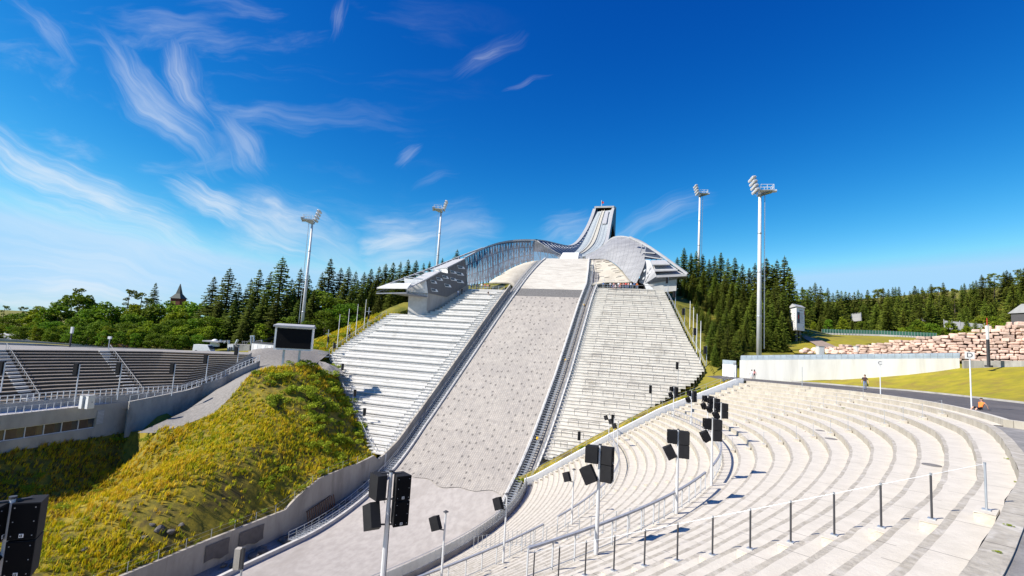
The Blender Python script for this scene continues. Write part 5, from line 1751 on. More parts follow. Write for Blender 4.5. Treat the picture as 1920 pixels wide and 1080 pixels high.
def build_shields_and_wings():
    # ---- left shield, a curved pale deck edge left of the knoll
    def pxs(lst, s): return [np.array([*on_s(x, y, s)]) for x, y in lst]
    root = thing('knoll_shield', (0, 0, 0), 'smooth cream curved deck left of the knoll, over the visitors', 'canopy', 'cream decks beside the knoll'); root.rotation_euler = (0, 0, -HA)
    mb = MB(); rows = []
    top = [(917, 528.5), (930, 520), (942, 512.5), (954, 505.5), (967, 499), (983, 493), (1000, 489), (1013, 487.5)]
    bot = [(917, 528.6), (930, 528.6), (942, 528.8), (950, 529), (957, 530), (963, 535), (968, 541), (972, 544)]
    for (a, b) in zip(top, bot):
        row = []
        for u in np.linspace(0, 1, 9):
            x, y = a[0] + (b[0] - a[0]) * u, a[1] + (b[1] - a[1]) * u
            # surface leans back up the hill
            s = 140.5 + (1 - u) * (161 - 140.5) * (a[0] - 905) / 108.0 * 1.0 + (1 - u) * 1.5
            t, z = on_s(x, y, s); row.append((t, s, z))
        rows.append(row)
    mb.grid(rows, 'shield'); ob = mb.build('deck_face', root, smooth=True)
    md = ob.modifiers.new('thick', 'SOLIDIFY'); md.thickness = .5; md.offset = -1
    # ---- right shield with slits
    root = thing('knoll_shield', (0, 0, 0), 'smooth cream curved deck right of the knoll, marked with dark slits', 'canopy', 'cream decks beside the knoll'); root.rotation_euler = (0, 0, -HA)
    mb = MB(); rows = []
    lft = [(1109.5, 487), (1108, 494), (1106.5, 503), (1104.5, 512), (1102.5, 522), (1101, 531), (1100.5, 540)]
    rgt = [(1135, 486), (1147, 491), (1159, 500), (1170, 511), (1179, 521), (1184.5, 527.3), (1184.6, 527.5)]
    for i, (a, b) in enumerate(zip(lft, rgt)):
        row = []
        for u in np.linspace(0, 1, 12):
            x, y = a[0] + (b[0] - a[0]) * u, a[1] + (b[1] - a[1]) * u
            # lower lip curves up away from the walkway
            if i == 6: y = 540 - 12.3 * min(1, (u / .42)) ** .55
            if i == 5: y = 531 - 4.2 * min(1, (u / .5)) ** .6
            s = 158 - 18.5 * (i / 6.0)
            t, z = on_s(x, y, s); row.append((t, s, z))
        rows.append(row)
    mb.grid(rows, 'shield', flip=True); ob = mb.build('deck_face', root, smooth=True)
    md = ob.modifiers.new('thick', 'SOLIDIFY'); md.thickness = .5; md.offset = -1
    st = MB()
    for (x, y) in ((1118, 491), (1131, 489.5), (1116, 497), (1135, 492), (1116, 504), (1140, 497.5), (1116, 512), (1146, 504.5), (1115, 522), (1133, 521), (1153, 511.5), (1155, 520)):
        for dx in (0,):
            q = []
            for ex, ey in ((0, 0), (10, -1.8), (10, -1.2), (0, .6)):
                s = 158 - 18.5 * np.clip((y - 487) / 42.0, 0, 1) - .9
                t, z = on_s(x + ex, y + ey, s); q.append((t, s, z))
            st.face(q, 'opening_shade')
    ob = st.build('slits', root); md = ob.modifiers.new('thick', 'SOLIDIFY'); md.thickness = .25
    # ---- terrace under the decks
    tr = MB()
    tr.hexa([(-60, 132.3, 10.4), (-45.2, 132.3, 10.4), (-45.2, 158, 10.4), (-60, 158, 10.4), (-60, 132.3, 13.4), (-45.2, 132.3, 13.4), (-45.2, 158, 13.4), (-60, 158, 13.4)], 'pale_concrete')
    tag(hill_obj(tr, 'viewing_terrace'), 'flat concrete viewing terrace at the top of the left stand', 'terrace')
    tr = MB()
    tr.hexa([(-19, 137.2, 12.5), (-7, 137.8, 12.5), (-7, 160, 12.5), (-19, 160, 12.5), (-19, 137.2, 15.2), (-7, 137.8, 15.2), (-7, 160, 15.2), (-19, 160, 15.2)], 'pale_concrete')
    tr.face([(-20, 147, 14), (-5, 147, 14), (-5, 147, 19.4), (-20, 147, 19.4)], 'opening_shade')  # dark sheet painted for the shade under the deck
    for t in (-18, -15.2): tr.box((t, 142, 16.7), (.5, .5, 3.0), 'pale_concrete')
    tag(hill_obj(tr, 'viewing_terrace'), 'viewing terrace in the dark opening under the right cream deck', 'terrace')
    for (t0, s0, t1, s1, z, lab) in ((-59.5, 132.5, -45.4, 132.5, 13.4, 'steel railing of the terrace at the top of the left stand'), (-19, 137.4, -8.0, 138.0, 15.2, 'steel railing of the terrace at the top of the right stand')):
        mb = MB()
        for h in (.5, 1.05): mb.tube([(t0, s0, z + h), (t1, s1, z + h)], .05, 'metal', 4)
        for u in np.linspace(0, 1, 9): mb.tube([(t0 + (t1 - t0) * u, s0 + (s1 - s0) * u, z), (t0 + (t1 - t0) * u, s0 + (s1 - s0) * u, z + 1.05)], .05, 'metal', 4)
        tag(hill_obj(mb, 'terrace_railing'), lab, 'railing')

    # ---- left wing: lattice wind screen between the arc and the deck
    root = thing('wind_screen', (0, 0, 0), 'great arched lattice wind screen on the left, sky showing through its steel frame', 'wind screen'); root.rotation_euler = (0, 0, -HA)
    T = [(873, 483.5), (886, 476.5), (900, 468.5), (916, 461.5), (933, 456), (950, 452.5), (967, 450.6), (985, 449.8), (1003, 450.3)]
    B = [(871, 535), (880, 533.5), (893, 531), (905, 528.5), (917, 526.5), (942, 511.5), (967, 497.5), (985, 491.5), (1003, 487.8)]
    def st_at(x): return float(np.interp(x, [871, 917, 960, 1003], [146.5, 157, 163, 167]))
    def sb_at(x): return float(np.interp(x, [871, 890, 917, 942, 967, 1003], [142.5, 143.5, 146, 153, 157.5, 161.5]))
    def dense(L, n):
        L = np.array(L, float); d = np.r_[0, np.cumsum(np.linalg.norm(np.diff(L, axis=0), axis=1))]; u = np.linspace(0, d[-1], n)
        return np.c_[np.interp(u, d, L[:, 0]), np.interp(u, d, L[:, 1])]
    n = 27; Td, Bd = dense(T, n), dense(B, n)
    def P3(x, y, s): t, z = on_s(x, y, s); return np.array([t, s, z])
    Tp = [P3(x, y, st_at(x)) for x, y in Td]; Bp = [P3(x, y, sb_at(x)) for x, y in Bd]
    def rowpts(a, b, k=9):
        out = []
        for u in np.linspace(0, 1, k):
            p = a + (b - a) * u; p = p + np.array([-.6, 1.6, 0]) * math.sin(u * math.pi); out.append(p)
        return out
    G = [rowpts(a, b) for a, b in zip(Tp, Bp)]
    mb = MB(); mb.grid(G, 'mesh_left'); mb.build('mesh', root, smooth=True)
    fr = MB(); off = np.array([-.9, 1.4, -.3])
    for i in range(0, n):
        fr.tube([p + off for p in G[i]], .20, 'frame_steel', 4)
    for k in (2, 5, 7): fr.tube([G[i][k] + off for i in range(n)], .17, 'frame_steel', 4)
    for i in range(0, n - 2, 2):
        fr.tube([G[i][0] + off, G[i + 1][4] + off, G[i + 2][8] + off], .15, 'frame_steel', 4); fr.tube([G[i + 2][0] + off, G[i + 1][4] + off, G[i][8] + off], .15, 'frame_steel', 4)
    # second layer of the lattice, on the outer face
    off2 = np.array([-3.2, 4.5, -1.0])
    for i in range(0, n, 2):
        fr.tube([p + off2 for p in G[i]], .18, 'frame_steel', 4); fr.tube([G[i][3] + off, G[i][4] + off2], .10, 'frame_steel', 4)
    fr.build('lattice', root)
    cp = MB(); rows = []
    for p in Tp: rows.append([p + (.1, -.1, -.35), p + (.1, -.1, .25), p + (-2.6, 3.4, .45), p + (-2.6, 3.4, -.3)])
    cp.grid(rows, 'rim_cap'); cp.build('arc_cap', root)
    # the part that folds down from the crest to the take-off
    C1 = [(1003, 450.3), (1017, 458), (1030, 466), (1042, 473), (1058, 480), (1072, 483)]
    C2 = [(1003, 487.8), (1012, 487), (1022, 486), (1036, 485.5), (1056, 486), (1072, 486.5)]
    s1 = [167, 167, 167.3, 167.8, 168.5, 170]; s2 = [161.5, 162, 162.5, 163.5, 165.5, 168]
    A_ = [P3(x, y, s) for (x, y), s in zip(dense(C1, 6), s1)]; B_ = [P3(x, y, s) for (x, y), s in zip(dense(C2, 6), s2)]
    mb = MB(); mb.grid([rowpts(a, b, 5) for a, b in zip(A_, B_)], 'mesh_left'); mb.build('mesh', root, smooth=True)
    fr = MB()
    for i in range(6): fr.tube([A_[i] + off, B_[i] + off], .14, 'frame_steel', 4)
    for i in range(5): fr.tube([A_[i] + off, B_[i + 1] + off], .1, 'frame_steel', 4)
    fr.tube([a + (0, 0, .05) for a in A_], .14, 'rim_cap', 5)
    fr.build('lattice', root)
    # ---- right wing: closed pale skin
    root = thing('wind_screen', (0, 0, 0), 'great curved pale metal wind screen on the right, sunlit and closed', 'wind screen'); root.rotation_euler = (0, 0, -HA)
    T = [(1098, 479), (1110, 474.5), (1119, 469.5), (1126, 464.5), (1132, 459), (1138, 453.5), (1144, 448.8), (1150, 445.8), (1157, 444), (1165, 443.7), (1173, 444.5), (1181, 446.3), (1190, 450.4), (1198, 455.2), (1204, 460), (1208, 466), (1210, 472), (1211, 479)]
    B = [(1098, 486), (1107, 485.8), (1116, 485.4), (1124, 485.2), (1131, 485.4), (1137, 486.5), (1142, 488.4), (1147, 490.8), (1152, 494), (1157, 498), (1162, 502.5), (1167, 508), (1172, 514.5), (1177, 521), (1181, 525.5), (1185, 528.5), (1189, 530.3), (1193, 531)]
    mb = MB(); rows = []
    n = len(T)
    for i, (a, b) in enumerate(zip(T, B)):
        sa = float(np.interp(i, [0, 4, 9, n - 1], [171, 171, 168, 146])); sb = float(np.interp(i, [0, 5, 14, n - 1], [168, 158, 142.5, 140.5]))
        pa, pb = P3(*a, sa), P3(*b, sb); row = []
        for u in np.linspace(0, 1, 12):
            p = pa + (pb - pa) * u; row.append(p + np.array([.8, -2.2, .4]) * math.sin(u * math.pi) * min(1, i / 5))
        rows.append(row)
    mb.grid(rows, 'mesh_right', flip=True); mb.build('skin', root, smooth=True)
    rb = MB()
    for i in range(1, n): rb.tube([p + (0, -.05, 0) for p in rows[i]], .035, 'panel_grey', 3)
    rb.build('ribs', root)
    cp = MB(); r2 = []
    for r in rows: p = r[0]; r2.append([p + (0, -.15, -.25), p + (0, -.15, .3), p + (2.2, 2.6, .3), p + (2.2, 2.6, -.6)])
    cp.grid(r2, 'rim_cap'); cp.build('arc_cap', root)
    # white rails and boards about the take-off
    mb = MB(); 
    for (x0, y0, x1, y1, s, h) in ((1046, 485, 1075, 486, 165, 1.0), (1076, 486, 1103, 486, 164, 1.0)):
        for k in range(9):
            u = k / 8; p = P3(x0 + (x1 - x0) * u, y0 + (y1 - y0) * u, s); mb.tube([p, p + (0, 0, h)], .05, 'white_metal', 4)
        a, b = P3(x0, y0, s), P3(x1, y1, s)
        for hh in (.5, 1.0): mb.tube([a + (0, 0, hh), b + (0, 0, hh)], .05, 'white_metal', 4)
    tag(hill_obj(mb, 'takeoff_railing'), 'white railing along the top of the knoll below the take-off', 'railing')


mat('frame_steel', (.22, .235, .27), (.17, .18, .21), scale=2, rough=.5, metal=.2)
build_shields_and_wings()


def build_pavilions():
    # ---- left pavilion: dark facade facing the slope, roof panels stepping down to an open truss wing
    root = thing('judges_pavilion', P(121, -64, 4), 'grey angular judges pavilion with slanting windows at the top left of the left stand', 'building')
    o0 = np.array(root.location)
    pA, pB = P(120.6, -63.7), P(133.2, -56.0)
    dv = pB - pA; dv /= np.linalg.norm(dv); nv = np.array([dv[1], -dv[0], 0])           # facade plane, outward to the slope
    def F(x, y, push=0.0): return on_plane(x, y, pA + nv * push, nv) - o0
    Lf = -nv                                                                       # towards the back left
    fac = MB()
    outline = [(799, 524.5), (826, 509.7), (840, 512.7), (839, 503), (873, 486), (877, 534), (838, 557), (802.5, 549.6)]
    front = [F(x, y) for x, y in outline]
    back = [p - nv * .5 for p in front]
    fac.face(front, 'facade_dark'); fac.face(back[::-1], 'facade_dark')
    for i in range(len(front)):
        j = (i + 1) % len(front); fac.face([front[i], back[i], back[j], front[j]], 'panel_grey')
    fac.build('facade', root)
    for (x, y, w, h) in ((807, 524.5, 13, 7.5), (818, 519.5, 13, 7), (829, 516, 13, 7), (833, 531.5, 14, 7.5), (808, 540, 14, 7.5), (843.5, 506.5, 13, 7), (855.5, 509.5, 15, 7.5), (857.5, 497.5, 15, 7), (844, 520, 13, 7), (855.5, 523.5, 15, 7.5)):
        k = .10
        q = [(x, y), (x + w * .8, y + 1.6 + w * .08), (x + w, y + h), (x + 2, y + h - 1.4)]
        m1 = MB(); pts = [F(a, b, .06) for a, b in q]
        m1.hexa([*[p - nv * .05 for p in pts], *pts], 'white_paint')
        w1 = m1.build('window', root)
        q2 = [(x + .8, y + .9), (x + w * .62, y + 1.9 + w * .03), (x + w * .66, y + h - 1.6), (x + 2.0, y + h - 2.4)]
        m2 = MB(); m2.face([F(a, b, .10) for a, b in q2], 'window_glass'); m2.build('pane', w1)
    base = MB()
    # concrete base: sunlit front and shaded side painted in paler and darker concrete
    b1, b2 = F(802.5, 549.6, -.35), F(829, 556, -.35); b3, b4 = F(802, 583, -.35), F(828, 567, -.35)
    fw = np.array([-1.0, .10, 0]); fw /= np.linalg.norm(fw)
    L1 = b1 + fw * 5.6; L3 = b3 + fw * 5.6 + (0, 0, 1.0)
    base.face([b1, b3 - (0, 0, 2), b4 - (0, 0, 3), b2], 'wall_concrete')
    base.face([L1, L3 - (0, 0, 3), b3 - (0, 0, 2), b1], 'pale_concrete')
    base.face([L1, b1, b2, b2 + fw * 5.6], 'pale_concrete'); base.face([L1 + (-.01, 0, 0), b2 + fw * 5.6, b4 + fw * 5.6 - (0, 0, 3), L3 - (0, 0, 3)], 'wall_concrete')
    base.face([F(802.5, 549.6, -.2), F(802.5, 549.6, -.2) - (0, 0, 5), F(879, 533.5, -.2) - (0, 0, 5), F(879, 533.5, -.2)], 'wall_concrete')
    base.build('concrete_base', root)
    # curved white front
    fr = MB(); rows = []
    a0, a1 = F(799, 524.5), F(802.5, 549.6)
    for u in np.linspace(0, 1, 6):
        p = a0 + (a1 - a0) * u + nv * .0; bulge = .5 * math.sin(u * math.pi)
        rows.append([p, p + fw * 3.0 + (0, -bulge, 0), p + fw * 6.4 + (0, .2, .15)])
    fr.grid(rows, 'white_paint'); fr.build('curved_front', root, smooth=True)
    # roof panels
    rf = MB()
    q0, q1 = F(826, 509.4), F(799, 524.2); rf.hexa([q1, q0, q0 + Lf * 7.5, q1 + Lf * 9, q1 + (0, 0, .3), q0 + (0, 0, .3), q0 + Lf * 7.5 + (0, 0, .3), q1 + Lf * 9 + (0, 0, .3)], 'panel_grey')
    q0, q1 = F(873, 485.6), F(839, 502.6); rf.hexa([q1, q0, q0 + Lf * 6, q1 + Lf * 8.5, q1 + (0, 0, .3), q0 + (0, 0, .3), q0 + Lf * 6 + (0, 0, .3), q1 + Lf * 8.5 + (0, 0, .3)], 'panel_grey')
    q0, q1 = F(799, 524.4), F(764, 541.5); q1 = q1
    rf.hexa([q1, q0, q0 + Lf * 1.2, q1 + Lf * 1.2, q1 + (0, 0, .3), q0 + (0, 0, .3), q0 + Lf * 1.2 + (0, 0, .3), q1 + Lf * 1.2 + (0, 0, .3)], 'panel_grey')
    tip = F(707, 541, -12); e1 = F(764, 541.5); e2 = F(771, 533.5); e3 = F(727, 534, -12)
    rf.hexa([e1, e2, e3, tip, e1 + (0, 0, .35), e2 + (0, 0, .35), e3 + (0, 0, .35), tip + (0, 0, .35)], 'panel_light')
    # upper parapet white box
    c0, c1 = F(839, 503.4), F(839.6, 512)
    rf.hexa([c1, c1 + dv * 1.2, c1 + dv * 1.2 + Lf * 8, c1 + Lf * 8, c0, c0 + dv * 1.2, c0 + dv * 1.2 + Lf * 8, c0 + Lf * 8], 'white_paint')
    rf.build('roof', root)
    # open truss from the wing tip up to the arc
    tr = MB(); E0 = F(707, 541, -12); E1 = F(810, 502.5, -11); E2 = F(873, 477, -9); E3 = F(905, 465, -7)
    I0 = F(764, 541, 0); I1 = F(826, 509.2, 0); I2 = F(873, 485.4, 0)
    tr.tube([E0, E1, E2, E3], .28, 'rim_cap', 5); tr.tube([I0, F(799, 524, 0), I1], .22, 'rim_cap', 5)
    tr.tube([E0 + (0, 0, -1.4), I0 + (0, 0, -1.2)], .22, 'frame_steel', 4)
    tr.tube([E0 + (0, 0, -1.0), E1 + (0, 0, -1.8), E2 + (0, 0, -1.8)], .18, 'frame_steel', 4)
    for u in np.linspace(.12, .95, 7):
        e = E0 + (E1 - E0) * u; i_ = I0 + (I1 - I0) * u; tr.tube([e, i_], .14, 'metal', 4); tr.tube([e, e + (0, 0, -1.6)], .12, 'frame_steel', 4)
        tr.tube([e + (0, 0, -1.6), I0 + (I1 - I0) * min(1, u + .1)], .1, 'frame_steel', 4)
    for u in np.linspace(.05, .95, 6):
        e = E1 + (E2 - E1) * u; tr.tube([e, e + (0, 0, -1.7)], .12, 'frame_steel', 4); tr.tube([e, I1 + (I2 - I1) * u], .12, 'metal', 4)
    # underside balcony
    g0, g1 = F(764, 541.5), F(802, 549.6); gb = g0 + Lf * 9
    for u in np.linspace(0, 1, 8): p = g0 + (g1 - g0) * u; tr.tube([p + (0, 0, -1.1), p], .07, 'metal', 4)
    tr.tube([g0 + (0, 0, -1.1), g1 + (0, 0, -1.0)], .16, 'frame_steel', 4)
    tr.hexa([g0 + (0, 0, -1.3), g1 + (0, 0, -1.2), g1 + Lf * 6 + (0, 0, -1.2), tip + (3, 0, -1.2), g0 + (0, 0, -1.15), g1 + (0, 0, -1.05), g1 + Lf * 6 + (0, 0, -1.05), tip + (3, 0, -1.05)], 'frame_steel')
    tr.build('open_truss', root)

    # ---- right pavilion with louvred terraces
    root = thing('judges_pavilion', P(139, -3, 15), 'pale pavilion with stacked sloping terrace roofs at the top right of the right stand', 'building')
    o0 = np.array(root.location)
    def Q(x, y, s): p = on_plane(x, y, AX * s, AX); return p - o0
    s0 = 139.5
    # front plane of terraces, each roof slab leaning back
    rf = MB(); dp = AX * 3.0
    for q in (((1220, 488), (1247, 487.5), (1256, 494.5), (1223, 495)), ((1224, 498), (1258, 497.7), (1271, 505.5), (1227.5, 507)), ((1228, 510), (1275, 508.7), (1289, 515.2), (1231, 518))):
        hi0, hi1, lo1, lo0 = q
        a, b, c, d = Q(*hi0, s0 + 2.6), Q(*hi1, s0 + 2.6), Q(*lo1, s0), Q(*lo0, s0)
        rf.hexa([d - (0, 0, .35), c - (0, 0, .35), b - (0, 0, .35), a - (0, 0, .35), d, c, b, a], 'panel_grey')
    rf.hexa([Q(1231, 518, s0), Q(1289, 515.3, s0), Q(1289, 515.3, s0) + AX * 9, Q(1231, 518, s0) + AX * 9, Q(1231, 518, s0) + (0, 0, .3), Q(1289, 515.3, s0) + (0, 0, .3), Q(1289, 515.3, s0) + AX * 9 + (0, 0, .3), Q(1231, 518, s0) + AX * 9 + (0, 0, .3)], 'panel_grey')
    # back slab hiding the sky between the terraces, with glass
    rf.build('roof_slabs', root)
    bk = MB(); bk.face([Q(1221, 490, s0 + 3.4), Q(1252, 490, s0 + 3.4), Q(1279, 513, s0 + 3.4), Q(1229, 516, s0 + 3.4)], 'window_glass'); bk.build('terrace_glazing', root)
    eg = MB(); eg.tube([Q(1181, 445, 152), Q(1200, 454, 150), Q(1218.5, 464, 147), Q(1247, 483.5, 143.5), Q(1289, 514.5, s0)], .42, 'panel_grey', 5)
    for (x, y) in ((1205, 457), (1212, 461), (1219, 465), (1226, 470), (1233, 475), (1240, 479.5)):
        u = (x - 1181) / 66.0; s = 152 - 8.5 * u; eg.tube([Q(x, y, s), Q(x - 6 + 3 * u, y + 17, s - 2)], .16, 'frame_steel', 4)
    eg.tube([Q(1205, 473, 146), Q(1228, 475, 144.5)], .2, 'rim_cap', 4); eg.tube([Q(1207, 480, 144), Q(1244, 486, 142.5)], .2, 'rim_cap', 4)
    eg.face([Q(1208, 486, 143.6), Q(1246, 487, 143.2), Q(1232, 476, 145), Q(1212, 463, 147.5)], 'window_glass')
    eg.build('open_truss', root)
    fc = MB()
    poly = [(1218.5, 487.5), (1228, 510), (1231.5, 518.2), (1207.5, 533.5), (1198, 529), (1202, 507), (1210, 487)]
    ss = [s0 + 2.8, s0 + .1, s0 - .05, s0 + 1.6, s0 + 2.4, s0 + 3.0, s0 + 3.6]
    pts = [Q(x, y, s) for (x, y), s in zip(poly, ss)]
    fc.face(pts, 'panel_grey'); fc.face([p + AX * .5 for p in pts][::-1], 'panel_grey')
    fc.build('side_face', root)
    for (x, y) in ((1207, 507), (1214, 500), (1205, 521.5), (1211, 516.5), (1217, 511)):
        m1 = MB(); q = [Q(a, b, s0 + .9) for a, b in ((x, y), (x + 3.4, y - 3), (x + 3.2, y + .6), (x - .2, y + 3.6))]
        m1.hexa([*[p + AX * .1 for p in q], *q], 'white_paint'); w1 = m1.build('window', root)
    # soffit and concrete base
    bs = MB(); z_ = Q(1214, 531.5, s0)
    a, b = Q(1212, 532, s0 + 1.5), Q(1269, 523.5, s0 + 1.5); c, d = Q(1268, 545, s0 + 1.5), Q(1213, 552, s0 + 1.5)
    bs.hexa([d, c, c + AX * 6, d + AX * 6, a, b, b + AX * 6, a + AX * 6], 'pale_concrete')
    bs.face([Q(1231, 518, s0), Q(1208, 533, s0 + 1.0), b, Q(1284, 516, s0)], 'frame_steel')
    bs.build('concrete_base', root)
    sw = MB(); a, b, c, d = Q(1208, 532, s0 - .5), Q(1213.5, 531.5, s0 - .5), Q(1235, 550, s0 - 3.5), Q(1213, 553, s0 - 3.5)
    a, b, c, d = Q(1208, 532.5, s0 - .3), Q(1214, 531.5, s0 - .3), Q(1234, 549.5, s0 - .3), Q(1214, 551, s0 - .3); sw.hexa([a, d, d + AX * .8, a + AX * .8, b, c, c + AX * .8, b + AX * .8], 'white_paint'); sw.build('stair_wall', root)


mat('panel_light', (.56, .56, .55), (.48, .48, .47), scale=.8, rough=.6)
build_pavilions()

# ------------------------------------------------------------------ masts, screens, speakers, poles
def build_mast(px, ytop, Y, zb, face_deg, label, rad=.5):
    b = at(px[1], 640, Y); top = at(px[0], ytop, Y)
    h = top[2] - zb
    root = thing('floodlight_mast', (top[0], top[1], zb), label, 'floodlight', 'floodlight masts round the arena')
    mb = MB(); mb.tube([(0, 0, -.5), (0, 0, h * .5), (0, 0, h - 1.5)], [rad, rad * .78, rad * .55], 'mast_paint', 12)
    for u in (.25, .5, .72): mb.tube([(0, 0, h * u), (0, 0, h * u + .25)], [rad * (1 - .45 * u) + .06] * 2, 'metal', 12)
    o = mb.build('pole', root, smooth=True)
    ld = MB()
    a = R(face_deg); f = np.array([math.cos(a), math.sin(a), 0]); sd = np.array([-f[1], f[0], 0])
    lp = -f * (rad + .45)
    for e in (-.22, .22): ld.tube([lp + sd * e + (0, 0, 3), lp + sd * e + (0, 0, h - 2)], .045, 'metal', 4)
    z = 3.0
    while z < h - 2: ld.tube([lp - sd * .22 + (0, 0, z), lp + sd * .22 + (0, 0, z)], .03, 'metal', 3, cap=False); z += .6
    ld.build('ladder', root)
    pf = MB(); c = np.array([0, 0, h - 1.3]) - f * 1.2
    pf.box(c, (2.8, 2.2, .2), 'metal', rz=a); pf.hexa([np.array([-.5, -.5, h - 2.4]), np.array([.5, -.5, h - 2.4]), np.array([.5, .5, h - 2.4]), np.array([-.5, .5, h - 2.4]), *[c + f * x + sd * y - (0, 0, .12) for x, y in ((-1.5, -1.2), (1.5, -1.2), (1.5, 1.2), (-1.5, 1.2))]], 'metal')
    for x, y in ((-1.35, -1.05), (-1.35, 0), (-1.35, 1.05), (0, -1.05), (0, 1.05), (1.3, -1.05), (1.3, 1.05)):
        pf.tube([c + f * x + sd * y, c + f * x + sd * y + (0, 0, 1.25)], .06, 'white_metal', 4)
    for hh in (.65, 1.25): pf.tube([c + f * x + sd * y + (0, 0, hh) for x, y in ((1.3, -1.05), (-1.35, -1.05), (-1.35, 1.05), (1.3, 1.05))], .055, 'white_metal', 4)
    pf.build('platform', root)
    hb = MB()
    for k in range(4):
        hb.tube([f * (.5 + .25 * k) - sd * 1.9 + (0, 0, h - 1.3 + .92 * k), f * (.5 + .25 * k) + sd * 1.9 + (0, 0, h - 1.3 + .92 * k)], .08, 'metal', 4)
    for e in (-1.2, 1.2): hb.tube([f * .4 + sd * e + (0, 0, h - 1.8), f * 1.3 + sd * e + (0, 0, h + 1.7)], .09, 'metal', 4)
    hb.build('lamp_frame', root)
    for k in range(4):
        for j in range(4):
            p = f * (.85 + .25 * k) + sd * (-1.45 + .97 * j) + np.array([0, 0, h - 1.2 + .92 * k])
            lm = MB(); d = f * .8 + np.array([0, 0, -.45]); d /= np.linalg.norm(d)
            lm.tube([p - d * .35, p - d * .1, p + d * .3, p + d * .42], [.14, .25, .34, .32], 'lamp_shell', 8)
            lm.tube([p + d * .40, p + d * .45], [.29, .29], 'white_paint', 8)
            lm.build('floodlight', root)
    for j in range(3):
        p = -f * 2.6 + sd * (-.9 + .9 * j) + np.array([0, 0, h - 1.0 - .25 * j]); lm = MB()
        lm.tube([p + f * .5, p - f * .5], [.2, .34], 'lamp_shell', 8); lm.build('floodlight', root)
    return root


mat('mast_paint', (.66, .665, .67), (.58, .585, .59), scale=.8, rough=.5, metal=.1)
mat('lamp_shell', (.50, .50, .51), rough=.4, metal=.3)
build_mast((587, 565), 405, 140, -6.0, 12, 'floodlight mast standing behind the black video screen on the left')
build_mast((828, 820), 386, 168, 9, 5, 'distant floodlight mast behind the judges pavilion left of the slope', .54)
build_mast((1312.5, 1311), 357, 172, 16, 172, 'distant floodlight mast above the spruces right of the slope', .54)
build_mast((1425, 1423), 348, 104, -2.5, 168, 'nearest floodlight mast, rising behind the long white wall on the right', .54)


def text(name, body, size, m, parent, loc, rot):
    cu = bpy.data.curves.new(name, 'FONT'); cu.body = body; cu.size = size; cu.align_x = 'CENTER'; cu.align_y = 'CENTER'; cu.extrude = .006
    tmp = bpy.data.objects.new(name + '_curve', cu); COL.objects.link(tmp)
    dg = bpy.context.evaluated_depsgraph_get(); me = bpy.data.meshes.new_from_object(tmp.evaluated_get(dg))
    bpy.data.objects.remove(tmp); me.materials.clear(); me.materials.append(M(m))
    o = bpy.data.objects.new(name, me); COL.objects.link(o); o.parent = parent; o.location = tuple(map(float, loc)); o.rotation_euler = rot
    return o


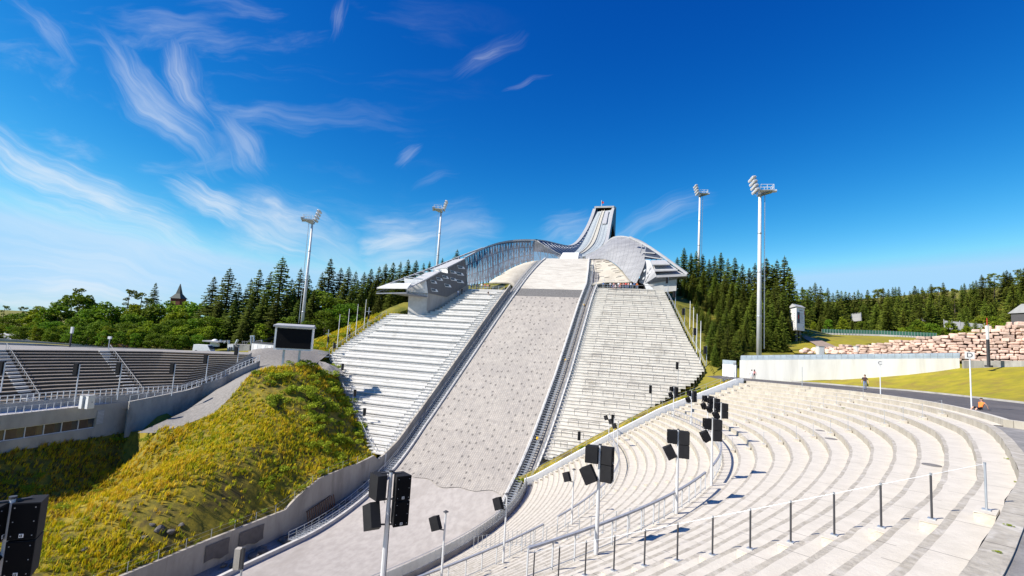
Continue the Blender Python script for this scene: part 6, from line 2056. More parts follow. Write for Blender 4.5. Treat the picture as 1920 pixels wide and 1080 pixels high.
def build_screens():
    # black video screen on two legs
    Y = 103.0
    a, b = at(514, 655, Y), at(581, 659, Y + 1.5); c = at(512, 612, Y); w = np.linalg.norm((b - a)[:2])
    root = thing('video_screen', (a + b) / 2 * np.array([1, 1, 0]) + np.array([0, 0, -8.8]), 'large black video screen on two steel legs beside the gravel path', 'screen')
    o0 = np.array(root.location); rz = math.atan2(b[1] - a[1], b[0] - a[0]); root.rotation_euler = (0, 0, rz)
    zb, zt = a[2] - o0[2], c[2] - o0[2]
    W = w + .4
    m1 = MB(); m1.box((0, 1.0, (zb + zt) / 2), (W, 2.0, zt - zb), 'white_paint'); m1.build('cabinet', root)
    m2 = MB(); m2.box((.12, -.03, (zb + zt) / 2 + .06), (W * .93, .1, (zt - zb) * .88), 'screen_black'); m2.build('display', root)
    m3 = MB(); m3.hexa([(-W / 2 - .35, -.5, zt), (W / 2 + .25, -.5, zt), (W / 2 + .25, 2.4, zt), (-W / 2 - .35, 2.4, zt), (-W / 2 - .35, -.5, zt + .35), (W / 2 + .25, -.5, zt + .35), (W / 2, 1.9, zt + .75), (-W / 2, 1.9, zt + .75)], 'panel_grey'); m3.build('cap', root)
    for e in (-.21, .21):
        m4 = MB(); m4.box((e * W - .2, .9, zb / 2 - .8), (.42, .42, zb + 1.7), 'metal'); m4.build('leg', root)
    m5 = MB()
    for k in range(10): m5.box((-W / 2 - .04, .45, zb + .3 + k * .48), (.08, .45, .05), 'metal')
    m5.build('ladder', root)
    # white result board on the right
    Y = 122.0
    A, B = at(1480, 620, Y), at(1493.5, 621.5, Y - 5.6); Cc = at(1508.5, 622.5, Y - 3.0); T = at(1480, 578, Y)
    root = thing('result_board', (B[0], B[1], 2.0), 'white cabinet board with a small grey roof on two steel legs, beside the right spruces', 'board')
    o0 = np.array(root.location); h0, h1 = A[2] - o0[2], T[2] - o0[2]
    D = A + (Cc - B)
    cab = MB(); q = [p - o0 for p in (A, B, Cc, D)]
    for p in q: p[2] = h0
    cab.hexa([*q, *[p + (0, 0, h1 - h0) for p in q]], 'white_paint'); cab.build('cabinet', root)
    rf = MB(); ce = sum(q) / 4; q2 = [ce + (p - ce) * 1.18 for p in q]; rdg = [(q2[0] + q2[1]) / 2, (q2[3] + q2[2]) / 2]
    top = h1 - h0
    e = [p + (0, 0, top) for p in q2]; r_ = [p + (0, 0, top + .9) for p in rdg]
    rf.face([e[0], e[1], r_[0]], 'panel_light'); rf.face([e[1], e[2], r_[1], r_[0]], 'panel_grey'); rf.face([e[2], e[3], r_[1]], 'panel_light'); rf.face([e[3], e[0], r_[0], r_[1]], 'panel_grey'); rf.face(e[::-1], 'panel_grey')
    rf.build('roof', root)
    fdir = (q[2] - q[1]); L = np.linalg.norm(fdir); fdir /= L; fn = np.array([fdir[1], -fdir[0], 0])
    pn = MB(); p0 = q[1] + fn * .04
    def pb(u0, u1, v0, v1, m, d=.02):
        pts = [p0 + fdir * L * u + (0, 0, (h1 - h0) * v) + fn * d for u, v in ((u0, v0), (u1, v0), (u1, v1), (u0, v1))]; pn.hexa([*[p - fn * .03 for p in pts], *pts], m)
    pb(.04, .96, .08, .95, 'white_cloth', .0)
    pb(.08, .38, .30, .78, 'navy_and_shade'); pb(.17, .27, .50, .66, 'red', .03)
    for k in range(7): pb(.42, .86 - .06 * (k % 3), .73 - .055 * k, .745 - .055 * k, 'panel_grey')
    pb(.42, .88, .315, .335, 'panel_grey'); pb(.86, .92, .14, .20, 'blue_cloth'); pb(.93, .97, .70, .86, 'red')
    for k in range(6): pb(.30 + .075 * k, .355 + .075 * k, .84, .88, 'panel_grey')
    pn.build('panel', root)
    for u in (.35, .8):
        lg = MB(); p = q[0] * .45 + q[1] * .55 + (q[3] - q[0]) * u; lg.box((p[0], p[1], h0 / 2 - .6), (.55, .55, h0 + 1.2), 'galv_dark'); lg.build('leg', root)
    ldd = MB()
    for k in range(8): pp = q[1] + (q[0] - q[1]) * .25; ldd.box((pp[0] - .1, pp[1] - .1, h0 + .3 + k * .55), (.25, .25, .07), 'panel_grey')
    ldd.build('ladder', root)


build_screens()


def cabinet_mesh(name, parent, c, yaw, tilt=0.0, roll=0.0, w=.48, d=.52, h=.74, logo=True):
    """speaker cabinet: broad grille in front, narrower back"""
    mb = MB()
    f = [(-w / 2, 0), (w / 2, 0), (w * .31, -d), (-w * .31, -d)]
    mb.hexa([(x, y, -h / 2) for x, y in f] + [(x, y, h / 2) for x, y in f], 'speaker_side')
    mb.v = [(x, y + d / 2, z) for x, y, z in mb.v]
    mb.box((0, d / 2 + .012, 0), (w * .94, .02, h * .96), 'speaker_front')
    for x in (-.36, .36):
        for z in (-.38, 0, .38): mb.box((x * w, d / 2 + .026, z * h), (.016, .012, .016), 'panel_grey')
    o = mb.build(name, parent)
    if logo:
        lg = MB(); lg.box((.0, d / 2 + .03, -h * .38), (.075, .008, .075), 'white_paint'); lg.box((-.012, d / 2 + .036, -h * .38), (.014, .006, .05), 'speaker_front'); lg.box((.014, d / 2 + .036, -h * .38 + .012), (.03, .006, .012), 'speaker_front', tilt=('Y', .7)); lg.box((.014, d / 2 + .036, -h * .38 - .012), (.03, .006, .012), 'speaker_front', tilt=('Y', -.7))
        lg.build('badge', o)
    o.location = tuple(map(float, c)); o.rotation_euler = (tilt, roll, yaw - math.pi / 2)
    return o


def speaker_cluster(x, y, zb, hpole, yaw, label, full=True, yawl=None, s=1.0, group='speaker clusters along the upper walkway'):
    root = thing('speaker_cluster', (x, y, zb), label, 'loudspeaker', group)
    mb = MB(); mb.tube([(0, 0, 0), (0, 0, hpole * .55), (0, 0, hpole)], [.085, .075, .055], 'mast_paint', 8); mb.tube([(0, 0, hpole - .02), (0, 0, hpole + .03)], .07, 'dark_post', 8); mb.build('pole', root, smooth=False)
    view = np.array([x, y]) / math.hypot(x, y); rt = np.array([view[1], -view[0]])      # sideways arms lie across the pole
    yawl = yaw + math.pi if yawl is None else yawl
    zt = hpole - .45
    br = MB()
    for z in (hpole - .06, zt - .40, zt - 1.16):
        br = MB(); br.tube([(-rt[0] * .30, -rt[1] * .30, z), (rt[0] * .30, rt[1] * .30, z)], .03, 'dark_post', 5); br.build('bracket', root)
    cb = MB(); cb.tube([(-rt[0] * .2, -rt[1] * .2, zt - .25), (-rt[0] * .12, -rt[1] * .12, zt - .52), (-rt[0] * .03, -rt[1] * .03, zt - .42), (.07, .02, zt - .7), (.075, .02, zt - 1.3), (.085, .02, 1.2), (.1, .02, .1)], .012, 'dark_post', 4); cb.build('cable', root)
    k = .325
    cabinet_mesh('speaker_cabinet', root, (rt[0] * k, rt[1] * k, zt), yaw)
    cabinet_mesh('speaker_cabinet', root, (rt[0] * k, rt[1] * k, zt - .77), yaw)
    cabinet_mesh('speaker_cabinet', root, (-rt[0] * k, -rt[1] * k, zt), yawl)
    cabinet_mesh('speaker_cabinet', root, (-rt[0] * k * 1.35, -rt[1] * k * 1.35, zt - .90), yawl, tilt=R(-28))
    return root


def on_circle_px(px, rfun, zb, tlo, thi):
    best = None
    for t in np.arange(tlo, thi, R(.05)):
        p = bp(t, rfun(t) + .05, zb); e = abs(proj(p)[0] - px)
        if best is None or e < best[0]: best = (e, t, p)
    return best[1], best[2]


def build_speakers():
    specs = [(711, -70, -45, -58, 'black speaker cluster on a pole nearest the middle of the frame, before the gravel outrun'),
             (1118, -60, -30, -25, 'black speaker cluster rising over the foreground railing, the largest one on the steps'),
             (1268, -60, -30, -12, 'black speaker cluster on the steps, second to the right behind the largest one'),
             (1334, -40, -25, -2, 'black speaker cluster at the bend of the upper railing, before the crowded speakers'),
             (1351, -25, -15, 8, 'black speaker cluster overlapping its neighbours at the right bend of the railing'),
             (1345.5, -17, -8, 16, 'black speaker cluster behind the bend of the railing, fourth from the diagonal wall'),
             (1327, -14, -5, 22, 'black speaker cluster on the far walkway, third from the diagonal wall'),
             (1296, -10, -1, 28, 'black speaker cluster on the far walkway, second from the diagonal wall'),
             (1262.5, -4, 3, 34, 'black speaker cluster on the far walkway, right beside the diagonal wall')]
    for px, lo, hi, yaw, lab in specs:
        t, p = on_circle_px(px, r1_r, ZR1, R(lo), R(hi))
        speaker_cluster(p[0], p[1], p[2], 4.75, R(yaw), lab)
    # the nearest one, cut by the left edge
    p = at(14, 1000, 10.6); q = bp(math.atan2(p[1] - C0[1], p[0] - C0[0]), 1, ZR1)
    speaker_cluster(p[0], p[1], ZR1 + tilt(p[1]), 5.05, R(-70), 'nearest black speaker cluster, cut by the lower left edge of the frame', yawl=R(20))
    # single speakers along the lower walkway
    for px, lo, hi, hgt, lab in ((826, -62, -45, 4.3, 'single tilted black speaker on a pole in front of the outrun gravel'),
                                 (943, -55, -38, 4.3, 'single tilted black speaker on a pole before the toe of the landing mats'),
                                 (1072, -45, -28, 4.3, 'single tilted black speaker on a pole left of the largest speaker cluster'),
                                 (1151, -18, -6, 4.4, 'single tilted speaker on the far lower walkway, the front one of three'),
                                 (1150, -7, 0, 4.4, 'single tilted speaker on the far lower walkway, the middle one of three'),
                                 (1141, -1, 3, 4.4, 'single tilted speaker on the far lower walkway, the farthest of three')):
        t, p = on_circle_px(px, r2_r, ZR2, R(lo), R(hi))
        root = thing('loudspeaker', p, lab, 'loudspeaker', 'single speakers along the lower walkway')
        mb = MB(); mb.tube([(0, 0, 0), (0, 0, hgt)], [.075, .055], 'mast_paint', 8); mb.tube([(0, 0, hgt), (0, 0, hgt + .08)], [.17, .05], 'dark_post', 8); mb.build('pole', root)
        v = p[:2] / np.linalg.norm(p[:2]); rt = np.array([v[1], -v[0]])
        br = MB(); br.tube([(0, 0, hgt - 1.0), (-rt[0] * .3, -rt[1] * .3, hgt - .95)], .035, 'dark_post', 5); br.build('bracket', root)
        cabinet_mesh('speaker_cabinet', root, (-rt[0] * .52, -rt[1] * .52, hgt - .62), math.atan2(v[1], v[0]) + R(55), tilt=R(-22), w=.46, d=.5, h=.74, logo=False)
    # grey column by the lower left gutter
    p = at(452, 1075, 44); z = -30.0
    root = thing('loudspeaker', (p[0], p[1], z), 'grey pole with a slim dark speaker beside the lower left edge of the outrun', 'loudspeaker')
    mb = MB(); top = at(455, 1028, 44)[2] - z; mb.tube([(0, 0, 0), (0, 0, top)], .10, 'metal', 8); mb.build('pole', root)
    mb = MB(); mb.box((-.45, .1, top - .9), (.5, .5, 1.7), 'wall_concrete'); mb.tube([(0, 0, top - 1.7), (0, 0, top + .1)], .16, 'dark_post', 6); mb.build('speaker_cabinet', root)
    # poles with slim speakers: along the far left stand and the two main stands
    n = 0
    for px, yt, Y, L_, lab in ((10, 680, 74, 11.0, 'tall dark speaker on a pole before the dark stand, leftmost in the frame'), (150, 683, 78, 7, 'dark speaker on a pole above the electric cabinets'),
                               (229, 682, 82, 7, 'dark speaker on a pole right beside the middle stairs of the dark stand'), (329, 683, 88, 7, 'dark speaker on a pole before the right half of the dark stand'),
                               (391, 667, 96, 6.5, 'dark speaker on a pole near the right end of the dark stand'), (448, 652, 103, 6, 'dark speaker on a pole at the top right corner of the dark stand')):
        t = at(px, yt, Y); bz = {0: -14.2, 1: -14.2, 2: -14.2, 3: -14.0, 4: -12, 5: -9.3}[n]; n += 1
        root = thing('loudspeaker', (t[0], t[1], bz), lab, 'loudspeaker', 'speakers on poles along the dark left stand')
        h = t[2] - bz; mb = MB(); mb.tube([(0, 0, 0), (0, 0, h)], .09, 'white_metal', 6); mb.build('pole', root)
        mb = MB(); mb.box((-.45, 0, h - .75), (.62, .55, 1.75), 'speaker_side'); mb.build('speaker_cabinet', root)
    for px, yt, fn, lab in (((1221, 723), 700, 1, 'slim dark speaker on a pole in the right stand, lower of two near the weeds'), ((1271, 691), 676, 1, 'slim dark speaker on a pole in the right stand, upper of two near the weeds'), ((1087, 823), 806, 1, 'slim dark speaker on a pole low in the right stand')):
        pass


build_speakers()


def build_stand_poles():
    # slim speakers that stand in the stands
    def hill_hit(px, py, off):
        r = ray(px, py); prev = None
        for Y in np.arange(60, 200, .1):
            p = r * Y; s = float(p @ AX)
            if p[2] <= prof(s) + off: return p
        return r * 120
    for px, py, h, lab in ((1221, 762, 4.0, 'slim dark speaker on a pole in the right stand, the middle one by the weeds'), (1271, 722, 4.6, 'slim dark speaker on a pole in the right stand, the upper one by the weeds'), (1087, 845, 3.3, 'slim dark speaker on a pole low in the right stand'),
                           (1150, 815, 3.6, 'slim dark speaker on a pole at the foot of the right stand, behind others')):
        p = hill_hit(px, py, 1.0); root = thing('loudspeaker', p, lab, 'loudspeaker', 'slim speakers on poles in the right stand')
        mb = MB(); mb.tube([(0, 0, 0), (0, 0, h)], .06, 'metal', 6); mb.build('pole', root); mb = MB(); mb.box((-.25, 0, h - .75), (.42, .4, 1.5), 'speaker_side'); mb.build('speaker_cabinet', root)
    for s, lab in ((103.6, 'topmost'), (97.5, 'second'), (91, 'third'), (86.5, 'lowest')):
        p = P(s, tl_stand(s) + .5, prof(s) + 1.9); root = thing('loudspeaker', p, lab + ' of the dark speakers on posts down the left edge of the left stand', 'loudspeaker', 'speakers down the left edge of the left stand')
        mb = MB(); mb.tube([(0, 0, 0), (0, 0, 3.6)], .07, 'metal', 6); mb.build('pole', root); mb = MB(); mb.box((.3, 0, 2.8), (.5, .4, 1.5), 'speaker_side'); mb.build('speaker_cabinet', root)
    for s, lab in ((134.5, 'topmost'), (128.5, 'second'), (122, 'third'), (115.5, 'fourth'), (110.2, 'lowest')):
        p = P(s, tr_stand(s) + .5, prof(s) + .9); root = thing('loudspeaker', p, lab + ' of the dark speakers on posts along the outer edge of the right stand', 'loudspeaker', 'speakers along the outer edge of the right stand')
        mb = MB(); mb.tube([(0, 0, 0), (0, 0, 4.2)], .08, 'metal', 6); mb.build('pole', root); mb = MB(); mb.box((-.35, 0, 3.3), (.55, .45, 1.6), 'speaker_side'); mb.build('speaker_cabinet', root)
    # flagpoles
    k = 0
    for x0, y0, x1, y1 in ((632, 651, 637, 588), (650, 638, 654, 578), (666.5, 628, 671, 569), (682, 618, 686, 560)):
        Y = 127 + k * 2.4; b, t = at(x0, y0, Y), at(x1, y1, Y); t[:2] = b[:2]
        o = thing('flagpole', b - (0, 0, .3), ('lowest', 'second lowest', 'second highest', 'highest')[k] + ' bare white flagpole of the four beside the left stand', 'flagpole', 'flagpoles beside the left stand')
        mb = MB(); mb.tube([(0, 0, 0), (0, 0, t[2] - b[2])], [.10, .06], 'white_paint', 6); mb.build('pole', o); mb = MB(); mb.tube([(0, 0, t[2] - b[2]), (0, 0, t[2] - b[2] + .15)], [.1, .03], 'metal', 6); mb.build('cap', o); k += 1
    for k, (x0, y0, y1, lab) in enumerate(((613, 654, 615.5, 'lowest'), (654, 634, 606, 'middle'), (689, 614, 574, 'highest'))):
        Y = 128 + 3 * k; b, t = at(x0, y0, Y), at(x0 + 2, y1, Y); h = t[2] - b[2]
        o = thing('lamp_post', b - (0, 0, .3), lab + ' of the steel posts with a crossbar beside the flagpoles of the left stand', 'lamp post', 'posts beside the left stand')
        mb = MB(); mb.tube([(0, 0, 0), (0, 0, h)], .09, 'metal', 6); mb.build('pole', o); mb = MB(); mb.tube([(-.7, 0, h - 1.2), (.7, 0, h - 1.2)], .07, 'metal', 5); mb.box((.1, 0, h - 2.6), (.4, .4, 1.4), 'speaker_side'); mb.build('crossbar', o)
    k = 0
    for x0, y0, x1, y1 in ((1293, 628, 1294, 563), (1299.5, 641, 1300, 574), (1306, 656, 1306.5, 587), (1313, 675, 1313.5, 600)):
        Y = 117 - k * 4.0; b, t = at(x0, y0, Y), at(x1, y1, Y)
        o = thing('flagpole', b - (0, 0, .8), ('highest', 'second highest', 'second lowest', 'lowest')[k] + ' bare white flagpole of the four beside the right stand', 'flagpole', 'flagpoles beside the right stand')
        mb = MB(); mb.tube([(0, 0, 0), (0, 0, t[2] - b[2] + .5)], [.10, .06], 'white_paint', 6); mb.build('pole', o); mb = MB(); mb.tube([(0, 0, t[2] - b[2] + .5), (0, 0, t[2] - b[2] + .65)], [.1, .03], 'metal', 6); mb.build('cap', o); k += 1
    # yellow warning lamps on white posts along the right stairway
    for k, (px, py) in enumerate(((1094, 577), (1060, 683), (1007, 834))):
        Y = (130, 112, 93)[k]; p = at(px, py + 8, Y)
        o = thing('warning_lamp', p, ('highest', 'middle', 'lowest')[k] + ' of the small yellow lamps beside the right hand stairway', 'lamp', 'yellow lamps beside the right stairway')
        mb = MB(); mb.box((0, 0, .3), (.8, .6, 1.4), 'white_paint'); mb.tube([(0, 0, 1.0), (0, 0, 1.7)], .06, 'metal', 5); mb.build('base', o); mb = MB(); mb.tube([(0, 0, 1.7), (0, 0, 1.85), (0, 0, 2.15), (0, 0, 2.25)], [.18, .28, .26, .1], 'yellow', 8); mb.build('lamp_shade', o)


build_stand_poles()


def build_signs():
    for let, px, ptop, pbase, th, lab in (('D', 1822, 664, 772, R(-22.6), 'white square sign with the letter D on a tall pole beside the seated person'), ('C', 1651, 679, 739, R(-10.5), 'small white square sign with the letter C on a pole beside the walking man')):
        p = bp(th, rim_r(th) + 1.0, -2.9); p = ray(px, pbase) * p[1]
        Y = p[1]; h = at(px - 6, ptop, Y)[2] - p[2]
        root = thing('sign', p, lab, 'sign', 'letter signs on the rim')
        mb = MB(); mb.tube([(0, 0, -.2), (0, 0, h)], .055, 'white_metal', 8); mb.build('pole', root)
        v = np.array([p[0], p[1]]) / math.hypot(p[0], p[1]); rz = math.atan2(v[1], v[0]) - math.pi / 2
        mb = MB(); mb.box((-v[0] * .085, -v[1] * .085, h - .1), (.64, .04, .62), 'panel_light', rz=rz); mb.build('board', root)
        text('letter', let, .58, 'dark_post', root, (-v[0] * .115, -v[1] * .115, h - .1), (math.pi / 2, 0, rz))
    for px, ptop, pbase, lab in ((1504, 688, 722, 'thin bare pole at the rim, left of the walking man'), (1377, 681, 708, 'thin pole with a small plate at the far end of the rim')):
        p = at(px, pbase, 72 if px == 1504 else 86); h = at(px, ptop, p[1])[2] - p[2]
        mb = MB(); mb.tube([(0, 0, -.3), (0, 0, h)], .05, 'metal', 6)
        if px != 1504: mb.box((0, 0, h - .1), (.5, .05, .5), 'panel_light')
        o = mb.build('sign_pole'); o.location = tuple(p); tag(o, lab, 'pole')
    # dark lamp column with a white head on the lawn
    p = at(1854, 686, 76); root = thing('lamp_column', p - (0, 0, .2), 'dark lamp column with a white top standing on the lawn before the granite blocks', 'lamp post')
    h = at(1850, 608, 76)[2] - p[2]; h2 = at(1851, 634, 76)[2] - p[2]
    mb = MB(); mb.box((0, 0, h2 / 2), (.3, .3, h2), 'roof_dark'); mb.box((0, 0, .15), (.7, .7, .3), 'roof_dark'); mb.build('pole', root); mb = MB(); mb.box((0, 0, (h2 + h) / 2), (.27, .27, h - h2), 'white_paint'); mb.build('lamp_shade', root)
    mb = MB(); mb.tube([(0, 0, h), (0, 0, h + 1.2)], .05, 'red', 5); mb.build('red_rod', root)
    # small lamps by the far left stand
    for px, yb, yt, lab in ((131, 648, 610, 'dark lamp column with a white head left above the dark stand'), (203, 655, 628, 'short lamp post with a white cube head at the top of the middle stairs')):
        p = at(px, yb, 104); h = at(px, yt, 104)[2] - p[2]; root = thing('lamp_column', p - (0, 0, .3), lab, 'lamp post')
        mb = MB(); mb.tube([(0, 0, 0), (0, 0, h * (.68 if px == 131 else .85))], .16 if px == 131 else .08, 'roof_dark' if px == 131 else 'metal', 6); mb.build('pole', root); mb = MB(); z0 = h * (.68 if px == 131 else .82); mb.box((0, 0, (z0 + h) / 2), (.4 if px == 131 else .6, .4, h - z0), 'white_paint'); mb.build('lamp_shade', root)


build_signs()


def build_far_left_bits():
    # low walls and grass strip above the dark stand, hut roofs, lift station, container
    line = [at(-30, 650, 100), at(64, 652, 104), at(131, 654.5, 110), at(240, 656.5, 117), at(330, 658, 124)]
    mb = MB(); o0 = line[1]; mb.wall([p - o0 for p in line], [-9 - o0[2]] * 5, [at(-30, 641, 100)[2] - o0[2], at(64, 644.5, 104)[2] - o0[2], at(131, 648.5, 110)[2] - o0[2], at(240, 652.5, 117)[2] - o0[2], at(330, 655.5, 124)[2] - o0[2]], .6, 'grey_concrete', side=-1)
    ob = mb.build('low_wall', None, origin=np.zeros(3)); ob.location = tuple(o0); tag(ob, 'low grey wall along the yard above the dark left stand', 'wall')
    mb = MB(); rows = [[at(-30, 640.5, 101), at(64, 644, 105), at(131, 648, 111)], [at(-30, 639.5, 106), at(64, 643, 110), at(131, 647, 116)]]
    mb.grid(rows, 'lawn'); o = mb.build('grass_strip'); tag(o, None, None, None, 'structure')
    line = [at(-30, 637, 112), at(20, 638.5, 114), at(110, 644, 120), at(200, 650, 128)]
    mb = MB(); o0 = line[1]; mb.wall([p - o0 for p in line], [-10 - o0[2]] * 4, [at(-30, 634, 112)[2] - o0[2], at(20, 636, 114)[2] - o0[2], at(110, 643, 120)[2] - o0[2], at(200, 648.5, 128)[2] - o0[2]], .6, 'grey_concrete', side=-1)
    ob = mb.build('low_wall', None, origin=np.zeros(3)); ob.location = tuple(o0); tag(ob, 'farther low grey wall under the trees, behind the strip of grass', 'wall')
    a = at(0, 633, 126)
    mb = MB(); mb.hexa([a + (-14, 0, -3), a + (16, 0, -3.2), a + (16, 8, -3.2), a + (-14, 8, -3), a + (-14, 0, 1.8), a + (4, 0, -1.2), a + (4, 8, -1.2), a + (-14, 8, 1.8)], 'roof_dark'); mb.hexa([a + (-14, -.4, 1.8), a + (5, -.4, -1.2), a + (5, 8.4, -1.2), a + (-14, 8.4, 1.8), a + (-14, -.4, 2.3), a + (5, -.4, -.8), a + (5, 8.4, -.8), a + (-14, 8.4, 2.3)], 'panel_light')
    tag(mb.build('shed', None, origin=a), 'dark shed with a sloping pale roof cut by the left edge of the frame', 'shed')
    # two little orange roofed huts
    for k, px in enumerate((211, 228)):
        p = at(px, 655, 126); root = thing('hut', p - (0, 0, .6), 'tiny hut with an orange roof above the dark stand, the ' + ('left' if k == 0 else 'right') + ' one of two', 'hut', 'orange roofed huts')
        mb = MB(); mb.box((0, 0, .7), (1.8, 1.8, 1.4), 'roof_dark'); mb.build('wall', root); mb = MB(); mb.hexa([(-1.3, -1.2, 1.4), (1.3, -1.2, 1.4), (1.3, 1.2, 1.4), (-1.3, 1.2, 1.4), (-.1, -1.2, 2.0), (.1, -1.2, 2.0), (.1, 1.2, 2.0), (-.1, 1.2, 2.0)], 'orange_roof'); mb.build('roof', root)
    # white container block
    a, b = at(470, 662.5, 122), at(512, 662.5, 119); h = at(470, 642, 122)[2] - a[2]
    root = thing('container_office', a, 'white site container with paler door panels left of the video screen', 'container'); d = (b - a); d[2] = 0; L = np.linalg.norm(d); rz = math.atan2(d[1], d[0]); root.rotation_euler = (0, 0, rz)
    mb = MB(); mb.box((L / 2, 1.5, h / 2 - .3), (L, 3, h + .6), 'panel_light'); mb.build('wall', root); mb = MB(); mb.box((L / 2, 1.5, h + .05), (L + .3, 3.3, .16), 'roof_dark'); mb.build('roof', root)
    for u in (.2, .55, .84):
        mb = MB(); mb.box((L * u, -.03, h * .42), (.9, .06, h * .8), 'white_cloth'); mb.build('door', root)
    # chairlift station
    c = at(404, 655, 128); root = thing('lift_station', c, 'chairlift bottom station with a flat canopy, white drum and steel pylons beside the trees', 'lift station')
    def r(px, py, Y=128): return at(px, py, Y) - c
    mb = MB(); p0, p1 = r(388, 640), r(418, 642.5); mb.hexa([p0 + (0, -2, 0), p1 + (0, -2, 0), p1 + (0, 2, 0), p0 + (0, 2, 0), p0 + (0, -2, .3), p1 + (0, -2, .3), p1 + (0, 2, .3), p0 + (0, 2, .3)], 'panel_grey'); mb.build('canopy', root)
    mb = MB(); q = r(403, 645); mb.tube([q + (0, 0, -.7), q + (0, 0, .6)], [1.0, 1.1], 'blue_cloth', 12); mb.tube([q + (0, 0, -.6), q + (0, 0, .55)], [1.13, 1.13], 'white_paint', 12); q2 = r(403, 639); mb.tube([q2, q2 + (0, 0, .25), q2 + (0, 0, .45)], [.8, .6, .2], 'white_paint', 10); mb.build('drum', root)
    mb = MB(); a, b = r(426, 660), r(468, 661); mb.hexa([a, b, b + (0, 3, 0), a + (0, 3, 0), r(426, 645), r(468, 647), r(468, 647) + (0, 3, 0), r(426, 645) + (0, 3, 0)], 'grey_concrete'); a, b = r(428, 656), r(438.5, 656); mb.hexa([a + (0, -.3, 0), b + (0, -.3, 0), b, a, r(428, 645.5) + (0, -.3, 0), r(438.5, 645.5) + (0, -.3, 0), r(438.5, 645.5), r(428, 645.5)], 'white_paint')
    for k in range(2): w = r(430 + k * 4, 654); mb.box(w + (.2, -.36, .1), (.3, .08, .8), 'roof_dark')
    mb.build('engine_house', root)
    mb = MB()
    for (x0, y0, x1, y1, w) in ((442, 645, 446, 637, .3), (455, 645, 455, 639, .15), (459, 645, 459, 639, .15), (462, 645, 471, 634, .12), (471, 645, 471, 629.5, .2), (476, 645, 476, 629, .25), (469, 630.5, 477, 630, .18), (480, 640, 492, 638, .14), (491, 643, 491, 637, .18), (454, 641, 492, 639.5, .12), (410, 639, 432, 639, .1), (414, 641, 414, 637, .25), (429, 645, 429, 638, .3), (420, 643, 424, 639, .3)):
        mb.tube([r(x0, y0), r(x1, y1)], w, 'galv_dark' if w < .16 else 'metal', 5)
    mb.build('pylon', root)
    mb = MB(); mb.tube([r(491, 639), at(560, 612, 132) - c], .04, 'dark_post', 3); mb.tube([r(491, 641), at(560, 616, 132) - c], .04, 'dark_post', 3); mb.build('cables', root)
    # parked white vans by the lift
    for k, (px, py, lab) in enumerate(((383, 660, 'white van parked below the lift canopy, half hidden by the stand'),)):
        p = at(px, py, 122); root = thing('parked_van', p - (0, 0, .3), lab, 'van')
        mb = MB(); mb.hexa([(-2.4, -.95, .4), (2.3, -.95, .4), (2.3, .95, .4), (-2.4, .95, .4), (-2.3, -.9, 2.1), (1.1, -.9, 2.1), (1.1, .9, 2.1), (-2.3, .9, 2.1)], 'white_paint'); mb.build('body', root)
        mb = MB(); mb.hexa([(1.2, -.85, 1.2), (2.05, -.85, 1.2), (2.05, .85, 1.2), (1.2, .85, 1.2), (1.15, -.85, 1.95), (1.35, -.85, 1.95), (1.35, .85, 1.95), (1.15, .85, 1.95)], 'window_glass'); mb.build('windscreen', root)
        for x in (-1.5, 1.5):
            mb = MB(); mb.tube([(x, -1.0, .38), (x, -.75, .38)], .38, 'dark_post', 10); mb.build('wheel', root)
    # church spire above the trees
    p = at(335, 560, 215); root = thing('church_spire', (p[0], p[1], p[2] - 14), 'small dark red church spire rising above the leafy trees on the left', 'spire')
    mb = MB(); mb.box((0, 0, 7), (4.2, 4.2, 14), 'spire_wood'); mb.build('tower', root)
    zt = at(336, 532, 215)[2] - p[2] + 14; mb = MB(); mb.tube([(0, 0, 14), (0, 0, 14.8), (0, 0, 16.2), (0, 0, zt)], [3.6, 2.6, 1.3, .1], 'spire_roof', 4); mb.build('roof', root)
    # gravel mound by the screen
    c = at(598, 684, 114)
    pts = []; mb = MB(); rows = []
    for i in range(9):
        rr_ = 5.0 * i / 8; rows.append([c + np.array([math.cos(a) * rr_ * 1.2, math.sin(a) * rr_ * .7, 2.2 * math.cos(min(1, i / 8) * math.pi / 2) - 1.6 + .25 * math.sin(a * 5 + i)]) for a in np.linspace(0, 2 * math.pi, 25)])
    mb.grid(rows, 'rough_ground'); tag(mb.build('gravel_mound', None, origin=c, smooth=True), 'grey gravel mound between the video screen and the left stand', 'mound')
    # small steel walkway at the left stand's upper corner
    mb = MB(); a, b = at(597, 669, 121), at(617, 670, 123)
    mb.hexa([a, b, b + (0, 2, 0), a + (0, 2, 0), a + (0, 0, .25), b + (0, 0, .25), b + (0, 2, .25), a + (0, 2, .25)], 'metal')
    for u in np.linspace(0, 1, 6): q = a + (b - a) * u; mb.tube([q + (0, 0, .2), q + (0, 0, 1.4)], .05, 'metal', 4)
    for h in (.8, 1.4): mb.tube([a + (0, 0, h), b + (0, 0, h)], .05, 'metal', 4)
    tag(mb.build('steel_gangway', None, origin=a), 'small steel gangway at the upper left corner of the left stand', 'gangway')


mat('spire_wood', (.14, .045, .03), (.10, .035, .025), scale=2)
mat('spire_roof', (.06, .07, .065), rough=.7)
build_far_left_bits()


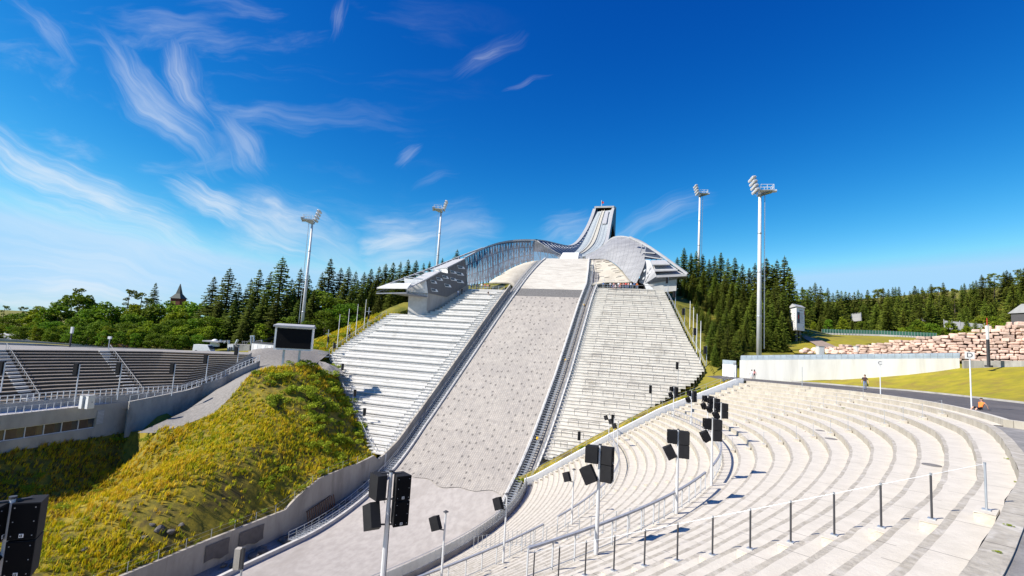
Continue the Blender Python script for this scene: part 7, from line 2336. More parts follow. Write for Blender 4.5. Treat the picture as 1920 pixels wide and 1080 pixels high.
def build_far_right_bits():
    # dark house on the right edge
    Y = 112.0; a = at(1903, 607, Y) + np.array([5.4, 0, 0]); root = thing('house', a, 'dark timber house with a grey roof cut by the right edge of the frame', 'house')
    h = at(1903, 583, Y)[2] - a[2]; hr = at(1903, 566, Y)[2] - a[2]
    mb = MB(); mb.box((6, 3, h / 2 - .5), (12, 6, h + 1), 'house_wall'); mb.build('wall', root)
    mb = MB(); mb.hexa([(-.3, -.5, h), (12.3, -.5, h), (12.3, 6.5, h), (-.3, 6.5, h), (-.3, 2.8, hr), (12.3, 2.8, hr), (12.3, 3.2, hr), (-.3, 3.2, hr)], 'panel_grey'); mb.build('roof', root)
    for x in (1.0, 2.6): 
        mb = MB(); mb.box((x, -.04, h * .35), (1.1, .1, .9), 'white_paint'); w = mb.build('window', root); mb = MB(); mb.box((x, -.10, h * .35), (.9, .04, .72), 'window_glass'); mb.build('pane', w)
    mb = MB(); mb.box((1.9, -.04, h * .88), (1.6, .1, .4), 'white_paint'); mb.build('window', root)
    mb = MB()
    for k in range(6): mb.tube([(-3 + k * .6, -.6, .2), (-3 + k * .6, -.6, 1.3)], .05, 'metal', 4)
    mb.tube([(-3, -.6, 1.3), (0, -.6, 1.3)], .05, 'metal', 4); mb.build('terrace_rail', root)
    # green tinted glass fence and pale wall in the distance
    line = [at(1541, 624, 150), at(1650, 627, 146), at(1756, 632, 140)]
    mb = MB(); o0 = line[0]; mb.wall([p - o0 for p in line], [-3, -3, -3], [0, line[1][2] - o0[2], line[2][2] - o0[2]], .4, 'pale_concrete', side=-1)
    ob = mb.build('far_wall', None, origin=np.zeros(3)); ob.location = tuple(o0); tag(ob, 'long low pale wall on the green hillside behind the granite blocks', 'wall')
    mb = MB()
    for i in range(40):
        u = i / 39; q = line[0] + (line[2] - line[0]) * u; q[2] = np.interp(u, [0, .5, 1], [p[2] for p in line]); mb.tube([q, q + (0, 0, 1.2)], .05, 'metal', 4)
    mb.wall([p + (0, .1, 0) for p in line], [p[2] + .02 for p in line], [p[2] + 1.15 for p in line], .03, 'green_glass', side=-1)
    tag(mb.build('glass_fence', None, origin=line[0]), 'greenish glass fence on the low pale wall of the far hillside', 'fence')
    for k, (x0, y0, x1, y1, Y) in enumerate(((1596, 590, 1614, 588, 190), (1716, 597, 1735, 600, 185), (1770, 602, 1862, 611, 165))):
        a, b = at(x0, y0 + 6, Y), at(x1, y1 + 6, Y - 6); mb = MB()
        mb.wall([a - a, b - a], [-1.5, -1.5 + b[2] - a[2]], [1.3, 1.3 + b[2] - a[2]], .3, 'panel_grey', side=-1)
        for u in np.linspace(0, 1, 7): q = (b - a) * u; mb.tube([q, q + (0, 0, 1.7)], .12, 'panel_grey', 4)
        ob = mb.build('board_fence', None, origin=np.zeros(3)); ob.location = tuple(a); tag(ob, ('short grey board fence among the far trees, leftmost', 'short grey board fence among the far trees, middle', 'long grey board fence below the far right trees')[k], 'fence')
    # dirt track
    l, r_ = [at(1507, 628, 128), at(1545, 640, 118), at(1580, 655, 110), at(1600, 663, 106)], [at(1503, 632, 124), at(1525, 644, 115), at(1550, 660, 107), at(1565, 668, 104)]
    mb = MB(); mb.grid([r_, l], 'dirt'); o = mb.build('dirt_track'); tag(o, None, None, None, 'structure')
    gb = [at(1490, 660, 103), at(1600, 664, 103), at(1640, 650, 112), at(1756, 633, 139), at(1650, 628.5, 145), at(1541, 625.5, 149), at(1500, 627, 130), at(1470, 640, 118)]
    patch('hill_meadow', [p - (0, 0, .25) for p in gb], [], 4.0, 'lawn')
    # pile of blocks and cabinets behind the glass parapet
    for k, (px, py, Y) in enumerate(((1506, 660, 104), (1520, 662, 103), (1533, 660, 104), (1553, 660, 103), (1565, 661, 102), (1578, 661, 103), (1512, 656, 106), (1527, 656, 106), (1560, 656, 106))):
        p = at(px, py, Y); add_rock('granite_block', p, .75, 'boulder', 'pinkish granite block of the low heap behind the glass parapet', 'granite blocks behind the parapet')
    for k, (px, lab) in enumerate(((1538, 'pale concrete pillar between two heaps of granite blocks'), (1609, 'grey cabinet standing behind the glass parapet'))):
        p = at(px, 664, 101); mb = MB(); mb.box((0, 0, .3), (1.2, 1.0, 2.6), 'panel_light'); mb.box((0, 0, 1.63), (1.3, 1.1, .1), 'panel_grey'); mb.box((0, -.52, .5), (.9, .05, 1.6), 'white_metal'); o = mb.build('service_cabinet'); o.location = tuple(p); tag(o, lab, 'cabinet')


mat('dirt', (.33, .25, .20), (.26, .20, .16), scale=1.5, bump=.4)
mat('green_glass', (.05, .14, .10), rough=.25)
build_far_right_bits()

# ------------------------------------------------------------------ people
def limb_path(pts, n_sub=1):
    return pts


def make_person(pose, mats_by_zone):
    """one continuous skinned body: joints -> skin surface; zones coloured by nearest bone"""
    J = pose['joints']; bones = pose['bones']; rad = pose['rad']
    names = list(J.keys()); idx = {n: i for i, n in enumerate(names)}
    me = bpy.data.meshes.new('person_rig'); me.from_pydata([J[n] for n in names], [(idx[a], idx[b]) for a, b in bones], [])
    ob = bpy.data.objects.new('person_rig', me); COL.objects.link(ob)
    sk = ob.modifiers.new('skin', 'SKIN'); sk.branch_smoothing = .3; sk.use_smooth_shade = True
    sv = me.skin_vertices[0].data
    for n in names:
        r = rad[n]; sv[idx[n]].radius = r if isinstance(r, tuple) else (r, r); sv[idx[n]].use_root = (n == 'pelvis')
    sb = ob.modifiers.new('sub', 'SUBSURF'); sb.levels = 1; sb.render_levels = 1
    dg = bpy.context.evaluated_depsgraph_get()
    out = bpy.data.meshes.new_from_object(ob.evaluated_get(dg))
    bpy.data.objects.remove(ob)
    out.name = 'person'
    out.materials.clear()
    ml = []
    zones = []
    for (a, b), z in pose['zones'].items(): zones.append((np.array(J[a]), np.array(J[b]), z))
    for z in sorted(set(q[2] for q in zones)): ml.append(z)
    for z in ml: out.materials.append(M(mats_by_zone[z]))
    for p in out.polygons:
        c = np.array(p.center); best = (9, 0)
        for a, b, z in zones:
            ab = b - a; u = np.clip(np.dot(c - a, ab) / (ab @ ab + 1e-9), 0, 1); d = np.linalg.norm(c - a - ab * u)
            if d < best[0]: best = (d, ml.index(z))
        p.material_index = best[1]; p.use_smooth = True
    return out


def std_pose(kind):
    J = {}; k = kind
    def add(n, x, y, z): J[n] = (x, y, z)
    if k in ('walk', 'stand', 'walk_away'):
        st = {'walk': .20, 'walk_away': .16, 'stand': .03}[k]
        add('pelvis', 0, 0, .95); add('waist', 0, .01, 1.10); add('chest', 0, 0, 1.32); add('neck', 0, .0, 1.47); add('head0', 0, -.015, 1.56); add('head1', 0, -.02, 1.66); add('crown', 0, -.01, 1.74)
        for s, n, ph in ((-1, 'l', 1), (1, 'r', -1)):
            add('hip' + n, .10 * s, 0, .90); add('knee' + n, .11 * s, -st * ph * .55 - .03, .50); add('ankle' + n, .11 * s, -st * ph + (.10 if ph < 0 else .0), .09); add('toe' + n, .12 * s, -st * ph - .16 + (.06 if ph < 0 else 0), .04)
            add('sh' + n, .19 * s, 0, 1.40); add('elb' + n, .27 * s, .04 + st * ph * .5, 1.13); add('wri' + n, .29 * s, -.06 + st * ph * .9, .89); add('hand' + n, .29 * s, -.09 + st * ph, .80)
    elif k == 'sit':      # sitting on a kerb, leaning back on the hands, legs stretched
        add('pelvis', 0, 0, .10); add('waist', 0, .06, .26); add('chest', 0, .14, .47); add('neck', 0, .17, .61); add('head0', 0, .14, .70); add('head1', 0, .12, .80); add('crown', 0, .13, .87)
        for s, n, ph in ((-1, 'l', 1), (1, 'r', -1)):
            add('hip' + n, .10 * s, -.06, .10); add('knee' + n, .13 * s, -.48, .14 + .06 * (ph > 0)); add('ankle' + n, .14 * s, -.78 - .08 * ph, -.22); add('toe' + n, .15 * s, -.93 - .08 * ph, -.26)
            add('sh' + n, .19 * s, .15, .55); add('elb' + n, .26 * s, .32, .32); add('wri' + n, .25 * s, .42, .10); add('hand' + n, .25 * s, .50, .05)
    bones = [('pelvis', 'waist'), ('waist', 'chest'), ('chest', 'neck'), ('neck', 'head0'), ('head0', 'head1'), ('head1', 'crown')]
    for n in 'lr':
        bones += [('pelvis', 'hip' + n), ('hip' + n, 'knee' + n), ('knee' + n, 'ankle' + n), ('ankle' + n, 'toe' + n), ('chest', 'sh' + n), ('sh' + n, 'elb' + n), ('elb' + n, 'wri' + n), ('wri' + n, 'hand' + n)]
    rad = {'pelvis': (.16, .12), 'waist': (.155, .115), 'chest': (.17, .12), 'neck': .06, 'head0': (.075, .09), 'head1': (.09, .105), 'crown': (.05, .06)}
    for n in 'lr':
        rad.update({'hip' + n: .095, 'knee' + n: .062, 'ankle' + n: .045, 'toe' + n: .04, 'sh' + n: .065, 'elb' + n: .045, 'wri' + n: .032, 'hand' + n: .036})
    zones = {('pelvis', 'waist'): 'shirt', ('waist', 'chest'): 'shirt', ('chest', 'neck'): 'shirt', ('neck', 'head0'): 'skin', ('head0', 'head1'): 'skin', ('head1', 'crown'): 'skin'}
    for n in 'lr':
        zones.update({('pelvis', 'hip' + n): 'legs', ('hip' + n, 'knee' + n): 'legs', ('knee' + n, 'ankle' + n): 'shin', ('ankle' + n, 'toe' + n): 'shoe', ('chest', 'sh' + n): 'shirt', ('sh' + n, 'elb' + n): 'sleeve', ('elb' + n, 'wri' + n): 'skin', ('wri' + n, 'hand' + n): 'skin'})
    return dict(joints=J, bones=bones, rad=rad, zones=zones)


def hand_mesh(parent, wri, hand, m='skin'):
    w, h = np.array(wri), np.array(hand); d = h - w; d /= np.linalg.norm(d); sd = np.cross(d, [1.0, 0, 0]); sd /= np.linalg.norm(sd) + 1e-9
    mb = MB()
    for k, (o, L) in enumerate(((-.027, .055), (-.009, .07), (.009, .066), (.026, .05))):
        b = h + sd * o; mb.tube([b, b + d * L * .55 + np.array([0, 0, -.004]), b + d * L + np.array([0, 0, -.012])], [.0095, .009, .0065], m, 5)
    b = h - d * .03 + sd * -.034; mb.tube([b, b + d * .028 - sd * .018, b + d * .055 - sd * .02], [.011, .010, .007], m, 5)
    mb.build('fingers', parent)


def place_person(mesh, pose, loc, yaw, label, group, hair='hair', cap=None, detail=True, long_hair=False, sc=1.0):
    o = bpy.data.objects.new('person', mesh); COL.objects.link(o)
    o.location = tuple(map(float, loc)); o.rotation_euler = (0, 0, yaw); o.scale = (sc, sc, sc)
    tag(o, label, 'person', group)
    if detail:
        J = pose['joints']; h = np.array(J['head1']); c = np.array(J['crown'])
        mb = MB()
        rows = []
        for i in range(6):
            th = math.pi * .5 * (1 - i / 5.0) * 1.0
            rows.append([h + np.array([.098 * math.sin(math.pi / 2 - th + .02) * math.cos(a), .112 * math.sin(math.pi / 2 - th + .02) * math.sin(a) + .012, .025 + .092 * math.sin(th)]) for a in np.linspace(0, 2 * math.pi, 13)])
        mb.grid(rows, hair)
        back = -.10 if not long_hair else -.26
        mb.grid([[h + np.array([.10 * math.cos(a), .012 + .115 * math.sin(a), .03]) for a in np.linspace(-.25, math.pi + .25, 10)], [h + np.array([.092 * math.cos(a), .012 + .115 * math.sin(a), back]) for a in np.linspace(-.1, math.pi + .1, 10)]], hair)
        if cap: mb.box(h + (0, -.13, .05), (.15, .12, .015), cap)
        mb.build('hair', o, smooth=True)
        fb = MB()
        for x in (-.036, .036): fb.box(h + (x, -.104, .0), (.026, .012, .014), 'hair')
        fb.tube([h + (0, -.10, .0), h + (0, -.125, -.035), h + (0, -.10, -.045)], [.01, .016, .012], 'skin', 5)
        fb.box(h + (0, -.098, -.072), (.05, .012, .012), 'pink_cloth')
        for x in (-.092, .092): fb.tube([h + (x, .0, .02), h + (x * 1.08, .01, -.01), h + (x, .0, -.035)], [.012, .018, .01], 'skin', 5)
        fb.build('face', o)
        for n in 'lr': hand_mesh(o, J['wri' + n], J['hand' + n])
    return o


def build_people():
    pw = std_pose('walk')
    for k in ('pelvis', 'waist', 'chest'): pw['rad'][k] = tuple(r * 1.22 for r in pw['rad'][k])
    me = make_person(pw, dict(shirt='shirt_brown', skin='skin', legs='jeans', shin='jeans', shoe='black_cloth', sleeve='shirt_brown'))
    p = at(1622, 731, 62.5); v = math.atan2(p[1], p[0]) - math.pi / 2
    zr = Z0 + .45 + tilt(p[1])
    man = place_person(me, pw, p, v + R(8), 'walking man in a dark brown t-shirt, blue jeans and cap on the road', None, 'shirt_brown', 'shirt_brown', sc=1.1)
    mb = MB(); mb.hexa([(.22, -.10, .48), (.36, -.10, .48), (.36, .12, .48), (.22, .12, .48), (.24, -.06, .82), (.33, -.06, .82), (.33, .08, .82), (.24, .08, .82)], 'black_cloth'); mb.tube([(.285, -.04, .82), (.29, 0, .9), (.285, .05, .82)], .012, 'black_cloth', 5)
    o = mb.build('carrier_bag'); o.location = man.location; o.rotation_euler = man.rotation_euler; tag(o, 'black carrier bag held in the hand of the walking man', 'bag')
    ps = std_pose('sit')
    me = make_person(ps, dict(shirt='orange', skin='skin', legs='black_cloth', shin='skin', shoe='white_cloth', sleeve='skin'))
    th = R(-24.2); p = at(1838, 768, 41.5)
    place_person(me, ps, p - (0, 0, .02), R(-82), 'person in an orange top and black shorts sitting on the rim kerb, leaning back', None, 'hair', sc=1.1)
    pa = std_pose('walk_away')
    m1 = make_person(pa, dict(shirt='white_cloth', skin='skin', legs='white_cloth', shin='skin', shoe='white_cloth', sleeve='white_cloth'))
    m2 = make_person(pa, dict(shirt='pink_cloth', skin='skin', legs='black_cloth', shin='skin', shoe='white_cloth', sleeve='skin'))
    p = at(1409.5, 711.5, 88); place_person(m1, pa, p, R(150), 'distant walker in white shirt and shorts by the left end of the white wall', 'pair by the white wall', 'hair')
    p = at(1414.5, 711.3, 88.4); place_person(m2, pa, p, R(160), 'distant walker in dark skirt and pink top by the left end of the white wall', 'pair by the white wall', 'hair', long_hair=True)
    # visitors on the terraces
    pst = std_pose('stand')
    kinds = {}
    for sh, lg in (('red', 'jeans'), ('white_cloth', 'jeans'), ('blue_cloth', 'black_cloth'), ('green_cloth', 'jeans'), ('black_cloth', 'black_cloth'), ('pink_cloth', 'jeans'), ('orange', 'jeans')):
        kinds[sh] = make_person(pst, dict(shirt=sh, skin='skin', legs=lg, shin=lg, shoe='black_cloth', sleeve=sh if sh != 'pink_cloth' else 'skin'))
    nm = dict(red='red top', white_cloth='white top', blue_cloth='blue top', green_cloth='green top', black_cloth='black top', pink_cloth='pink top', orange='orange top')
    for side, lst in (('left', [(-60.2, 'green_cloth', 137.6), (-59.2, 'orange', 137.8), (-56.0, 'white_cloth', 137), (-55.2, 'green_cloth', 137), (-54.3, 'pink_cloth', 136.9), (-53.5, 'green_cloth', 136.8), (-52.6, 'white_cloth', 136.7), (-51.5, 'red', 136.6), (-50.7, 'red', 136.8), (-50.0, 'black_cloth', 136.5)]),
                      ('right', [(-15.6, 'white_cloth', 139.8), (-14.6, 'pink_cloth', 139.6), (-14.0, 'black_cloth', 139.8), (-13.3, 'white_cloth', 139.6), (-12.7, 'orange', 139.7), (-12.0, 'pink_cloth', 139.8), (-11.3, 'red', 139.6), (-10.6, 'pink_cloth', 139.5), (-9.9, 'white_cloth', 139.8), (-9.0, 'blue_cloth', 139.6), (-8.2, 'orange', 139.8), (-17.6, 'blue_cloth', 139.9)])):
        z = 13.4 if side == 'left' else 15.2; ds = -4.0 if side == 'left' else -1.8
        for t, sh, s in lst:
            place_person(kinds[sh], pst, P(s + ds, t, z), R(180) - HA + rnd.uniform(-.6, .6), 'visitor in a %s at the terrace railing, top of the %s stand' % (nm[sh], side), 'visitors on the %s terrace' % side, detail=False, sc=rnd.uniform(.93, 1.05))
    for t, s, sh, lab in ((-57.5, 129.6, 'black_cloth', 'visitor in black climbing the stairs below the dark facade, upper of two'), (-58.2, 128.6, 'white_cloth', 'visitor in white climbing the stairs below the dark facade, lower of two'),):
        place_person(kinds[sh], pst, P(s, t, prof(s) + 1.9), R(200), lab, 'visitors on the stairs by the pavilion', detail=False)
    psm = dict(std_pose('sit')); ms = make_person(psm, dict(shirt='black_cloth', skin='skin', legs='white_cloth', shin='skin', shoe='black_cloth', sleeve='black_cloth'))
    place_person(ms, psm, P(129.2, -49.0, prof(129.2) + 2.35), R(180) - HA, 'visitor in black sitting alone on a top row of the left stand', None, detail=False)
    for t, s, sh in ((-13.9, 135.6, 'white_cloth'), (-12.8, 135.8, 'pink_cloth'), (-14.6, 135.5, 'blue_cloth')):
        m_ = make_person(psm, dict(shirt=sh, skin='skin', legs='jeans', shin='skin', shoe='black_cloth', sleeve='skin'))
        place_person(m_, psm, P(s, t, prof(s) + 1.3), R(180) - HA, 'visitor in a %s sitting on the top row of the right stand' % nm[sh], 'visitors sitting on the right stand', detail=False)


build_people()

# ------------------------------------------------------------------ trees
def mesh_from(name, V, F, m, uvm=None):
    me = bpy.data.meshes.new(name); me.from_pydata(V, [], F); me.materials.append(M(m)); me.update(); return me


def trunk_mesh(h, r, bend, limbs, seed):
    rs = np.random.RandomState(seed); mb = MB()
    pts = [np.array([bend * math.sin(u * 2.2), bend * .6 * math.sin(u * 3), h * u - .4 * (u == 0)]) for u in np.linspace(0, 1, 6)]
    mb.tube(pts, [r * (1 - .8 * u) + .02 for u in np.linspace(0, 1, 6)], 'bark', 7)
    for _ in range(limbs):
        u = rs.uniform(.3, .9); b = np.array([bend * math.sin(u * 2.2), bend * .6 * math.sin(u * 3), h * u]); a = rs.uniform(0, 6.28); L = h * .22 * rs.uniform(.6, 1.2)
        mb.tube([b, b + np.array([math.cos(a), math.sin(a), .5]) * L * .6, b + np.array([math.cos(a), math.sin(a), .9]) * L], [r * .35, r * .2, .02], 'bark', 4)
    me = bpy.data.meshes.new('trunk'); me.from_pydata(mb.v, [], mb.f); me.materials.append(M('bark')); return me


def spruce_crown(seed, H=20.0, m='needles', width=.17, base=.04, ragged=.25):
    rs = np.random.RandomState(seed); V, F = [], []
    z = H * base; a0 = 0.0
    while z < H * .985:
        u = (z / H - base) / (1 - base)
        Rr = H * width * (1 - u) ** .82 * (1 if u > .06 else .8) + .12
        n = int(6 + 10 * (1 - u)); a0 += rs.uniform(.4, 1.4)
        for k in range(n):
            if rs.uniform() < .10: continue
            a = a0 + 6.283 * k / n + rs.normal(0, .14); L = Rr * rs.uniform(1 - ragged * 1.6, 1 + ragged * .7)
            ca, sa = math.cos(a), math.sin(a)
            steps = max(2, int(L / .42))
            droop = rs.uniform(.18, .42)
            for j in range(steps):
                v0 = (j + .2) / steps; r0 = L * v0; r1 = L * min(1.05, (j + 1.55) / steps)
                zz0 = z - droop * r0 + .10 * r0 * v0; zz1 = z - droop * r1 + .12 * r1
                wd = (.24 + .42 * (1 - v0)) * rs.uniform(.7, 1.3) * (.55 + .45 * min(1, L / 2))
                px, py = -sa * wd, ca * wd; dz = rs.uniform(.05, .22)
                for sg in (-1, 1):
                    i = len(V)
                    V += [(ca * r0, sa * r0, zz0), (ca * (r0 + r1) / 2 + px * sg, sa * (r0 + r1) / 2 + py * sg, (zz0 + zz1) / 2 - dz * 1.4), (ca * r1, sa * r1, zz1 - dz * .4)]
                    F.append((i, i + 1, i + 2))
                # hanging spray
                if rs.uniform() < .6:
                    i = len(V); q = rs.uniform(.2, .5)
                    V += [(ca * r0, sa * r0, zz0), (ca * r1, sa * r1, zz1), (ca * (r0 + r1) / 2 + px * .3, sa * (r0 + r1) / 2 + py * .3, min(zz0, zz1) - q)]; F.append((i, i + 1, i + 2))
        z += H * .021 * (1 + .6 * (1 - u)) * rs.uniform(.8, 1.2)
    # leader
    for k in range(5):
        a = k * 1.3; i = len(V); V += [(.05 * math.cos(a), .05 * math.sin(a), H * .95), (.14 * math.cos(a + .5), .14 * math.sin(a + .5), H * .955), (0, 0, H * 1.005)]; F.append((i, i + 1, i + 2))
    return mesh_from('crown', V, F, m)


def leafy_crown(seed, H=14.0, W=5.0, m='leaf', clumps=46, per=72):
    rs = np.random.RandomState(seed); V, F = [], []
    for k in range(clumps):
        d = rs.normal(0, 1, 3); d /= np.linalg.norm(d); rr = rs.uniform(.45, 1.0) ** .6
        c = np.array([d[0] * W * .78 * rr, d[1] * W * .78 * rr, H * .52 + d[2] * H * .45 * rr])
        f = 1 - .35 * max(0, (c[2] / H - .6)) * 2
        c[0] *= f; c[1] *= f
        leaf_blob(rs, per, rs.uniform(.85, 1.6) * W / 5, .62, V, F, c, .7, .62)
    return mesh_from('crown', V, F, m)


def pine_crown(seed, H=17.0):
    rs = np.random.RandomState(seed); V, F = [], []
    for k in range(17):
        z = H * rs.uniform(.5, 1.0); rr = 2.6 * (1.15 - (z / H)) ** .5 * 1.4; a = rs.uniform(0, 6.28); r = rs.uniform(.2, 1) * rr
        leaf_blob(rs, 70, rs.uniform(.6, 1.1), .45, V, F, (r * math.cos(a), r * math.sin(a), z), .55, .5)
    return mesh_from('crown', V, F, 'needles_light')


TREES = {
    'spruce': [(trunk_mesh(18, .3, .05, 0, i), spruce_crown(100 + i, 20, 'needles', .215 + .025 * (i % 3), .04, .22 + .05 * (i % 2)), 20.0) for i in range(4)],
    'pale_spruce': [(trunk_mesh(18, .3, .05, 0, 9 + i), spruce_crown(200 + i, 20, 'needles_light', .23 + .025 * i, .02, .25), 20.0) for i in range(3)],
    'leafy': [(trunk_mesh(9, .28, .25, 7, 20 + i), leafy_crown(300 + i, 14, 4.6 + .5 * (i % 3), 'leaf'), 14.6) for i in range(3)],
    'pale_leafy': [(trunk_mesh(9, .26, .25, 7, 30 + i), leafy_crown(400 + i, 13, 4.3 + .5 * i, 'leaf_light'), 13.6) for i in range(2)],
    'pine': [(trunk_mesh(16.5, .26, .3, 5, 40 + i), pine_crown(500 + i), 17.8) for i in range(2)],
}
TNAME = {'spruce': 'spruce_tree', 'pale_spruce': 'spruce_tree', 'leafy': 'leafy_tree', 'pale_leafy': 'leafy_tree', 'pine': 'pine_tree'}
NTREE = 0


def tree(kind, x, y, z, h, label, group, wide=1.0):
    global NTREE
    tm, cm, H0 = TREES[kind][rnd.randrange(len(TREES[kind]))]
    s = h / H0
    root = thing(TNAME[kind], (x, y, z - .2), label, 'tree', group)
    root.scale = (s * wide * rnd.uniform(.9, 1.12), s * wide * rnd.uniform(.9, 1.12), s); root.rotation_euler = (0, 0, rnd.uniform(0, 6.28))
    a = bpy.data.objects.new('trunk', tm); COL.objects.link(a); a.parent = root
    b = bpy.data.objects.new('crown', cm); COL.objects.link(b); b.parent = root
    NTREE += 1
    return root


def sky_tree(kind, px, ytop, Y, label, group, wide=1.0, hmin=5):
    p = at(px, ytop, Y); z = ground_z(p[0], p[1]); h = max(hmin, p[2] - z)
    return tree(kind, p[0], p[1], z, h, label, group, wide)


G_LL = 'leafy trees beyond the dark left stand'; L_LL = 'leafy tree in the green belt beyond the dark left stand'
G_LP = 'pines above the left leafy trees'; L_LP = 'thin crowned pine standing above the leafy trees on the left'
G_LS = 'spruces behind the video screen'; L_LS = 'tall dark spruce in the wood behind the video screen'
G_LB = 'spruces left of the judges pavilion'; L_LB = 'spruce in the wood below the left wing of the judges pavilion'
G_RS = 'spruces right of the right stand'; L_RS = 'dark spruce in the wood between the right stand and the white wall'
G_RF = 'trees on the far right hillside'; L_RF = 'spruce on the distant hillside behind the granite blocks'
G_RL = 'leafy trees on the far right hillside'; L_RL = 'leafy tree or bush on the distant hillside behind the granite blocks'


def build_trees():
    # skyline of the left belt, leafy
    for px, yt, Y in ((-30, 570, 165), (10, 590, 150), (40, 580, 155), (78, 568, 150), (112, 562, 150), (150, 541, 158), (172, 572, 150), (203, 562, 150), (232, 572, 155), (262, 565, 165), (290, 566, 165), (318, 560, 170), (352, 558, 165), (380, 560, 160), (60, 600, 140), (100, 595, 138), (145, 590, 138), (190, 596, 136),
                      (240, 598, 138), (285, 596, 140), (330, 590, 142), (370, 590, 145), (405, 585, 142), (125, 612, 132), (175, 615, 131), (222, 616, 132), (275, 618, 133), (320, 616, 134), (360, 612, 136), (395, 615, 138), (25, 612, 134), (80, 615, 132), (-20, 615, 136), (250, 580, 150), (340, 572, 155), (425, 606, 142), (445, 590, 146), (-40, 622, 126), (0, 620, 126), (35, 622, 125), (68, 624, 124), (100, 622, 124), (135, 624, 124), (165, 622, 125), (195, 625, 125), (225, 624, 126), (255, 626, 127), (285, 624, 127), (315, 626, 128), (345, 624, 130), (372, 625, 132), (150, 606, 130), (210, 605, 131), (262, 608, 132), (300, 604, 134), (345, 603, 136), (385, 604, 138), (50, 606, 131), (110, 604, 131), (0, 600, 134), (545, 585, 140), (600, 535, 158), (625, 545, 152), (648, 560, 146), (612, 575, 141), (500, 600, 141), (575, 596, 140)):
        sky_tree(rnd.choice(['leafy', 'leafy', 'pale_leafy']), px, yt, Y, L_LL, G_LL, rnd.uniform(1.25, 1.55))
    for px, yt, Y in ((12, 568, 175), (45, 572, 172), (155, 533, 175), (247, 535, 172), (268, 541, 172), (293, 528, 178), (278, 552, 170)):
        sky_tree('pine' if px not in (293,) else 'spruce', px, yt, Y, L_LP, G_LP)
    for px, yt, Y in ((403, 516, 155), (420, 528, 158), (432, 500, 150), (450, 528, 158), (472, 520, 160), (488, 502, 150), (497, 540, 145), (508, 508, 152), (531, 479, 150), (548, 520, 160), (565, 500, 156), (580, 512, 160), (590, 540, 150), (522, 545, 142), (470, 560, 141), (440, 560, 142), (560, 560, 142), (605, 508, 165), (621, 482, 168), (455, 600, 137), (480, 610, 134), (540, 605, 134), (600, 590, 142), (412, 560, 146), (442, 545, 152), (463, 540, 153), (481, 535, 150), (512, 560, 146), (540, 545, 148), (553, 540, 152), (574, 545, 152), (424, 575, 144)):
        sky_tree('spruce', px, yt, Y, L_LS, G_LS, rnd.uniform(1.05, 1.35))
    for px, yt, Y in ((640, 500, 170), (655, 498, 172), (668, 506, 170), (684, 508, 174), (697, 502, 176), (712, 497, 176), (724, 492, 178), (738, 490, 178), (752, 488, 178), (766, 484, 180), (781, 486, 180), (795, 491, 184), (806, 488, 188), (830, 482, 195), (858, 466, 205), (842, 487, 200), (660, 535, 158), (680, 530, 160), (700, 528, 162), (720, 522, 164), (745, 515, 166), (765, 512, 168), (640, 545, 153), (665, 560, 150), (690, 555, 153), (712, 550, 156), (735, 540, 160), (630, 570, 148), (650, 582, 146), (676, 578, 149), (704, 565, 152), (648, 520, 165), (672, 522, 166), (692, 520, 168), (707, 515, 170), (731, 510, 171), (758, 505, 173), (774, 503, 174), (788, 506, 176)):
        sky_tree(rnd.choice(['spruce', 'spruce', 'pale_spruce']), px, yt, Y, L_LB, G_LB, rnd.uniform(1.1, 1.4))
    # right wood
    for px, yt, Y in ((1270, 480, 165), (1283, 462, 168), (1296, 472, 166), (1306, 468, 170), (1318, 474, 165), (1330, 484, 162), (1340, 477, 165), (1352, 471, 163), (1365, 482, 158), (1378, 480, 155), (1392, 492, 150), (1405, 500, 148), (1416, 490, 150), (1437, 481, 140), (1449, 494, 138), (1457, 484, 138), (1471, 477, 132), (1481, 500, 130),
                      (1300, 505, 150), (1320, 500, 148), (1342, 510, 142), (1360, 512, 138), (1385, 515, 134), (1405, 530, 130), (1432, 525, 126), (1452, 530, 124), (1470, 540, 122), (1290, 530, 146), (1312, 540, 138), (1335, 545, 132), (1356, 545, 128), (1380, 560, 122), (1402, 575, 118), (1428, 560, 118), (1448, 565, 117), (1466, 580, 116), (1326, 590, 122), (1345, 585, 116), (1362, 575, 113), (1388, 610, 110), (1478, 590, 119), (1337, 620, 113), (1440, 610, 112), (1284, 505, 158), (1276, 520, 152), (1295, 550, 140), (1305, 570, 132), (1315, 560, 136), (1325, 560, 132), (1348, 560, 126), (1368, 555, 125), (1395, 560, 122), (1412, 545, 125), (1440, 540, 122), (1460, 555, 120), (1352, 610, 113), (1372, 600, 112), (1398, 595, 113), (1412, 615, 110), (1428, 605, 112), (1455, 610, 112), (1470, 615, 112), (1310, 595, 124), (1318, 610, 118), (1330, 575, 124), (1345, 530, 135), (1373, 525, 132), (1395, 525, 130), (1324, 600, 119), (1331, 608, 116), (1340, 604, 114), (1349, 625, 111), (1316, 580, 126), (1300, 560, 138), (1288, 545, 146), (1360, 632, 109), (1308, 545, 140), (1335, 600, 108), (1350, 598, 106), (1365, 605, 104), (1381, 618, 103), (1326, 592, 112), (1394, 625, 104), (1316, 575, 120), (1341, 640, 105), (1358, 645, 104), (1330, 650, 107), (1306, 585, 126)):
        sky_tree(rnd.choice(['spruce', 'spruce', 'pale_spruce']), px, yt, Y, L_RS, G_RS, rnd.uniform(1.0, 1.3))
    # far right hillside
    rs = np.random.RandomState(31)
    sky = [(1490, 548), (1500, 545), (1513, 527), (1530, 529), (1545, 540), (1600, 545), (1650, 541), (1700, 538), (1750, 532), (1768, 530), (1790, 537), (1810, 530), (1840, 515), (1860, 512), (1885, 507), (1915, 498), (1940, 492)]
    sx, sy = [q[0] for q in sky], [q[1] for q in sky]
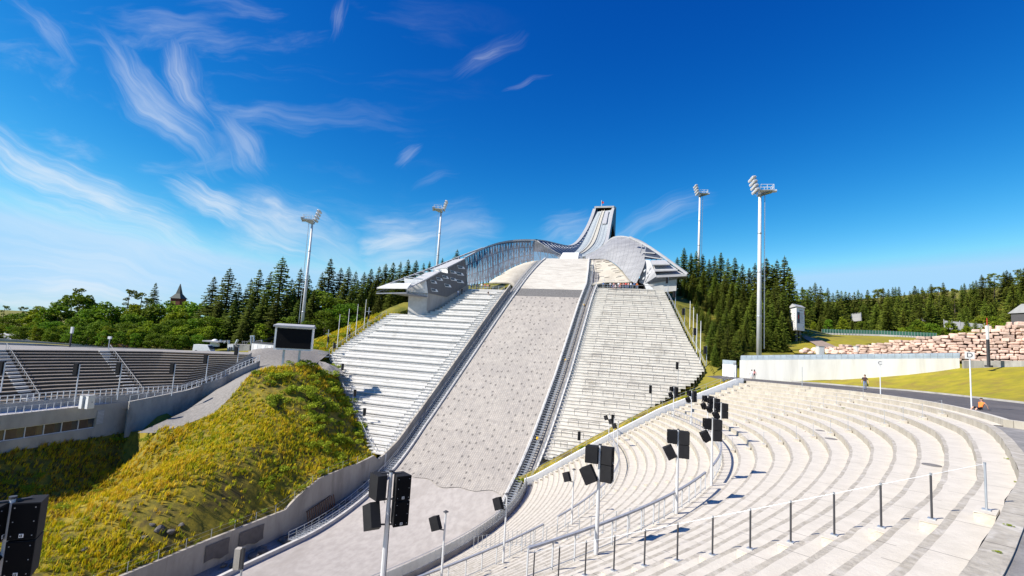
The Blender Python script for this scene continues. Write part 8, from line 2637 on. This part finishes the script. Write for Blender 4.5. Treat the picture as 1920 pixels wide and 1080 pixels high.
    for px in np.arange(1488, 1945, 8.0):
        x = px + rs.uniform(-3, 3); y = float(np.interp(x, sx, sy)) + rs.uniform(-4, 8); Y = rs.uniform(225, 250)
        sky_tree(rs.choice(['spruce', 'spruce', 'pale_spruce', 'pine']), x, y, Y, L_RF, G_RF, rs.uniform(.95, 1.25))
    for k in range(90):
        x = rs.uniform(1495, 1940); Y = rs.uniform(165, 220); base = float(np.interp(x, sx, sy)); y = base + rs.uniform(12, 42) * (1.0 if x < 1780 else 1.5)
        sky_tree(rs.choice(['spruce', 'pale_spruce', 'pale_spruce']), x, y, Y, L_RF, G_RF, rs.uniform(1.0, 1.3), 6)
    for k in range(30):
        x = rs.uniform(1505, 1900); Y = rs.uniform(152, 168); y = 596 + rs.uniform(-14, 14)
        sky_tree(rs.choice(['pale_leafy', 'leafy', 'pale_spruce']), x, y, Y, L_RL, G_RL, 1.0, 3)
    # bushes at the foot of the right wood and by the end of the white wall
    for px, py, Y, r in ((1330, 690, 112, 2.2), (1345, 694, 109, 1.8), (1358, 695, 108, 2.0), (1372, 692, 107, 2.4), (1385, 688, 106, 2.2), (1395, 690, 104, 1.6), (1365, 700, 103, 1.5), (1318, 672, 115, 1.8), (1338, 700, 104, 1.2)):
        p = at(px, py, Y); bush('bush', (p[0], p[1], p[2] - .8), r, 'yellow green bush at the foot of the spruces beyond the right stand', 'bushes below the right spruces')
    for k in range(26):
        s = rs.uniform(104, 123); t = tl_stand(s) - rs.uniform(1.5, 9); p = P(s, t); bush('bush', (p[0], p[1], ground_z(p[0], p[1]) - .2), rs.uniform(.6, 1.4), 'low bush on the grassy slope beyond the left stand flagpoles', 'bushes on the slope by the left flagpoles')


build_trees()


def build_rough_grass():
    rs = np.random.RandomState(19); pts = []
    for k in range(2600):
        s = rs.uniform(103, 126); t = tl_stand(s) - rs.uniform(.6, 12); p = P(s, t); pts.append((p[0], p[1], ground_z(p[0], p[1])))
    grass_mesh('slope_grass', pts, None, .4, .9, [('blade_yellow', 3), ('blade_green', 2), ('blade_dry', 1)], 6, 6, 'yellow green grass on the slope beyond the left stand')


build_rough_grass()
